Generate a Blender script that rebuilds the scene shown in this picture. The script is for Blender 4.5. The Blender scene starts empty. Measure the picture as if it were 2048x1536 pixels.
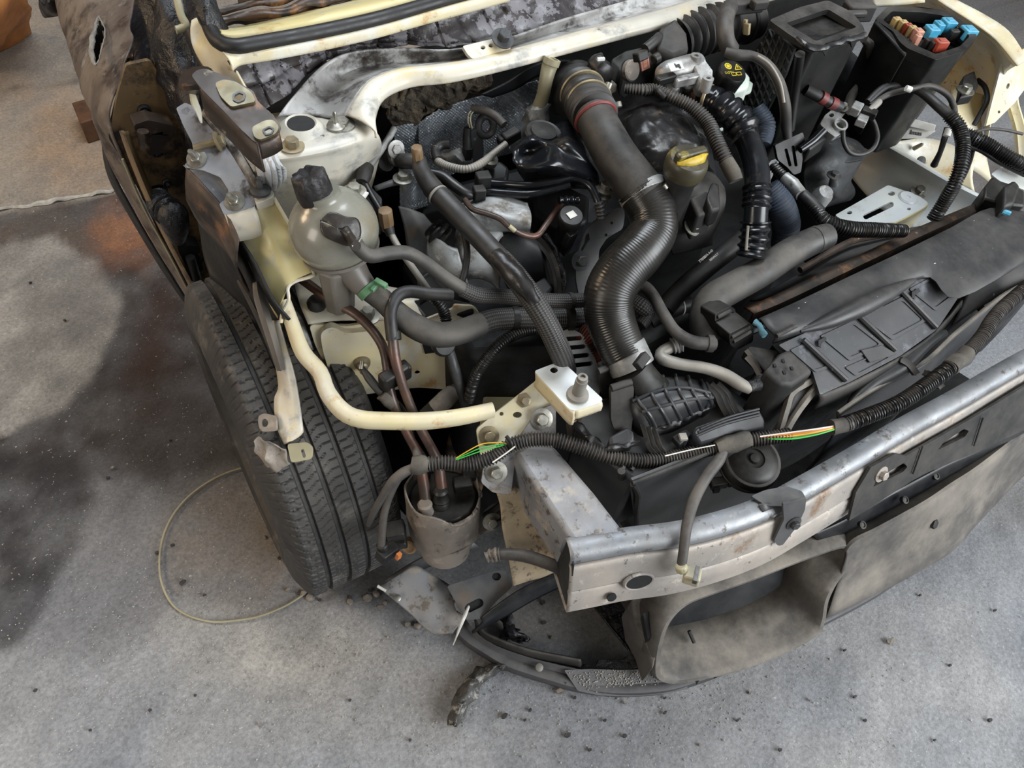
import bpy, bmesh, math, random
from mathutils import Vector, Matrix, noise
from mathutils.geometry import tessellate_polygon
random.seed(7)
SC = bpy.context.scene
COL = SC.collection
# ---------------------------------------------------------------- camera
F = 1480.0                      # focal length in pixels of a 2048 px wide frame
CAMH = 1.55
RM = Matrix(((0.85327744, 0.35145997, -0.38521876),
             (-0.51074392, 0.71226495, -0.48147615),
             (0.10515823, 0.60758088, 0.78726566)))
cam = bpy.data.cameras.new('camera')
cam.sensor_width = 36.0
cam.lens = F / 2048 * 36.0
cam.clip_start = 0.02
cam_ob = bpy.data.objects.new('camera', cam)
COL.objects.link(cam_ob)
cam_ob.matrix_world = Matrix.Translation((0, 0, CAMH)) @ RM.to_4x4()
SC.camera = cam_ob
# ---------------------------------------------------------------- light and exposure
SC.view_settings.view_transform = 'Standard'
SC.view_settings.look = 'None'
SC.view_settings.exposure = 0.26
SC.view_settings.gamma = 1.0
SC.view_settings.use_curve_mapping = False
wd = bpy.data.worlds.new('world')
SC.world = wd
wd.use_nodes = True
nt = wd.node_tree
nt.nodes.clear()
wo = nt.nodes.new('ShaderNodeOutputWorld')
bgd = nt.nodes.new('ShaderNodeBackground')
tc = nt.nodes.new('ShaderNodeTexCoord')
sx = nt.nodes.new('ShaderNodeVectorMath'); sx.operation = 'DOT_PRODUCT'
sx.inputs[1].default_value = Vector((0.55, -0.55, 0.62)).normalized()
rp_ = nt.nodes.new('ShaderNodeValToRGB')
e = rp_.color_ramp.elements
e[0].position = 0.15; e[0].color = (0.10, 0.09, 0.08, 1)
e[1].position = 0.95; e[1].color = (0.92, 0.96, 1.0, 1)
e.new(0.55).color = (0.30, 0.29, 0.28, 1)
nt.links.new(tc.outputs['Generated'], sx.inputs[0])
nt.links.new(sx.outputs['Value'], rp_.inputs[0])
nt.links.new(rp_.outputs[0], bgd.inputs[0])
bgd.inputs[1].default_value = 0.5
nt.links.new(bgd.outputs[0], wo.inputs[0])

def area(name, loc, target, w, h, power, col):
    l = bpy.data.lights.new(name, 'AREA'); l.shape = 'RECTANGLE'
    l.size = w; l.size_y = h; l.energy = power; l.color = col
    o = bpy.data.objects.new(name, l); COL.objects.link(o)
    o.location = loc
    d = Vector(target) - Vector(loc)
    o.rotation_euler = d.to_track_quat('-Z', 'Y').to_euler()
    return o
area('daylight_doorway', (2.6, -2.6, 2.3), (0.8, 0.6, 0.4), 3.2, 2.4, 215, (0.93, 0.97, 1.0))
area('overhead_area', (1.0, 1.6, 3.6), (0.8, 0.7, 0.5), 2.0, 1.2, 80, (0.86, 0.93, 1.0))  # unseen overhead area light, cool tint
area('pillar_fill', (-2.4, 0.3, 1.7), (0.15, 1.2, .5), 1.0, 1.4, 22, (1.0, 0.90, 0.78))  # unseen fill light added to brighten the door pillar
area('warm_lamp', (-2.2, 2.6, 2.2), (0.1, 1.2, 0.2), 0.8, 0.8, 30, (1.0, 0.74, 0.48))

# ---------------------------------------------------------------- measuring: photo pixel at a height -> place
def ray(px, py):
    return RM @ Vector((px - 1024.0, 768.0 - py, -F))
def P(px, py, z):
    w = ray(px, py); t = (z - CAMH) / w.z
    return Vector((w.x * t, w.y * t, z))
def PY(px, py, Y):
    w = ray(px, py); t = Y / w.y
    return Vector((w.x * t, Y, CAMH + w.z * t))
def PP(l): return [P(*q) for q in l]
def plane(a, b, c):
    A, B, C_ = P(*a), P(*b), P(*c)
    n = (B - A).cross(C_ - A).normalized()
    if n.dot(Vector((0, 0, CAMH)) - A) < 0: n = -n
    return (A, n)
def vplane(a, b):
    A, B = P(*a), P(*b)
    n = (B - A).cross(Vector((0, 0, 1))).normalized()
    if n.dot(Vector((0, 0, CAMH)) - A) < 0: n = -n
    return (A, n)
def on(pl, px, py):
    w = ray(px, py); o = Vector((0, 0, CAMH))
    t = (pl[0] - o).dot(pl[1]) / w.dot(pl[1])
    return o + w * t
def onl(pl, l): return [on(pl, x, y) for x, y in l]
def hplane(z): return (Vector((0, 0, z)), Vector((0, 0, 1)))
def depth(v): return (RM.transposed() @ (v - Vector((0, 0, CAMH)))).z * -1
def rm_(px, v): return px * depth(v) / F      # pixel length at v -> metres
def ell(cx, cy, rx, ry, a=0, n=20):
    c, s = math.cos(math.radians(a)), math.sin(math.radians(a))
    return [(cx + rx*math.cos(t)*c - ry*math.sin(t)*s, cy + rx*math.cos(t)*s + ry*math.sin(t)*c)
            for t in [2*math.pi*i/n for i in range(n)]]
def rnd(poly, r=6, k=4):
    out = []; n = len(poly)
    for i in range(n):
        p = Vector(poly[i]); a = Vector(poly[i-1]); b = Vector(poly[(i+1) % n])
        da = (a-p); db = (b-p); rr = min(r, da.length*.45, db.length*.45)
        s = p + da.normalized()*rr; e2 = p + db.normalized()*rr
        for j in range(k+1):
            t = j/k
            q = s*(1-t)**2 + p*2*t*(1-t) + e2*t*t
            out.append((q.x, q.y))
    return out
def slot(x0, y0, x1, y1, r, n=8):
    d = Vector((x1-x0, y1-y0)); a = math.atan2(d.y, d.x)
    o = []
    for i in range(n+1): 
        t = a + math.pi/2 + math.pi*i/n; o.append((x0 + r*math.cos(t), y0 + r*math.sin(t)))
    for i in range(n+1):
        t = a - math.pi/2 + math.pi*i/n; o.append((x1 + r*math.cos(t), y1 + r*math.sin(t)))
    return o
def cr(p, t):
    n = len(p)-1; i = min(int(t), n-1); u = t-i
    a = p[max(i-1, 0)]; b = p[i]; c = p[i+1]; d = p[min(i+2, n)]
    return 0.5*((2*b) + (c-a)*u + (2*a-5*b+4*c-d)*u*u + (3*b-a-3*c+d)*u**3)

# ---------------------------------------------------------------- mesh builder
WL = {}
class G:
    def __init__(s): s.v = []; s.f = []; s.uv = {}
    def add(s, vs, fs):
        b = len(s.v); s.v += [Vector(q) for q in vs]; s.f += [[i+b for i in q] for q in fs]; return b
    def tube(s, pts, r, n=14, step=None, corr=None, cap=True, prof=None):
        """swept round bar through pts; r one radius or one per point; corr=(pitch, amplitude, from, to)"""
        m = len(pts)-1
        rs = r if isinstance(r, (list, tuple)) else [r]*(m+1)
        rmx = max(rs)
        if step is None: step = rmx*0.7
        if corr: step = corr[0]/5.0
        ts = []
        for i in range(m):
            L = (pts[i+1]-pts[i]).length; k = max(2, min(400, int(L/step)+1))
            ts += [i + j/k for j in range(k)]
        ts.append(m)
        c = [cr(pts, t) for t in ts]
        S = [0]
        for i in range(1, len(c)): S.append(S[-1] + (c[i]-c[i-1]).length)
        tot = S[-1]
        T = []
        for i in range(len(c)):
            d = c[min(i+1, len(c)-1)] - c[max(i-1, 0)]
            T.append(d.normalized() if d.length > 1e-9 else Vector((0, 0, 1)))
        up = Vector((0, 0, 1))
        if abs(T[0].dot(up)) > .95: up = Vector((0, 1, 0))
        N = (up - T[0]*up.dot(T[0])).normalized()
        b = len(s.v)
        for i in range(len(c)):
            N = (N - T[i]*N.dot(T[i]))
            N = N.normalized() if N.length > 1e-6 else T[i].orthogonal().normalized()
            B = T[i].cross(N)
            t = ts[i]; k = min(int(t), m-1); u = t-k
            rr = rs[k]*(1-u) + rs[k+1]*u
            if corr:
                lo = corr[2] if len(corr) > 2 else 0; hi = corr[3] if len(corr) > 3 else 1
                if lo <= S[i]/tot <= hi:
                    w = math.cos(2*math.pi*S[i]/corr[0])
                    rr *= 1 + corr[1]*max(-1, min(1, 1.6*w))
            for j in range(n):
                a = 2*math.pi*j/n
                q = prof[j % len(prof)] if prof else 1.0
                s.v.append(c[i] + (N*math.cos(a) + B*math.sin(a))*rr*q)
                s.uv[len(s.v)-1] = (j/n, S[i])
        for i in range(len(c)-1):
            for j in range(n):
                j2 = (j+1) % n
                s.f.append([b+i*n+j, b+i*n+j2, b+(i+1)*n+j2, b+(i+1)*n+j])
        if cap:
            s.f.append([b+j for j in range(n)][::-1])
            e0 = b+(len(c)-1)*n
            s.f.append([e0+j for j in range(n)])
        return s
    def plate(s, outer, th, holes=(), nrm=None, toward=True):
        """flat sheet with real thickness and cut holes; outer/holes lists of points on one plane, th behind the seen face"""
        o = list(outer)
        n = Vector((0, 0, 0))
        for i in range(len(o)): n += (o[i]-o[0]).cross(o[(i+1) % len(o)]-o[0])
        n.normalize()
        if nrm is None:
            if n.dot(Vector((0, 0, CAMH)) - o[0]) < 0: n = -n
        else: n = nrm
        loops = [o] + [list(h) for h in holes]
        flat = [q for l in loops for q in l]
        tri = tessellate_polygon(loops)
        b = len(s.v); N = len(flat)
        s.v += [q.copy() for q in flat] + [q - n*th for q in flat]
        for t in tri:
            a, c, d = t
            nn = (flat[c]-flat[a]).cross(flat[d]-flat[a])
            if nn.dot(n) < 0: a, d = d, a
            s.f.append([b+a, b+c, b+d]); s.f.append([b+N+d, b+N+c, b+N+a])
        k = 0
        for li, l in enumerate(loops):
            m = len(l)
            for i in range(m):
                j = (i+1) % m
                s.f.append([b+k+i, b+k+j, b+N+k+j, b+N+k+i])
            k += m
        return s
    def prism(s, top, h, taper=1.0, d=Vector((0, 0, -1)), inset=0.0):
        """solid under a top outline"""
        c = sum(top, Vector())/len(top); n = len(top)
        bot = [c + (q-c)*taper + d*h for q in top]
        fs = [list(range(n)), list(range(2*n-1, n-1, -1))]
        for i in range(n): fs.append([i, i+n, (i+1) % n+n, (i+1) % n])
        s.add(list(top)+bot, fs); return s
    def box(s, c, sx, sy, sz, ax=Vector((1, 0, 0)), az=Vector((0, 0, 1))):
        ax = ax.normalized(); az = (az - ax*az.dot(ax)).normalized(); ay = az.cross(ax)
        vs = [c + ax*(i*sx/2) + ay*(j*sy/2) + az*(k*sz/2) for k in (-1, 1) for j in (-1, 1) for i in (-1, 1)]
        s.add(vs, [[0, 2, 3, 1], [4, 5, 7, 6], [0, 1, 5, 4], [2, 6, 7, 3], [0, 4, 6, 2], [1, 3, 7, 5]]); return s
    def lathe(s, c, axis, prof, n=24, hexa=False, sx=1.0, ref=None):
        axis = axis.normalized(); u = ref if ref else axis.orthogonal()
        u = (u - axis*u.dot(axis)).normalized(); w = axis.cross(u)
        b = len(s.v); m = len(prof)
        for r, h in prof:
            for j in range(n):
                a = 2*math.pi*j/n
                s.v.append(c + axis*h + (u*math.cos(a)*sx + w*math.sin(a))*r)
        for i in range(m-1):
            for j in range(n):
                j2 = (j+1) % n
                s.f.append([b+i*n+j, b+i*n+j2, b+(i+1)*n+j2, b+(i+1)*n+j])
        s.f.append([b+j for j in range(n)][::-1]); s.f.append([b+(m-1)*n+j for j in range(n)])
        return s
    def sheet(s, rows, ku=3, kv=3, bump=None):
        """smooth surface through a grid of points"""
        g = []
        for r in rows:
            m = len(r)-1
            g.append([cr(r, i/ku) for i in range(m*ku+1)])
        m = len(g)-1
        out = [[cr([g[i][j] for i in range(m+1)], k/kv) for j in range(len(g[0]))] for k in range(m*kv+1)]
        if bump: out = [[bump(q) for q in r] for r in out]
        b = len(s.v); w = len(out[0])
        for i, r in enumerate(out):
            for j, q in enumerate(r):
                s.v.append(q)
        for i in range(len(out)-1):
            for j in range(w-1):
                s.f.append([b+i*w+j, b+i*w+j+1, b+(i+1)*w+j+1, b+(i+1)*w+j])
        return s
    def bolt(s, c, nrm, r, hh=None, stud=0):
        nrm = nrm.normalized(); hh = hh or r*1.1
        s.lathe(c, nrm, [(r*1.75, 0), (r*1.75, r*.22), (r*1.1, r*.3)], 20)
        s.lathe(c, nrm, [(r, r*.25), (r, hh), (r*.85, hh+r*.12)], 6)
        if stud: s.lathe(c, nrm, [(r*.5, hh), (r*.5, hh+stud), (r*.35, hh+stud+r*.3)], 12)
        return s
    def build(s, name, mat, parent=None, label=None, bev=0, seg=2, solid=0, off=-1, sub=0, ang=40, flat=False, disp=None):
        if parent is None:
            mn = min(q.z for q in s.v); cx = sum(q.x for q in s.v)/len(s.v); cy = sum(q.y for q in s.v)/len(s.v)
            loc = Vector((cx, cy, mn))
        else: loc = WL[parent.name]
        me = bpy.data.meshes.new(name)
        vs = s.v
        if disp: vs = [disp(q) for q in vs]
        me.from_pydata([q-loc for q in vs], [], s.f)
        if s.uv:
            ul = me.uv_layers.new(name='uv')
            for l in me.loops:
                ul.data[l.index].uv = s.uv.get(l.vertex_index, (0, 0))
            for p in me.polygons:      # seam
                us = [ul.data[i].uv[0] for i in p.loop_indices]
                if max(us)-min(us) > .5:
                    for i in p.loop_indices:
                        if ul.data[i].uv[0] < .5: ul.data[i].uv[0] += 1
        me.materials.append(mat)
        bm = bmesh.new(); bm.from_mesh(me); bmesh.ops.recalc_face_normals(bm, faces=bm.faces); bm.to_mesh(me); bm.free()
        if not flat:
            me.shade_smooth(); me.set_sharp_from_angle(angle=math.radians(ang))
        o = bpy.data.objects.new(name, me); COL.objects.link(o)
        if parent: o.parent = parent
        else: o.location = loc
        WL[o.name] = loc
        if solid:
            md = o.modifiers.new('solid', 'SOLIDIFY'); md.thickness = solid; md.offset = off
        if sub:
            md = o.modifiers.new('sub', 'SUBSURF'); md.levels = sub; md.render_levels = sub
        if bev:
            md = o.modifiers.new('bevel', 'BEVEL'); md.width = bev; md.segments = seg
            md.limit_method = 'ANGLE'; md.angle_limit = math.radians(35)
        if label: o['label'] = label
        return o
def thing(name, label, cat, loc, group=None):
    o = bpy.data.objects.new(name, None); COL.objects.link(o)
    o.empty_display_size = .02
    o.location = loc; WL[o.name] = Vector(loc)
    o['label'] = label; o['category'] = cat
    if group: o['group'] = group
    return o
def tag(o, label, cat, group=None):
    o['label'] = label; o['category'] = cat
    if group: o['group'] = group
    return o
def nz(q, s, o=0.0): return noise.noise(Vector((q.x*s+o, q.y*s-o, q.z*s+o*.7)))
def wob(s, a, o=0.0):
    return lambda q: q + noise.noise_vector(q*s + Vector((o, o, o)))*a

# ---------------------------------------------------------------- materials
def rgb(h):
    h = h.lstrip('#'); c = [int(h[i:i+2], 16)/255 for i in (0, 2, 4)]
    return tuple(((x+.055)/1.055)**2.4 if x > .04045 else x/12.92 for x in c) + (1,)
def M(name, c1, c2=None, scale=12, rough=(.45, .65), metal=0.0, dust=None, bump=None, spots=(), spec=.5, coat=0, thr=(.35, .65), alpha=None, weave=None, trans=0, sss=0):
    m = bpy.data.materials.new(name); m.use_nodes = True
    t = m.node_tree; N = t.nodes; L = t.links
    b = N['Principled BSDF']; tcx = N.new('ShaderNodeTexCoord')
    def noi(sc, det=5, ro=.6, off=0):
        n = N.new('ShaderNodeTexNoise'); n.inputs['Scale'].default_value = sc; n.inputs['Detail'].default_value = det
        n.inputs['Roughness'].default_value = ro
        mp = N.new('ShaderNodeVectorMath'); mp.operation = 'ADD'; mp.inputs[1].default_value = (off, off*1.7, -off)
        L.new(tcx.outputs['Object'], mp.inputs[0]); L.new(mp.outputs[0], n.inputs['Vector'])
        return n.outputs['Fac']
    def rng(x, lo, hi, a=0., c=1.):
        r = N.new('ShaderNodeMapRange'); r.interpolation_type = 'SMOOTHSTEP'; r.clamp = True
        r.inputs[1].default_value = lo; r.inputs[2].default_value = hi; r.inputs[3].default_value = a; r.inputs[4].default_value = c
        L.new(x, r.inputs[0]); return r.outputs[0]
    def mix(f, a, c):
        x = N.new('ShaderNodeMix'); x.data_type = 'RGBA'
        if isinstance(f, float): x.inputs[0].default_value = f
        else: L.new(f, x.inputs[0])
        for i, q in ((6, a), (7, c)):
            if isinstance(q, tuple): x.inputs[i].default_value = q
            else: L.new(q, x.inputs[i])
        return x.outputs[2]
    def mul(a, c):
        x = N.new('ShaderNodeMath'); x.operation = 'MULTIPLY'
        for i, q in ((0, a), (1, c)):
            if isinstance(q, (int, float)): x.inputs[i].default_value = q
            else: L.new(q, x.inputs[i])
        return x.outputs[0]
    c1 = rgb(c1); col = c1
    n1 = noi(scale)
    if c2: col = mix(rng(n1, thr[0], thr[1]), c1, rgb(c2))
    rg = rng(noi(scale*2.3, off=3), .3, .7, rough[0], rough[1])
    k = 1
    for sp in spots:
        k += 1
        q_ = .045 if sp[1] < 50 else 0
        f = rng(noi(sp[1]*1.6, 7, .68, off=k*2.7), sp[2]-q_, sp[3]-q_*1.2)
        col = mix(f, col, rgb(sp[0]))
    if dust:
        ge = N.new('ShaderNodeNewGeometry'); se = N.new('ShaderNodeSeparateXYZ'); L.new(ge.outputs['Normal'], se.inputs[0])
        up = rng(se.outputs['Z'], -.2, .9, .15, 1.)
        f = mul(mul(up, rng(noi(dust[2] if len(dust) > 2 else 18, 6, .7, off=11), .25, .75)), dust[1])
        col = mix(f, col, rgb(dust[0]))
        x = N.new('ShaderNodeMath'); x.operation = 'ADD'; x.use_clamp = True
        L.new(rg, x.inputs[0]); L.new(mul(f, .5), x.inputs[1]); rg = x.outputs[0]
    h = None
    if weave:
        uvn = N.new('ShaderNodeUVMap'); mp = N.new('ShaderNodeMapping'); mp.inputs['Scale'].default_value = weave
        L.new(uvn.outputs[0], mp.inputs[0])
        sep = N.new('ShaderNodeSeparateXYZ'); L.new(mp.outputs[0], sep.inputs[0])
        def sn(op):
            a = N.new('ShaderNodeMath'); a.operation = op; L.new(sep.outputs[0], a.inputs[0]); L.new(sep.outputs[1], a.inputs[1])
            c = N.new('ShaderNodeMath'); c.operation = 'MULTIPLY'; c.inputs[1].default_value = 6.2832; L.new(a.outputs[0], c.inputs[0])
            d = N.new('ShaderNodeMath'); d.operation = 'SINE'; L.new(c.outputs[0], d.inputs[0]); return d.outputs[0]
        a = mul(sn('ADD'), sn('SUBTRACT'))
        h = rng(a, -.6, .6); col = mix(mul(h, .7), col, rgb('#57534f'))
    if bump or h:
        bp = N.new('ShaderNodeBump'); bp.inputs['Strength'].default_value = bump[1] if bump else .5
        bp.inputs['Distance'].default_value = bump[2] if bump and len(bump) > 2 else .002
        if h: L.new(h, bp.inputs['Height'])
        else: L.new(noi(bump[0], 6, .6, off=5), bp.inputs['Height'])
        L.new(bp.outputs[0], b.inputs['Normal'])
    if isinstance(col, tuple): b.inputs['Base Color'].default_value = col
    else: L.new(col, b.inputs['Base Color'])
    L.new(rg, b.inputs['Roughness'])
    b.inputs['Metallic'].default_value = metal
    b.inputs['Specular IOR Level'].default_value = spec
    if coat: b.inputs['Coat Weight'].default_value = coat; b.inputs['Coat Roughness'].default_value = .12
    if trans: b.inputs['Transmission Weight'].default_value = trans
    if sss:
        b.inputs['Subsurface Weight'].default_value = sss; b.inputs['Subsurface Radius'].default_value = (.02, .02, .015)
    return m
DUST = '#78736c'
MT = dict(
 cream=M('cream_paint', '#d6c89c', '#cfc6ae', 9, (.3, .5), spots=[('#b98f55', 14, .60, .76), ('#5b4a34', 26, .66, .78), ('#d9dad4', 6, .55, .75)], dust=('#8f8878', .25)),
 yellow=M('yellowed_paint', '#cdbf88', '#c9c09c', 7, (.3, .45), spots=[('#a98e52', 10, .58, .8), ('#a9acab', 8, .58, .75)], dust=('#8f8878', .15)),
 white=M('white_paint', '#cec7b6', '#b9b5aa', 8, (.28, .45), spots=[('#8a8a88', 10, .56, .76), ('#cdbd92', 6, .57, .72), ('#4f4d4a', 30, .70, .8)]),
 sooty=M('sooty_white_paint', '#c3c2bf', '#8b8986', 7, (.3, .5), spots=[('#46413d', 9, .50, .68), ('#2a2625', 16, .60, .75)]),
 tray=M('pale_blue_white_paint', '#c3c9cc', '#cfd2cc', 9, (.28, .42), spots=[('#9c9a86', 12, .60, .8)], dust=('#a79d86', .2)),
 greypaint=M('scorched_grey_paint', '#8d8f93', '#75757a', 10, (.32, .5), spots=[('#3f3a38', 12, .56, .72), ('#c2bfb8', 22, .68, .78)]),
 brown=M('scorched_brown_steel', '#4a3c33', '#30281f', 10, (.4, .65), .15, spots=[('#7a5638', 14, .56, .74), ('#221e1b', 9, .54, .7), ('#8d8880', 60, .66, .72)], bump=(90, .2)),
 pillar=M('burnt_pillar_paint', '#68563f', '#7d6648', 7, (.3, .5), .1, spots=[('#2a2522', 9, .5, .68), ('#8c7044', 6, .6, .75), ('#a8a29a', 90, .68, .72)], bump=(120, .15)),
 door=M('burnt_door_skin', '#5c514a', '#766b60', 11, (.45, .7), .2, spots=[('#3a302b', 9, .52, .7), ('#8e8a84', 12, .6, .74), ('#8a5c3c', 13, .66, .78), ('#c0bab0', 90, .69, .73)], bump=(60, .35)),
 soot=M('black_soot_crust', '#17151a', '#0e0d0d', 16, (.18, .6), 0, spots=[('#3a3836', 14, .62, .74), ('#8f8c88', 70, .71, .74)], bump=(45, 1.0, .006)),
 insul=M('scorched_insulation', '#3a3433', '#2c2728', 14, (.3, .55), spots=[('#6c696c', 17, .56, .585), ('#201d1e', 6, .56, .7), ('#a8a4a2', 90, .69, .73)], bump=(30, .5, .004)),
 blk=M('black_plastic', '#111111', '#0b0b0b', 12, (.32, .5), dust=(DUST, .2), spec=.32),
 blkdust=M('dusty_black_plastic', '#1d1d1d', '#151515', 9, (.4, .6), dust=('#77716a', .42, 13), bump=(160, .06), spec=.35),
 cover=M('radiator_cover_plastic', '#262627', '#1e1f21', 7, (.36, .55), dust=('#68635e', .42, 9), spots=[('#c8c5bd', 60, .685, .70)]),
 slope=M('sheen_dust_panel', '#2a2b2e', '#202124', 7, (.34, .5), dust=('#6a6764', .3, 9), spots=[('#5d5f66', 12, .57, .74), ('#c8c5bd', 60, .68, .70)]),  # bluish sheen painted in as grey spots, beside dust and white specks
 slate=M('blue_black_plastic', '#12151a', '#0c0f14', 6, (.26, .45), dust=('#6a6864', .26, 9), spec=.4),
 gloss=M('glossy_black_plastic', '#0e0f12', '#15171b', 10, (.14, .3), spots=[('#34302c', 13, .6, .75)]),
 melt=M('melted_black_plastic', '#151517', '#211e1c', 9, (.28, .5), spots=[('#4a3f35', 18, .62, .75)], bump=(28, .35, .004)),
 rubber=M('black_rubber', '#161616', '#1d1c1c', 10, (.38, .55), dust=('#6d6862', .3, 14)),
 rubdust=M('dusty_rubber_hose', '#302e2c', '#242221', 12, (.45, .62), dust=('#857d74', .45, 14)),
 hosegrey=M('grey_rubber_hose', '#242425', '#2b2a2a', 8, (.4, .58), dust=('#7d766b', .5, 12)),
 braid=M('braided_sleeve', '#201f1f', '#181818', 12, (.45, .6), weave=(9, 150, 1)),
 corr=M('corrugated_conduit', '#0c0c0d', '#121212', 12, (.24, .4), dust=('#6a655f', .18)),
 corrdust=M('dusty_corrugated_conduit', '#1b1a19', '#131212', 12, (.36, .55), dust=('#787068', .45)),
 tape=M('dusty_cloth_tape', '#3b3833', '#2e2b28', 20, (.6, .8), dust=('#7f776a', .5), bump=(120, .4)),
 alu=M('dull_aluminium', '#a9a9a7', '#85837f', 25, (.35, .55), .45, spots=[('#4a4642', 22, .6, .75)], bump=(140, .25)),
 cast=M('cast_aluminium', '#b0b2b2', '#8f8f8d', 15, (.5, .7), .35, spots=[('#6d665c', 15, .54, .72), ('#d4d3ce', 30, .62, .75)], bump=(120, .4)),
 castdark=M('dark_cast_metal', '#48494a', '#303132', 16, (.45, .65), .2, spots=[('#5f5a52', 14, .6, .75)], bump=(100, .5)),
 galv=M('galvanised_steel', '#8b8f94', '#75787b', 14, (.34, .5), .55, dust=('#9c948a', .35, 10), spots=[('#4d4743', 34, .61, .72), ('#b3b1ab', 20, .62, .75)], bump=(150, .12)),
 beamf=M('dusty_beam_steel', '#a59c92', '#8d8883', 8, (.45, .62), .3, spots=[('#bdb4a8', 22, .62, .76), ('#7b6148', 8, .62, .78), ('#5d5853', 40, .65, .74)], bump=(120, .15)),
 dirtysteel=M('dirt_caked_steel', '#887f75', '#6f675f', 10, (.6, .8), .15, spots=[('#9c9184', 18, .56, .74), ('#4b4540', 26, .6, .74)], bump=(90, .35)),
 bluesteel=M('blued_steel', '#4c4e51', '#3c3e41', 10, (.34, .5), .2, dust=('#7f7970', .4), spots=[('#5d4a38', 9, .6, .78)]),
 zinc=M('zinc_bolt', '#a9a69c', '#8b887f', 60, (.3, .45), .8, spots=[('#6b6357', 50, .6, .75)]),
 yzinc=M('yellow_zinc', '#9a8c6c', '#857a66', 40, (.35, .5), .55),
 hinge=M('scorched_hinge_steel', '#352a23', '#2a231e', 9, (.34, .52), .2, spots=[('#6b4f39', 10, .57, .72), ('#8d8573', 16, .68, .8)]),
 pad=M('olive_zinc_pad', '#5c5744', '#69634f', 22, (.3, .45), .5, spots=[('#6d5b3d', 25, .6, .75)]),
 tank=M('clouded_tank_plastic', '#7d7b70', '#8d8c84', 6, (.2, .34), spots=[('#7c735f', 7, .58, .75)], sss=.25, coat=.3),
 tankburn=M('burnt_tank_plastic', '#2a2521', '#3a332c', 14, (.28, .45), spots=[('#6d6450', 20, .6, .75)], bump=(40, .4, .003)),
 frosted=M('scorched_foot_plastic', '#6a655e', '#565049', 9, (.35, .5)),
 cap=M('scorched_black_cap', '#211e1f', '#191617', 14, (.45, .7), bump=(35, .8, .005), spots=[('#3d3836', 20, .6, .72)]),
 copper=M('copper_brown_pipe', '#4d423c', '#66483c', 14, (.3, .45), .3, spots=[('#3b322d', 9, .52, .68)]),
 tan=M('tan_cap', '#7c6346', '#69543b', 40, (.45, .6), spots=[('#5a4a36', 40, .62, .75)]),
 yellowcap=M('dirty_yellow_plastic', '#d8b416', '#b3982f', 14, (.35, .5), spots=[('#6d6440', 11, .50, .64)]),
 yelblk=M('soiled_dark_cap', '#47412c', '#353226', 14, (.35, .5), spots=[('#7a6d30', 12, .62, .75)]),
 green=M('green_clamp', '#41704a', '#5b835f', 20, (.35, .5)),
 wgreen=M('green_wire', '#3fae48', None, 10, (.35, .45)), wyel=M('yellow_wire', '#d8ae3a', None, 10, (.35, .45)), wora=M('orange_wire', '#c0713a', None, 10, (.35, .45)),
 wwht=M('white_wire', '#d8d5cc', None, 10, (.4, .5)),
 blue=M('blue_fuse', '#2f94b8', '#57abc8', 50, (.3, .45), dust=('#a39b8c', .3)),
 red=M('red_fuse', '#a03a26', '#8a3322', 50, (.35, .5), dust=('#a39b8c', .25)), pink=M('faded_pink_fuse', '#c08a74', '#a8715f', 50, (.4, .5), dust=('#a39b8c', .3)),
 tanf=M('tan_fuse', '#b39a62', '#a3875a', 50, (.4, .5), dust=('#a39b8c', .3)),
 redsl=M('faded_red_sleeve', '#7a302c', '#5c2a28', 30, (.5, .6)),
 foil=M('embossed_foil', '#b9bfc6', '#80868c', 30, (.25, .4), .35),
 fibre=M('burnt_fibre', '#5a4f3f', '#3b342b', 30, (.8, .95), spots=[('#7d7058', 50, .6, .7), ('#241f1b', 14, .56, .7)], bump=(160, 1.0, .006)),
 fluid=M('milky_reservoir_plastic', '#c2ccc0', '#d3dad2', 8, (.25, .35), sss=.3),
 dip=M('beige_plastic', '#a59d80', '#8e876e', 14, (.4, .5)),
 wood=M('old_wood', '#5a3c26', '#3b281a', 14, (.6, .8), bump=(40, .4)),
 burnwood=M('burnt_dashboard', '#4a3220', '#2a2019', 9, (.35, .55), spots=[('#8a5c2a', 8, .56, .72), ('#14110f', 12, .56, .7)], bump=(40, .4)),
 paper=M('brown_sack_paper', '#a56a35', '#8a5527', 9, (.6, .8), bump=(20, .5, .01)),
 seal=M('black_rubber_seal', '#141313', '#1e1b1a', 18, (.4, .6)),
 white2=M('white_label', '#d8d6d0', '#c3c0b8', 30, (.5, .6)), ink=M('printed_ink', '#3a3a3d', None, 10, (.6, .7)),
 whiteink=M('white_print', '#cfcac0', None, 10, (.5, .6)), yelink=M('yellow_print', '#d6c236', None, 10, (.5, .6)), redink=M('red_print', '#c0664a', None, 10, (.5, .6)), pinkink=M('pink_print', '#b8867c', None, 10, (.5, .6)),
 tyre=M('dusty_tyre_rubber', '#2b2b2b', '#222122', 10, (.5, .7), dust=('#8a847b', .3, 7), spots=[('#55524d', 9, .56, .74), ('#8a857c', 60, .68, .74)]),
 char=M('charred_flake', '#2a2828', '#45423f', 40, (.5, .9), spots=[('#77736b', 60, .6, .7)], bump=(90, .8)),
 strip=M('charred_strip_skin', '#4a4845', '#2c2b2a', 30, (.5, .8), spots=[('#8d8a84', 40, .56, .68)], bump=(70, .9)),
 shelf=M('slate_grey_shelf', '#454549', '#3b3b3f', 8, (.4, .55), dust=('#8a867f', .3)),
 teal=M('dull_teal', '#37606e', '#4d7480', 60, (.5, .6)),
 rustcream=M('rusty_cream_steel', '#b0a185', '#988870', 12, (.5, .7), .05, spots=[('#85643f', 8, .57, .74), ('#4f4438', 34, .58, .7)], dust=('#a0947f', .35), bump=(120, .2)),
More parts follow.
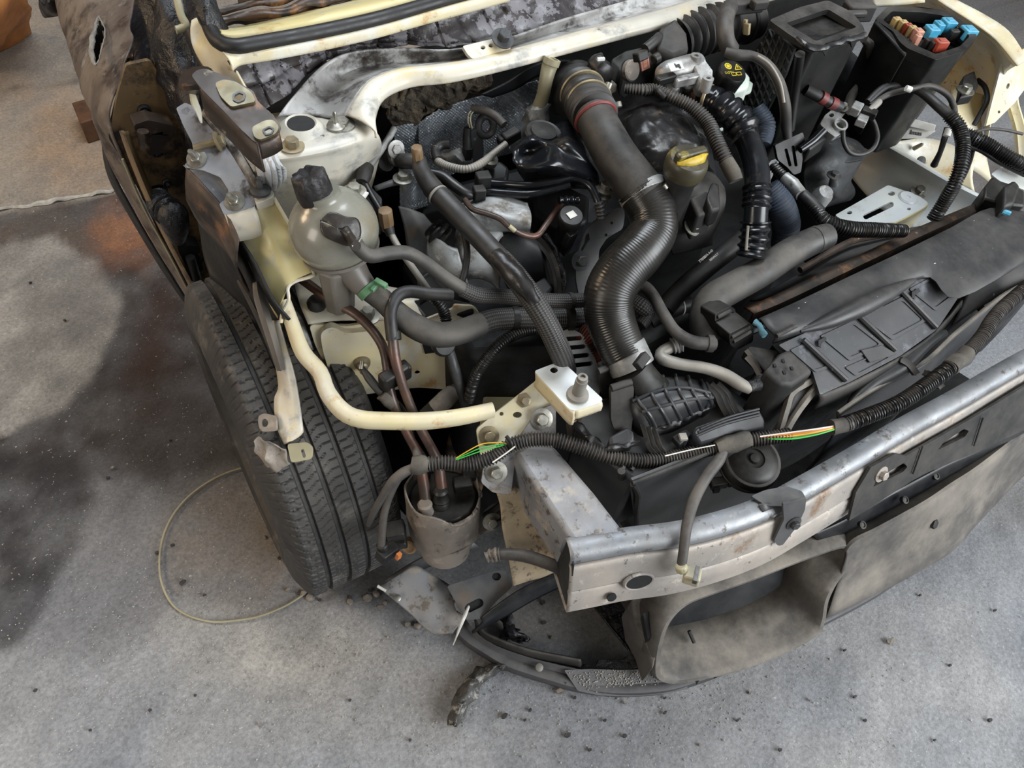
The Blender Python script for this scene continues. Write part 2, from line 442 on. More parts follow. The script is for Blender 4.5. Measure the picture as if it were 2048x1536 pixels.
 dgalv=M('dusty_mottled_galvanised', '#8b8e93', '#75777b', 12, (.42, .6), .3, dust=('#a89d90', .5, 9), spots=[('#4c4743', 30, .57, .68), ('#a39a8c', 12, .58, .72)], bump=(150, .15)),
 panelblue=M('blue_grey_panel', '#26292d', '#1d2023', 6, (.3, .45), dust=('#76716a', .35, 8)),
 ribhose=M('ribbed_hose_rubber', '#131312', '#1a1918', 9, (.2, .34), dust=('#6f675c', .12)),
 ash=M('pale_ash', '#9a958c', '#b5b1a8', 60, (.7, .9)),
 duct=M('sand_dusted_duct', '#454240', '#353332', 6, (.5, .7), dust=('#a89f92', .85, 6)),
 sealer=M('white_brushed_sealer', '#c6c7c8', '#aeb0b3', 12, (.45, .6)),
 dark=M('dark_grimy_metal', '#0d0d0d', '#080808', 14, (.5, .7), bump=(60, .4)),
 brass=M('brass_nut', '#7d6b47', '#8a7a58', 30, (.35, .5), .5), palepipe=M('pale_dusty_pipe', '#8f8b84', '#7b7770', 14, (.45, .6), .3, dust=('#b0a898', .4)),
 rust=M('rust_copper_winding', '#6b3626', '#4a2a20', 40, (.5, .7), .3),
 cfilt=M('blue_grey_filter_cloth', '#2b3442', '#1f2630', 30, (.6, .8)),
)
# ================================================================ SETTING: floor
def pix(v):
    c = RM.transposed() @ (v - Vector((0, 0, CAMH)))
    return (1024 - F*c.x/c.z, 768 + F*c.y/c.z) if c.z < -.05 else (-9999, -9999)
def inpoly(x, y, p):
    r = False; n = len(p)
    for i in range(n):
        x1, y1 = p[i]; x2, y2 = p[i-1]
        if (y1 > y) != (y2 > y) and x < (x2-x1)*(y-y1)/(y2-y1)+x1: r = not r
    return r
def pdist(x, y, p, close=True):
    d = 1e9; n = len(p)
    for i in range(0 if close else 1, n):
        x1, y1 = p[i-1]; x2, y2 = p[i]
        dx, dy = x2-x1, y2-y1; L = dx*dx+dy*dy
        t = max(0, min(1, ((x-x1)*dx+(y-y1)*dy)/L)) if L else 0
        d = min(d, math.hypot(x-x1-t*dx, y-y1-t*dy))
    return d
STAIN_AND_LIGHT = [  # floor stains, with some light and shade painted in
 ([(1900, -100), (2400, -100), (2400, 700), (1940, 400), (1985, 250)], 40, '#4f4134', .85, 30),  # floor in the car's shade, painted dark; each entry: (outline measured on the floor, soft edge, colour, strength, wobble)
 ([(-900, -200), (900, -200), (900, 330), (330, 368), (0, 418), (-900, 560)], 12, '#978b7c', 1, 6),
 ([(60, 200), (330, 160), (330, 366), (150, 392), (60, 330)], 60, '#94785c', .6, 30),
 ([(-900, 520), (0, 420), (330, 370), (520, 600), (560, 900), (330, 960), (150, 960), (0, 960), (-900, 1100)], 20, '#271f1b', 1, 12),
 ([(-900, 500), (0, 425), (180, 420), (260, 470), (170, 520), (60, 500), (-900, 600)], 30, '#5c5149', .85, 20),
 ([(0, 500), (90, 470), (190, 520), (245, 600), (225, 680), (190, 720), (185, 755), (130, 810), (60, 845), (-20, 872), (-900, 1000), (-900, 520)], 10, '#928e88', 1, 14),
 ([(60, 560), (210, 560), (235, 640), (200, 690), (60, 650)], 40, '#605b59', .6, 25),
 (ell(255, 480, 75, 55), 35, '#7a523b', .9, 30), (ell(262, 450, 60, 28), 25, '#b27a50', .5, 30),  # orange light reflected on the floor, painted in as warm ellipses
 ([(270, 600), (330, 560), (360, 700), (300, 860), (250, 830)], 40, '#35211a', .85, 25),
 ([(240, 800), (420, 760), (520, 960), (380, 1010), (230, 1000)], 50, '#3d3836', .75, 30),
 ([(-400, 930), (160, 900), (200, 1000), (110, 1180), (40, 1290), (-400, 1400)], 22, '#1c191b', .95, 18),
 ([(100, 1180), (230, 920), (330, 1100), (340, 1240), (200, 1330), (60, 1300)], 50, '#5d5a5a', .6, 30),
 (ell(455, 1100, 150, 130, 30), 45, '#756c63', .85, 20),
 (ell(560, 1060, 40, 60), 25, '#8a7a66', .7, 18),
 ([(330, 1220), (620, 1240), (760, 1300), (600, 1400), (380, 1350)], 60, '#aca79e', .6, 25),
 ([(600, 1050), (800, 1130), (830, 1200), (680, 1210), (590, 1160)], 25, '#2f2c2a', .8, 15),  # darker floor around the foot of the tyre
 ([(840, 1180), (1250, 1150), (1290, 1270), (1230, 1330), (980, 1260)], 30, '#7d766d', .8, 12),
 ([(1960, 980), (2200, 900), (2200, 1080), (2000, 1050)], 40, '#4a4644', .6, 25),
]
STAIN_LINES = [([(0, 418), (60, 412), (130, 396), (200, 386), (300, 366), (360, 352)], 4, '#b9b0a0', .9),
 ([(-300, 470), (0, 423), (130, 401), (205, 390), (330, 366)], 4, '#4a4038', .8),
 ([(0, 175), (90, 172), (170, 160)], 2, '#5d5246', .7)]
g = G()
xs = [-4, -2.4, -1.6] + [-1.0 + .016*i for i in range(0, 175)] + [2.2, 3, 5]
ys = [-3, -1.6, -.9] + [-.6 + .016*i for i in range(0, 160)] + [1.96 + .03*i for i in range(1, 56)] + [4.2, 6]
nx, ny = len(xs), len(ys)
cols = []
for y in ys:
    for x in xs:
        v = Vector((x, y, 0))
        px, py = pix(v)
        n1 = noise.fractal(v*3.1, .9, 2.1, 5); n2 = noise.fractal(v*11+Vector((5, 1, 0)), .8, 2.1, 5)
        c = Vector(rgb('#7f8185')[:3]).lerp(Vector(rgb('#939291')[:3]), max(0, min(1, .45+.9*n1)))
        inview = -500 < px < 2600 and -500 < py < 2100
        if inview:
            wx = noise.fractal(Vector((px/60, py/60, 1.3)), .9, 2., 4); wy = noise.fractal(Vector((px/60, py/60, 7.3)), .9, 2., 4)
            for poly, soft, hx, st, wb in STAIN_AND_LIGHT:
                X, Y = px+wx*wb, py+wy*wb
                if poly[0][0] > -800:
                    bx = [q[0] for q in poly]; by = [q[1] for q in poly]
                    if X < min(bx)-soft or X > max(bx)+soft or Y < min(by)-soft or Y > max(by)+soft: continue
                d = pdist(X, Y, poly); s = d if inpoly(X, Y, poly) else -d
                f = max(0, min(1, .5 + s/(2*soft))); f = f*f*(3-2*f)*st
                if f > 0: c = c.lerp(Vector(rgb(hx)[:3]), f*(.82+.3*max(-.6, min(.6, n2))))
            for ln, w, hx, st in STAIN_LINES:
                if py < 500:
                    d = pdist(px+wx*4, py+wy*4, ln, False)
                    if d < 2*w: c = c.lerp(Vector(rgb(hx)[:3]), st*max(0, 1-d/(2*w)))
        st = noise.fractal(Vector((x*5+y*3.5, (y-x*.7)*38, .5)), 1., 2., 3)
        c = c*(1 + .15*n2 + .13*st)
        z = .0025*noise.fractal(v*9, 1, 2, 4)
        if inview:
            q = math.exp(-((px-545)**2/70**2+(py-1060)**2/110**2)) + .8*math.exp(-((px-740)**2/140**2+(py-1215)**2/30**2))
            z += q*.008*(1+1.2*noise.fractal(v*40, 1, 2, 3))
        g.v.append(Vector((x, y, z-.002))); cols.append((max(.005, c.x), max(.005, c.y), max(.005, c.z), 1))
for j in range(ny-1):
    for i in range(nx-1): g.f.append([j*nx+i, j*nx+i+1, (j+1)*nx+i+1, (j+1)*nx+i])
fm = bpy.data.materials.new('dusty_concrete'); fm.use_nodes = True
t = fm.node_tree; b_ = t.nodes['Principled BSDF']
at = t.nodes.new('ShaderNodeVertexColor'); at.layer_name = 'stain_and_light'
tcf = t.nodes.new('ShaderNodeTexCoord')
def fno(s, d=8, r=.7):
    n = t.nodes.new('ShaderNodeTexNoise'); n.inputs['Scale'].default_value = s; n.inputs['Detail'].default_value = d; n.inputs['Roughness'].default_value = r
    t.links.new(tcf.outputs['Object'], n.inputs['Vector']); return n.outputs['Fac']
def fr(x, lo, hi, a, c):
    r = t.nodes.new('ShaderNodeMapRange'); r.inputs[1].default_value = lo; r.inputs[2].default_value = hi; r.inputs[3].default_value = a; r.inputs[4].default_value = c
    t.links.new(x, r.inputs[0]); return r.outputs[0]
def fmx(bl, f, a, c):
    x = t.nodes.new('ShaderNodeMix'); x.data_type = 'RGBA'; x.blend_type = bl; x.clamp_factor = True
    if isinstance(f, float): x.inputs[0].default_value = f
    else: t.links.new(f, x.inputs[0])
    t.links.new(a, x.inputs[6])
    if isinstance(c, tuple): x.inputs[7].default_value = c
    else: t.links.new(c, x.inputs[7])
    return x.outputs[2]
cg = t.nodes.new('ShaderNodeCombineColor')
v_ = fr(fno(140), .32, .68, .66, 1.26)
for i in range(3): t.links.new(v_, cg.inputs[i])
c_ = fmx('MULTIPLY', 1.0, at.outputs[0], cg.outputs[0])
c_ = fmx('MIX', fr(fno(170, 3, .5), .69, .72, 0, .6), c_, rgb('#c9c4ba'))
c_ = fmx('MIX', fr(fno(120, 4, .6), .70, .74, 0, .75), c_, rgb('#2b2826'))
t.links.new(c_, b_.inputs['Base Color'])
t.links.new(fr(fno(8), .3, .7, .55, .85), b_.inputs['Roughness'])
bp_ = t.nodes.new('ShaderNodeBump'); bp_.inputs['Strength'].default_value = .55; bp_.inputs['Distance'].default_value = .006
t.links.new(fno(110, 9, .75), bp_.inputs['Height']); t.links.new(bp_.outputs[0], b_.inputs['Normal'])
fl = g.build('floor', fm)
# colours onto the floor mesh
at_ = fl.data.color_attributes.new('stain_and_light', 'FLOAT_COLOR', 'POINT')
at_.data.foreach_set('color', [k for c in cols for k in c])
fl['kind'] = 'structure'; fl['label'] = 'stained dusty concrete workshop floor'

# ================================================================ WHEEL
WC = Vector((.160, .855, .317)); WR = .317; WW = .205
wh = thing('wheel', 'dusty black front wheel with worn tread on the concrete floor', 'wheel', (WC.x, WC.y, 0))
g = G()
SEG = 900
prof = []
hw = WW/2
NT = 74
for i in range(NT+1):
    u = -1 + 2*i/NT
    x = u*hw*.93
    r = WR - .004*abs(u)**2 - .022*max(0, (abs(u)-.82)/.18)**2.0
    prof.append((x, r, u))
side = [(hw*1.0, WR-.045), (hw*1.04, WR-.075), (hw*.98, WR-.105), (hw*.82, WR-.122), (hw*.7, WR-.128)]
full = [(-x, r, None) for x, r in side[::-1]] + prof + [(x, r, None) for x, r in side]
m = len(full)
GR = (-.56, -.2, .2, .56)
for k in range(SEG):
    th = 2*math.pi*k/SEG
    for x, r, u in full:
        d = 0
        if u is not None:
            for gx in GR:
                if abs(u-gx) < .042: d = .007
            if not d:
                s = th*WR
                if abs(u) > .56:
                    q = (s + .010*abs(u) + .0016*math.sin(u*26))/.0172; f = q-math.floor(q)
                    if f < .15: d = .003
                    q = (s + .004*math.sin(u*22))/.0086; f = q-math.floor(q)
                    if f < .12: d = max(d, .0015)
                else:
                    zz = .004*abs(((u*7) % 2)-1)
                    q = (s + .03*u + zz)/.0150; f = q-math.floor(q)
                    if f < .13: d = .003
        rr = r-d
        g.v.append(WC + Vector((x, math.cos(th)*rr, math.sin(th)*rr)))
for k in range(SEG):
    k2 = (k+1) % SEG
    for i in range(m-1): g.f.append([k*m+i, k*m+i+1, k2*m+i+1, k2*m+i])
g.build('tyre', MT['tyre'], wh, ang=30)
g = G(); g.lathe(WC, Vector((1, 0, 0)), [(WR-.126, -hw*.72), (WR-.132, -hw*.6), (WR-.15, -hw*.5), (.06, -hw*.45), (.05, -hw*.5), (.05, hw*.1), (WR-.15, hw*.2), (WR-.132, hw*.6), (WR-.126, hw*.72)], 48)
g.build('rim', MT['dark'], wh)
g = G(); g.tube([WC+Vector((-hw*.4, 0, 0)), WC+Vector((hw*.4, 0, 0))], .055, 24); 
for k in range(4):
    a = k*math.pi/2+.4; g.bolt(WC+Vector((-hw*.5, .085*math.cos(a), .085*math.sin(a))), Vector((-1, 0, 0)), .009)
g.build('hub', MT['castdark'], wh)

# ================================================================ BACKGROUND AND FLOOR ITEMS
g = G()
g.sheet([[P(-120, -60, .32), P(-60, -50, .36), P(0, -60, .36), P(50, -50, .30)],
         [P(-120, 0, .30), P(-50, 5, .36), P(10, 0, .34), P(52, 0, .26)],
         [P(-110, 60, .2), P(-50, 60, .26), P(5, 50, .24), P(62, 22, .16)],
         [P(-110, 100, .1), P(-50, 100, .12), P(-8, 90, .1), P(55, 50, .05)],
         [P(-100, 140, .0), P(-60, 130, .0), P(-12, 112, .0), P(58, 62, .0)]], 5, 5, bump=wob(9, .02))
tag(g.build('paper_sack', MT['paper'], solid=.004), 'crumpled brown paper sack at the top left corner of the floor', 'sack')
g = G(); g.sheet([[P(-60, 25, .29), P(0, 37, .27), P(40, 52, .12)], [P(-60, 34, .285), P(0, 46, .262), P(30, 60, .115)]], 4, 2, bump=wob(9, .01))
c0 = P(168, 232, 0)
g = G()
for j in range(1):
    a = [P(143, 205, .075), P(196, 190, .075), P(214, 228, .075), P(160, 246, .075)]
    g.prism(a, .077)
tag(g.build('wooden_block', MT['wood'], bev=.004), 'square brown wooden block on the floor under the burnt door', 'block')
# thin hoop on the floor
hp = [(500, 932), (455, 945), (410, 968), (370, 1000), (340, 1040), (322, 1090), (320, 1150), (338, 1200), (370, 1228), (420, 1243), (470, 1241), (520, 1232), (570, 1212), (606, 1190)]
g = G(); g.tube([P(x, y, .006) for x, y in hp], .0022, 8, step=.01)
tag(g.build('wire_hoop', MT['dip']), 'thin tan wire hoop lying on the floor beside the tyre', 'hoop')
# charred strip
g = G()
cl = [(1010, 1325, 14), (965, 1348, 20), (935, 1385, 22), (915, 1420, 18), (905, 1452, 10)]
rows = []
for k in range(5):
    v = -1 + k*.5
    r = []
    for i, (x, y, w) in enumerate(cl):
        a = cl[max(0, i-1)]; b = cl[min(4, i+1)]
        d = Vector((b[0]-a[0], b[1]-a[1])).normalized()
        r.append(P(x - d.y*v*w*.9, y + d.x*v*w*.9, .034 - .028*v*v + .006))
    rows.append(r)
g.sheet(rows, 14, 4, bump=wob(45, .009))
tag(g.build('charred_strip', MT['strip'], solid=.006), 'curved charred strip of trim on the floor in front of the broken fascia', 'debris')
# flakes
fl_px = [(160, 0), ]
flk = [(1780, 1283, 13), (1710, 1393, 6), (1135, 1470, 9), (1008, 1432, 10), (1120, 1382, 12), (1210, 1440, 5), (1330, 1425, 6), (1060, 1420, 6), (1250, 1405, 5), (1330, 1395, 4),
 (1475, 1440, 5), (1250, 1472, 7), (815, 1250, 11), (835, 1245, 7), (905, 1205, 8), (365, 1165, 9), (355, 1185, 5), (408, 1190, 5), (345, 1090, 5), (600, 1185, 8), (575, 1180, 7),
 (620, 1195, 10), (640, 1200, 6), (740, 1180, 7), (545, 1105, 9), (560, 1115, 6), (700, 1195, 6), (315, 1105, 6), (318, 1125, 6), (1085, 1205, 8), (1090, 1185, 7), (1088, 1245, 7),
 (1105, 1275, 5), (1840, 1190, 4), (1990, 1220, 5), (1690, 1300, 5), (1620, 1400, 4), (1900, 1330, 5), (1980, 1440, 7), (1560, 1500, 6), (1400, 1490, 5), (1180, 1500, 6), (820, 1480, 5), (700, 1400, 4), (520, 1450, 5), (390, 1390, 4), (300, 1420, 5), (180, 1460, 5),
 (760, 1215, 9), (130, 640, 4), (60, 565, 4), (215, 955, 6), (225, 935, 5), (340, 880, 4), (70, 1380, 5), (1050, 1440, 5), (1500, 1385, 5), (1730, 1440, 5), (1870, 1480, 4), (1150, 1395, 5)]
for i, (x, y, s) in enumerate(flk):
    g = G(); c = P(x, y, .004); r = rm_(s*.78, c); n = random.randint(5, 8); a0 = random.random()*6
    top = [c + Vector((math.cos(a0+2*math.pi*k/n)*r*random.uniform(.6, 1.15), math.sin(a0+2*math.pi*k/n)*r*random.uniform(.45, .9), r*random.uniform(.25, .55))) for k in range(n)]
    g.prism(top, .0045, 1.05)
    o = g.build('charred_flake', MT['char'] if i % 4 else MT['dirtysteel'], flat=True)
    tag(o, 'small dark flake of burnt debris lying on the dusty concrete', 'debris', 'burnt flakes scattered on the floor')

# loose grit and ash dust on the floor: far too many grains to count
g = G()
for k in range(2600):
    m_ = random.random()
    if m_ < .45: x, y = random.gauss(520, 230), random.gauss(1290, 110)
    elif m_ < .8: x, y = random.gauss(1250, 330), random.gauss(1420, 70)
    else: x, y = random.uniform(0, 2048), random.uniform(1150, 1536)
    if inpoly(x, y, [(600, 1180), (1140, 1390), (1380, 1390), (2048, 930), (2048, 0), (600, 0)]): continue
    c = P(x, y, 0); r = random.uniform(.0005, .0015)*(1.6 if random.random() < .08 else 1)
    a0 = random.random()*6
    g.prism([c + Vector((math.cos(a0+t)*r, math.sin(a0+t)*r, r*.9)) for t in (0, 2.1, 4.2)], r*1.2)
o = g.build('floor_grit', MT['ash'], flat=True); tag(o, 'loose pale grit and ash dust spread over the concrete floor', 'grit'); o['kind'] = 'stuff'

jl = [P(x, y, .001) for x, y in [(-120, 448), (0, 418), (60, 411), (100, 405), (130, 397), (170, 391), (205, 386), (250, 374), (300, 366), (360, 352)]]
g = G(); g.tube(jl, .007, 8, step=.012, prof=[.35, .8, 1, .8, .35, .8, 1, .8]); jo = g.build('floor_joint', MT['ash'], disp=wob(30, .008)); jo['kind'] = 'structure'; jo['label'] = 'pale ragged mortar joint across the concrete floor'

for i, (x, y, s) in enumerate([(735, 1196, 9), (752, 1188, 7), (620, 1196, 9), (607, 1186, 7), (770, 1206, 6), (700, 1204, 7), (835, 1252, 8), (548, 1040, 7), (530, 1075, 6), (560, 1090, 8)]):
    g = G(); c = P(x, y, .003); r = rm_(s, c)
    g.lathe(c, Vector((0, 0, 1)), [(r*.9, -.004), (r*1.0, r*.2), (r*.8, r*.6), (r*.3, r*.8)], 9)
    tag(g.build('dirt_clod', MT['dirtysteel'], disp=wob(120, r*.35)), 'pale lump of dried dirt on the concrete near the front tyre', 'dirt', 'dirt lumps around the front tyre')
# ================================================================ CAR BODY
UP = Vector((0, 0, 1))
body = thing('car_body', 'burnt cream car body shell with stripped open engine bay', 'car', (0.88, 0.85, 0.0))
def sheet_px(rows, ku=3, kv=3, bump=None):
    g = G(); g.sheet([PP(r) for r in rows], ku, kv, bump); return g
def drop(l, dz, dy=0, dx=0): return [q + Vector((dx, dy, -dz)) for q in l]
# hinge pillar (vertical face behind the wheel)
Yp = (Vector((0, 1.215, 0)), Vector((0, -1, 0)))
pil = rnd([(216, 275), (236, 185), (252, 130), (300, 120), (345, 190), (380, 290), (405, 370), (418, 440), (432, 520), (438, 590), (395, 605), (335, 505), (285, 395), (250, 330)], 8)
hole1 = rnd([(296, 385), (303, 372), (322, 368), (338, 378), (342, 420), (335, 440), (312, 425), (305, 410)], 6)
g = G(); g.plate(onl(Yp, pil), .008, [onl(Yp, hole1)]); hpil = g.build('hinge_pillar', MT['pillar'], body, bev=.004)
Yp2 = (Vector((0, 1.19, 0)), Vector((0, -1, 0)))
g = G(); g.sheet([[PY(238, 262, 1.16), PY(262, 330, 1.17), PY(300, 420, 1.17), PY(345, 510, 1.17), PY(388, 592, 1.17)],
                  [PY(248, 262, 1.15), PY(272, 328, 1.15), PY(308, 414, 1.15), PY(352, 505, 1.15), PY(398, 588, 1.15)],
                  [PY(258, 262, 1.19), PY(282, 325, 1.19), PY(318, 410, 1.19), PY(362, 500, 1.19), PY(408, 585, 1.19)]], 5, 3)
g.build('door_shut_ridge', MT['pillar'], hpil, solid=.002)
for (x, y, r) in ((288, 220, 13), (313, 302, 12), (333, 364, 9)):
    g = G(); c = on(Yp, x, y); rr = rm_(r, c)
    g.lathe(c, Vector((0, -1, 0)), [(rr, 0), (rr, .004), (rr*.75, .006), (rr*.7, .004), (rr*.45, .004), (rr*.45, .013), (rr*.3, .015)], 20)
    g.build('pillar_bolt', MT['dark'], hpil)
g = G(); g.sheet([[PY(215, 30, 1.62), PY(290, 0, 1.55), PY(400, -10, 1.40)], [PY(235, 170, 1.40), PY(320, 170, 1.27), PY(420, 160, 1.22)], [PY(260, 320, 1.26), PY(360, 330, 1.25), PY(470, 330, 1.15)], [PY(340, 500, 1.25), PY(430, 520, 1.24), PY(520, 520, 1.18)]], 5, 5, bump=wob(20, .01)); g.build('charred_backing', MT['soot'], hpil, solid=.004)
# door hinge on the pillar (upper and lower)
for nm, quad, q2 in (('upper', [(268, 250), (296, 240), (350, 252), (348, 268), (300, 270), (270, 262)], [(278, 268), (300, 266), (345, 275), (350, 300), (300, 312), (282, 290)]),
                     ('lower', [(355, 505), (375, 490), (400, 492), (402, 505), (380, 515), (362, 522)], [(372, 520), (398, 510), (408, 540), (385, 552)])):
    g = G(); pl_ = (Vector((0, 1.165, 0)), Vector((0, -1, 0)))
    g.plate(onl(pl_, rnd(quad, 5)), .03)
    pl3_ = (Vector((0, 1.175, 0)), Vector((0, -1, 0)))
    g.plate(onl(pl3_, rnd(q2, 5)), .02)
    a, b = q2[0], q2[-1]
    g.tube([PY(a[0]+8, a[1]-6, 1.155), PY(b[0]+8, b[1]+6, 1.155)], .009, 12)
    g.build('door_hinge', MT['dark'] if nm == 'lower' else MT['hinge'], hpil, bev=.002)
# rubber gaiter with wiring sleeve hanging from the pillar
g = G(); g.tube([PY(318, 400, 1.19), PY(325, 415, 1.15), PY(345, 430, 1.12), PY(352, 455, 1.12), PY(355, 480, 1.14)], [.02, .022, .026, .022, .012], 16, corr=(.008, .1, 0, .45))
g.build('wiring_gaiter', MT['soot'], hpil)
g = G(); pl_ = (Vector((0, 1.13, 0)), Vector((0, -1, .2)))
g.plate(onl(pl_, [(325, 375), (372, 365), (388, 368), (392, 398), (362, 405), (335, 398)]), .004)
g.build('foam_tab', MT['frosted'], hpil)
# soot covered A pillar strip
g = G()
g.sheet([[PY(272, -20, 1.32), PY(290, 60, 1.27), PY(300, 110, 1.24), PY(325, 170, 1.2), PY(352, 235, 1.17), PY(378, 300, 1.15), PY(402, 390, 1.13), PY(420, 470, 1.12), PY(440, 560, 1.1)],
         [PY(325, -20, 1.28), PY(325, 60, 1.22), PY(335, 110, 1.19), PY(352, 165, 1.16), PY(372, 225, 1.12), PY(392, 300, 1.1), PY(425, 400, 1.07), PY(450, 480, 1.06), PY(470, 560, 1.04)],
         [PY(372, -20, 1.27), PY(378, 50, 1.2), PY(385, 110, 1.17), PY(390, 160, 1.12), PY(398, 220, 1.1), PY(400, 290, 1.07), PY(440, 390, 1.04), PY(475, 480, 1.0), PY(500, 570, 1.0)]], 8, 8, bump=wob(26, .013))
g.build('front_pillar', MT['soot'], body, solid=.01)
g = G(); g.tube([PY(352, -10, 1.2), PY(362, 30, 1.18), PY(372, 50, 1.17), PY(360, 58, 1.17), PY(352, 60, 1.17)], .006, 10)
g.build('bent_pillar_clip', MT['dip'], body)
g = G(); g.tube([PY(388, 60, 1.13), PY(410, 110, 1.1), PY(430, 160, 1.05)], [.014, .016, .014], 12); g.build('pillar_seal', MT['seal'], body)
# inner wing over the tyre
g = G()
g.sheet([[P(385, 330, .84), P(445, 420, .83), P(490, 500, .81), P(540, 590, .78), P(575, 640, .75)],
         [P(388, 380, .76), P(440, 460, .77), P(485, 530, .75), P(525, 600, .73), P(560, 650, .70)],
         [P(398, 450, .70), P(440, 520, .70), P(478, 580, .68), P(520, 640, .66), P(555, 690, .62)],
         [P(420, 560, .655), P(455, 590, .65), P(490, 620, .645), P(530, 670, .62), P(565, 740, .57)]], 6, 5, bump=wob(20, .006))
g.build('inner_wing', MT['dark'], body, solid=.004)
# wing rail
pr = plane((350, 205, .93), (512, 402, .87), (372, 335, .885))
rail = G()
rail.plate(onl(pr, rnd([(352, 216), (370, 205), (386, 212), (402, 232), (432, 268), (464, 310), (494, 360), (515, 402), (508, 414), (488, 420), (470, 426), (448, 430), (438, 408), (455, 395), (457, 380), (440, 354), (405, 340), (374, 336), (368, 330), (388, 312), (384, 285), (366, 250)], 4)), .004,
           [onl(pr, ell(398, 330, 1, 1))])
rl = rail.build('wing_rail', MT['greypaint'], body, bev=.002)
pr2 = (pr[0]-pr[1]*.014, pr[1])
g = G(); g.plate(onl(pr2, [(366, 330), (410, 336), (446, 352), (462, 380), (446, 412), (420, 392), (395, 365)]), .004)
g.build('rail_recess', MT['greypaint'], rl)
top = onl(pr, [(372, 336), (400, 365), (440, 410), (465, 455), (475, 480)])
g = G(); g.sheet([top, drop(top, .05, .0, -.012), drop(top, .12, .02, .0)], 3, 2); g.build('rail_side', MT['brown'], rl, solid=.003)
f0 = onl(pr, [(448, 428), (470, 424), (490, 420), (509, 412)])
g = G(); g.sheet([f0, drop(f0, .012, -.012), drop(f0, .04, -.014)], 2, 2); g.build('rail_front_lip', MT['white'], rl, solid=.003)
f1 = onl(pr, [(402, 228), (432, 268), (464, 310), (494, 360), (515, 402)])
g = G(); g.sheet([f1, drop(f1, -.008, 0, .01), drop(f1, .03, 0, .02), drop(f1, .10, 0, .02)], 3, 2); g.build('rail_inner_side', MT['sooty'], rl, solid=.003)
for x, y in ((394, 318), (470, 403)):
    g = G(); c = on(pr, x, y); g.bolt(c, pr[1], .008, stud=.014); g.build('bolt', MT['zinc'], rl)
g = G(); c = P(520, 372, .885); g.lathe(c-UP*.01, UP, [(.013, 0), (.0145, .004), (.010, .007), (.0045, .008), (.0045, .016), (.003, .018), (.003, .024)], 16); g.build('rubber_stud', MT['castdark'], rl)
g = G(); g.plate(onl(hplane(.872), rnd([(505, 385), (535, 372), (548, 385), (546, 395), (512, 408)], 4)), .012); g.build('stud_bracket', MT['white'], rl, bev=.002)
g = G(); c = P(435, 284, .91); g.bolt(c, Vector((.9, -.3, .3)), .008); g.tube([c, c-Vector((.03, -.01, .008))], .005, 8); g.build('side_bolt', MT['yzinc'], rl)
g = G()
g.sheet([[P(371, 174, .97), P(380, 195, .955), P(388, 220, .94), P(400, 245, .925)], [P(384, 178, .96), P(394, 196, .95), P(400, 222, .935), P(402, 246, .922)]], 4, 3, bump=wob(40, .004))
g.build('torn_metal_strip', MT['cream'], rl, solid=.0015)
# black recess between the rail and the strut tower
g = G(); g.sheet([[P(400, 185, .88), P(440, 215, .87), P(470, 260, .86), P(500, 310, .85)], [P(440, 160, .86), P(480, 210, .86), P(510, 260, .86), P(530, 310, .86)]], 4, 3)
g.build('wheel_arch_seam', MT['soot'], body, solid=.004)
# strut tower
g = G()
g.sheet([[P(455, 262, .885), P(520, 232, .90), P(600, 222, .905), P(690, 226, .91), P(745, 240, .912)],
         [P(478, 290, .905), P(535, 275, .915), P(605, 262, .92), P(685, 252, .92), P(748, 250, .915)],
         [P(500, 316, .91), P(550, 314, .915), P(620, 304, .918), P(695, 285, .918), P(752, 262, .912)],
         [P(506, 332, .90), P(553, 330, .90), P(625, 320, .903), P(705, 300, .903), P(760, 276, .90)],
         [P(512, 362, .875), P(556, 356, .875), P(628, 347, .878), P(708, 325, .878), P(763, 296, .876)],
         [P(530, 400, .83), P(570, 400, .825), P(632, 395, .825), P(700, 372, .825), P(752, 345, .825)],
         [P(545, 480, .74), P(580, 480, .735), P(635, 470, .735), P(690, 450, .735), P(735, 420, .735)],
         [P(560, 600, .60), P(590, 590, .60), P(635, 580, .60), P(690, 560, .60), P(730, 540, .60)]], 6, 4)
st = g.build('strut_tower', MT['white'], body, solid=.004, ang=60)
g = G(); c = P(603, 256, .921); g.lathe(c-UP*.004, UP, [(.034, 0), (.03, .006), (.023, .012), (.0215, .013), (.019, .011), (.019, .0065)], 32)
g.build('strut_collar', MT['white'], st)
g = G(); g.lathe(c, UP, [(.0188, .004), (.0188, .0075), (.001, .0076)], 24); g.build('strut_hole', MT['dark'], st)
g = G(); c = P(585, 294, .919); g.bolt(c, UP, .0095, .012); g.build('bolt', MT['yzinc'], st)
g = G(); c = P(683, 250, .920); g.bolt(c, UP, .011, .008); g.build('bolt', MT['zinc'], st)
g = G(); c = P(672, 257, .920); g.lathe(c, UP, [(.013, 0), (.013, .005), (.009, .007), (.006, .009), (.0032, .010), (.0032, .024), (.0015, .027)], 16); g.build('rubber_stud', MT['zinc'], st)
g = G()
def stri(q): return q + Vector((0, -.0022*math.sin(q.x*900), .002*math.sin(q.x*900)))
g.sheet([[P(512, 308, .917), P(532, 306, .919), P(552, 306, .921)], [P(516, 335, .907), P(538, 336, .909), P(562, 326, .912)], [P(522, 362, .884), P(548, 362, .886), P(572, 348, .888)], [P(530, 388, .852), P(548, 380, .856), P(560, 368, .868)]], 16, 6, bump=stri)
g.build('brushed_sealant', MT['sealer'], st, solid=.003)
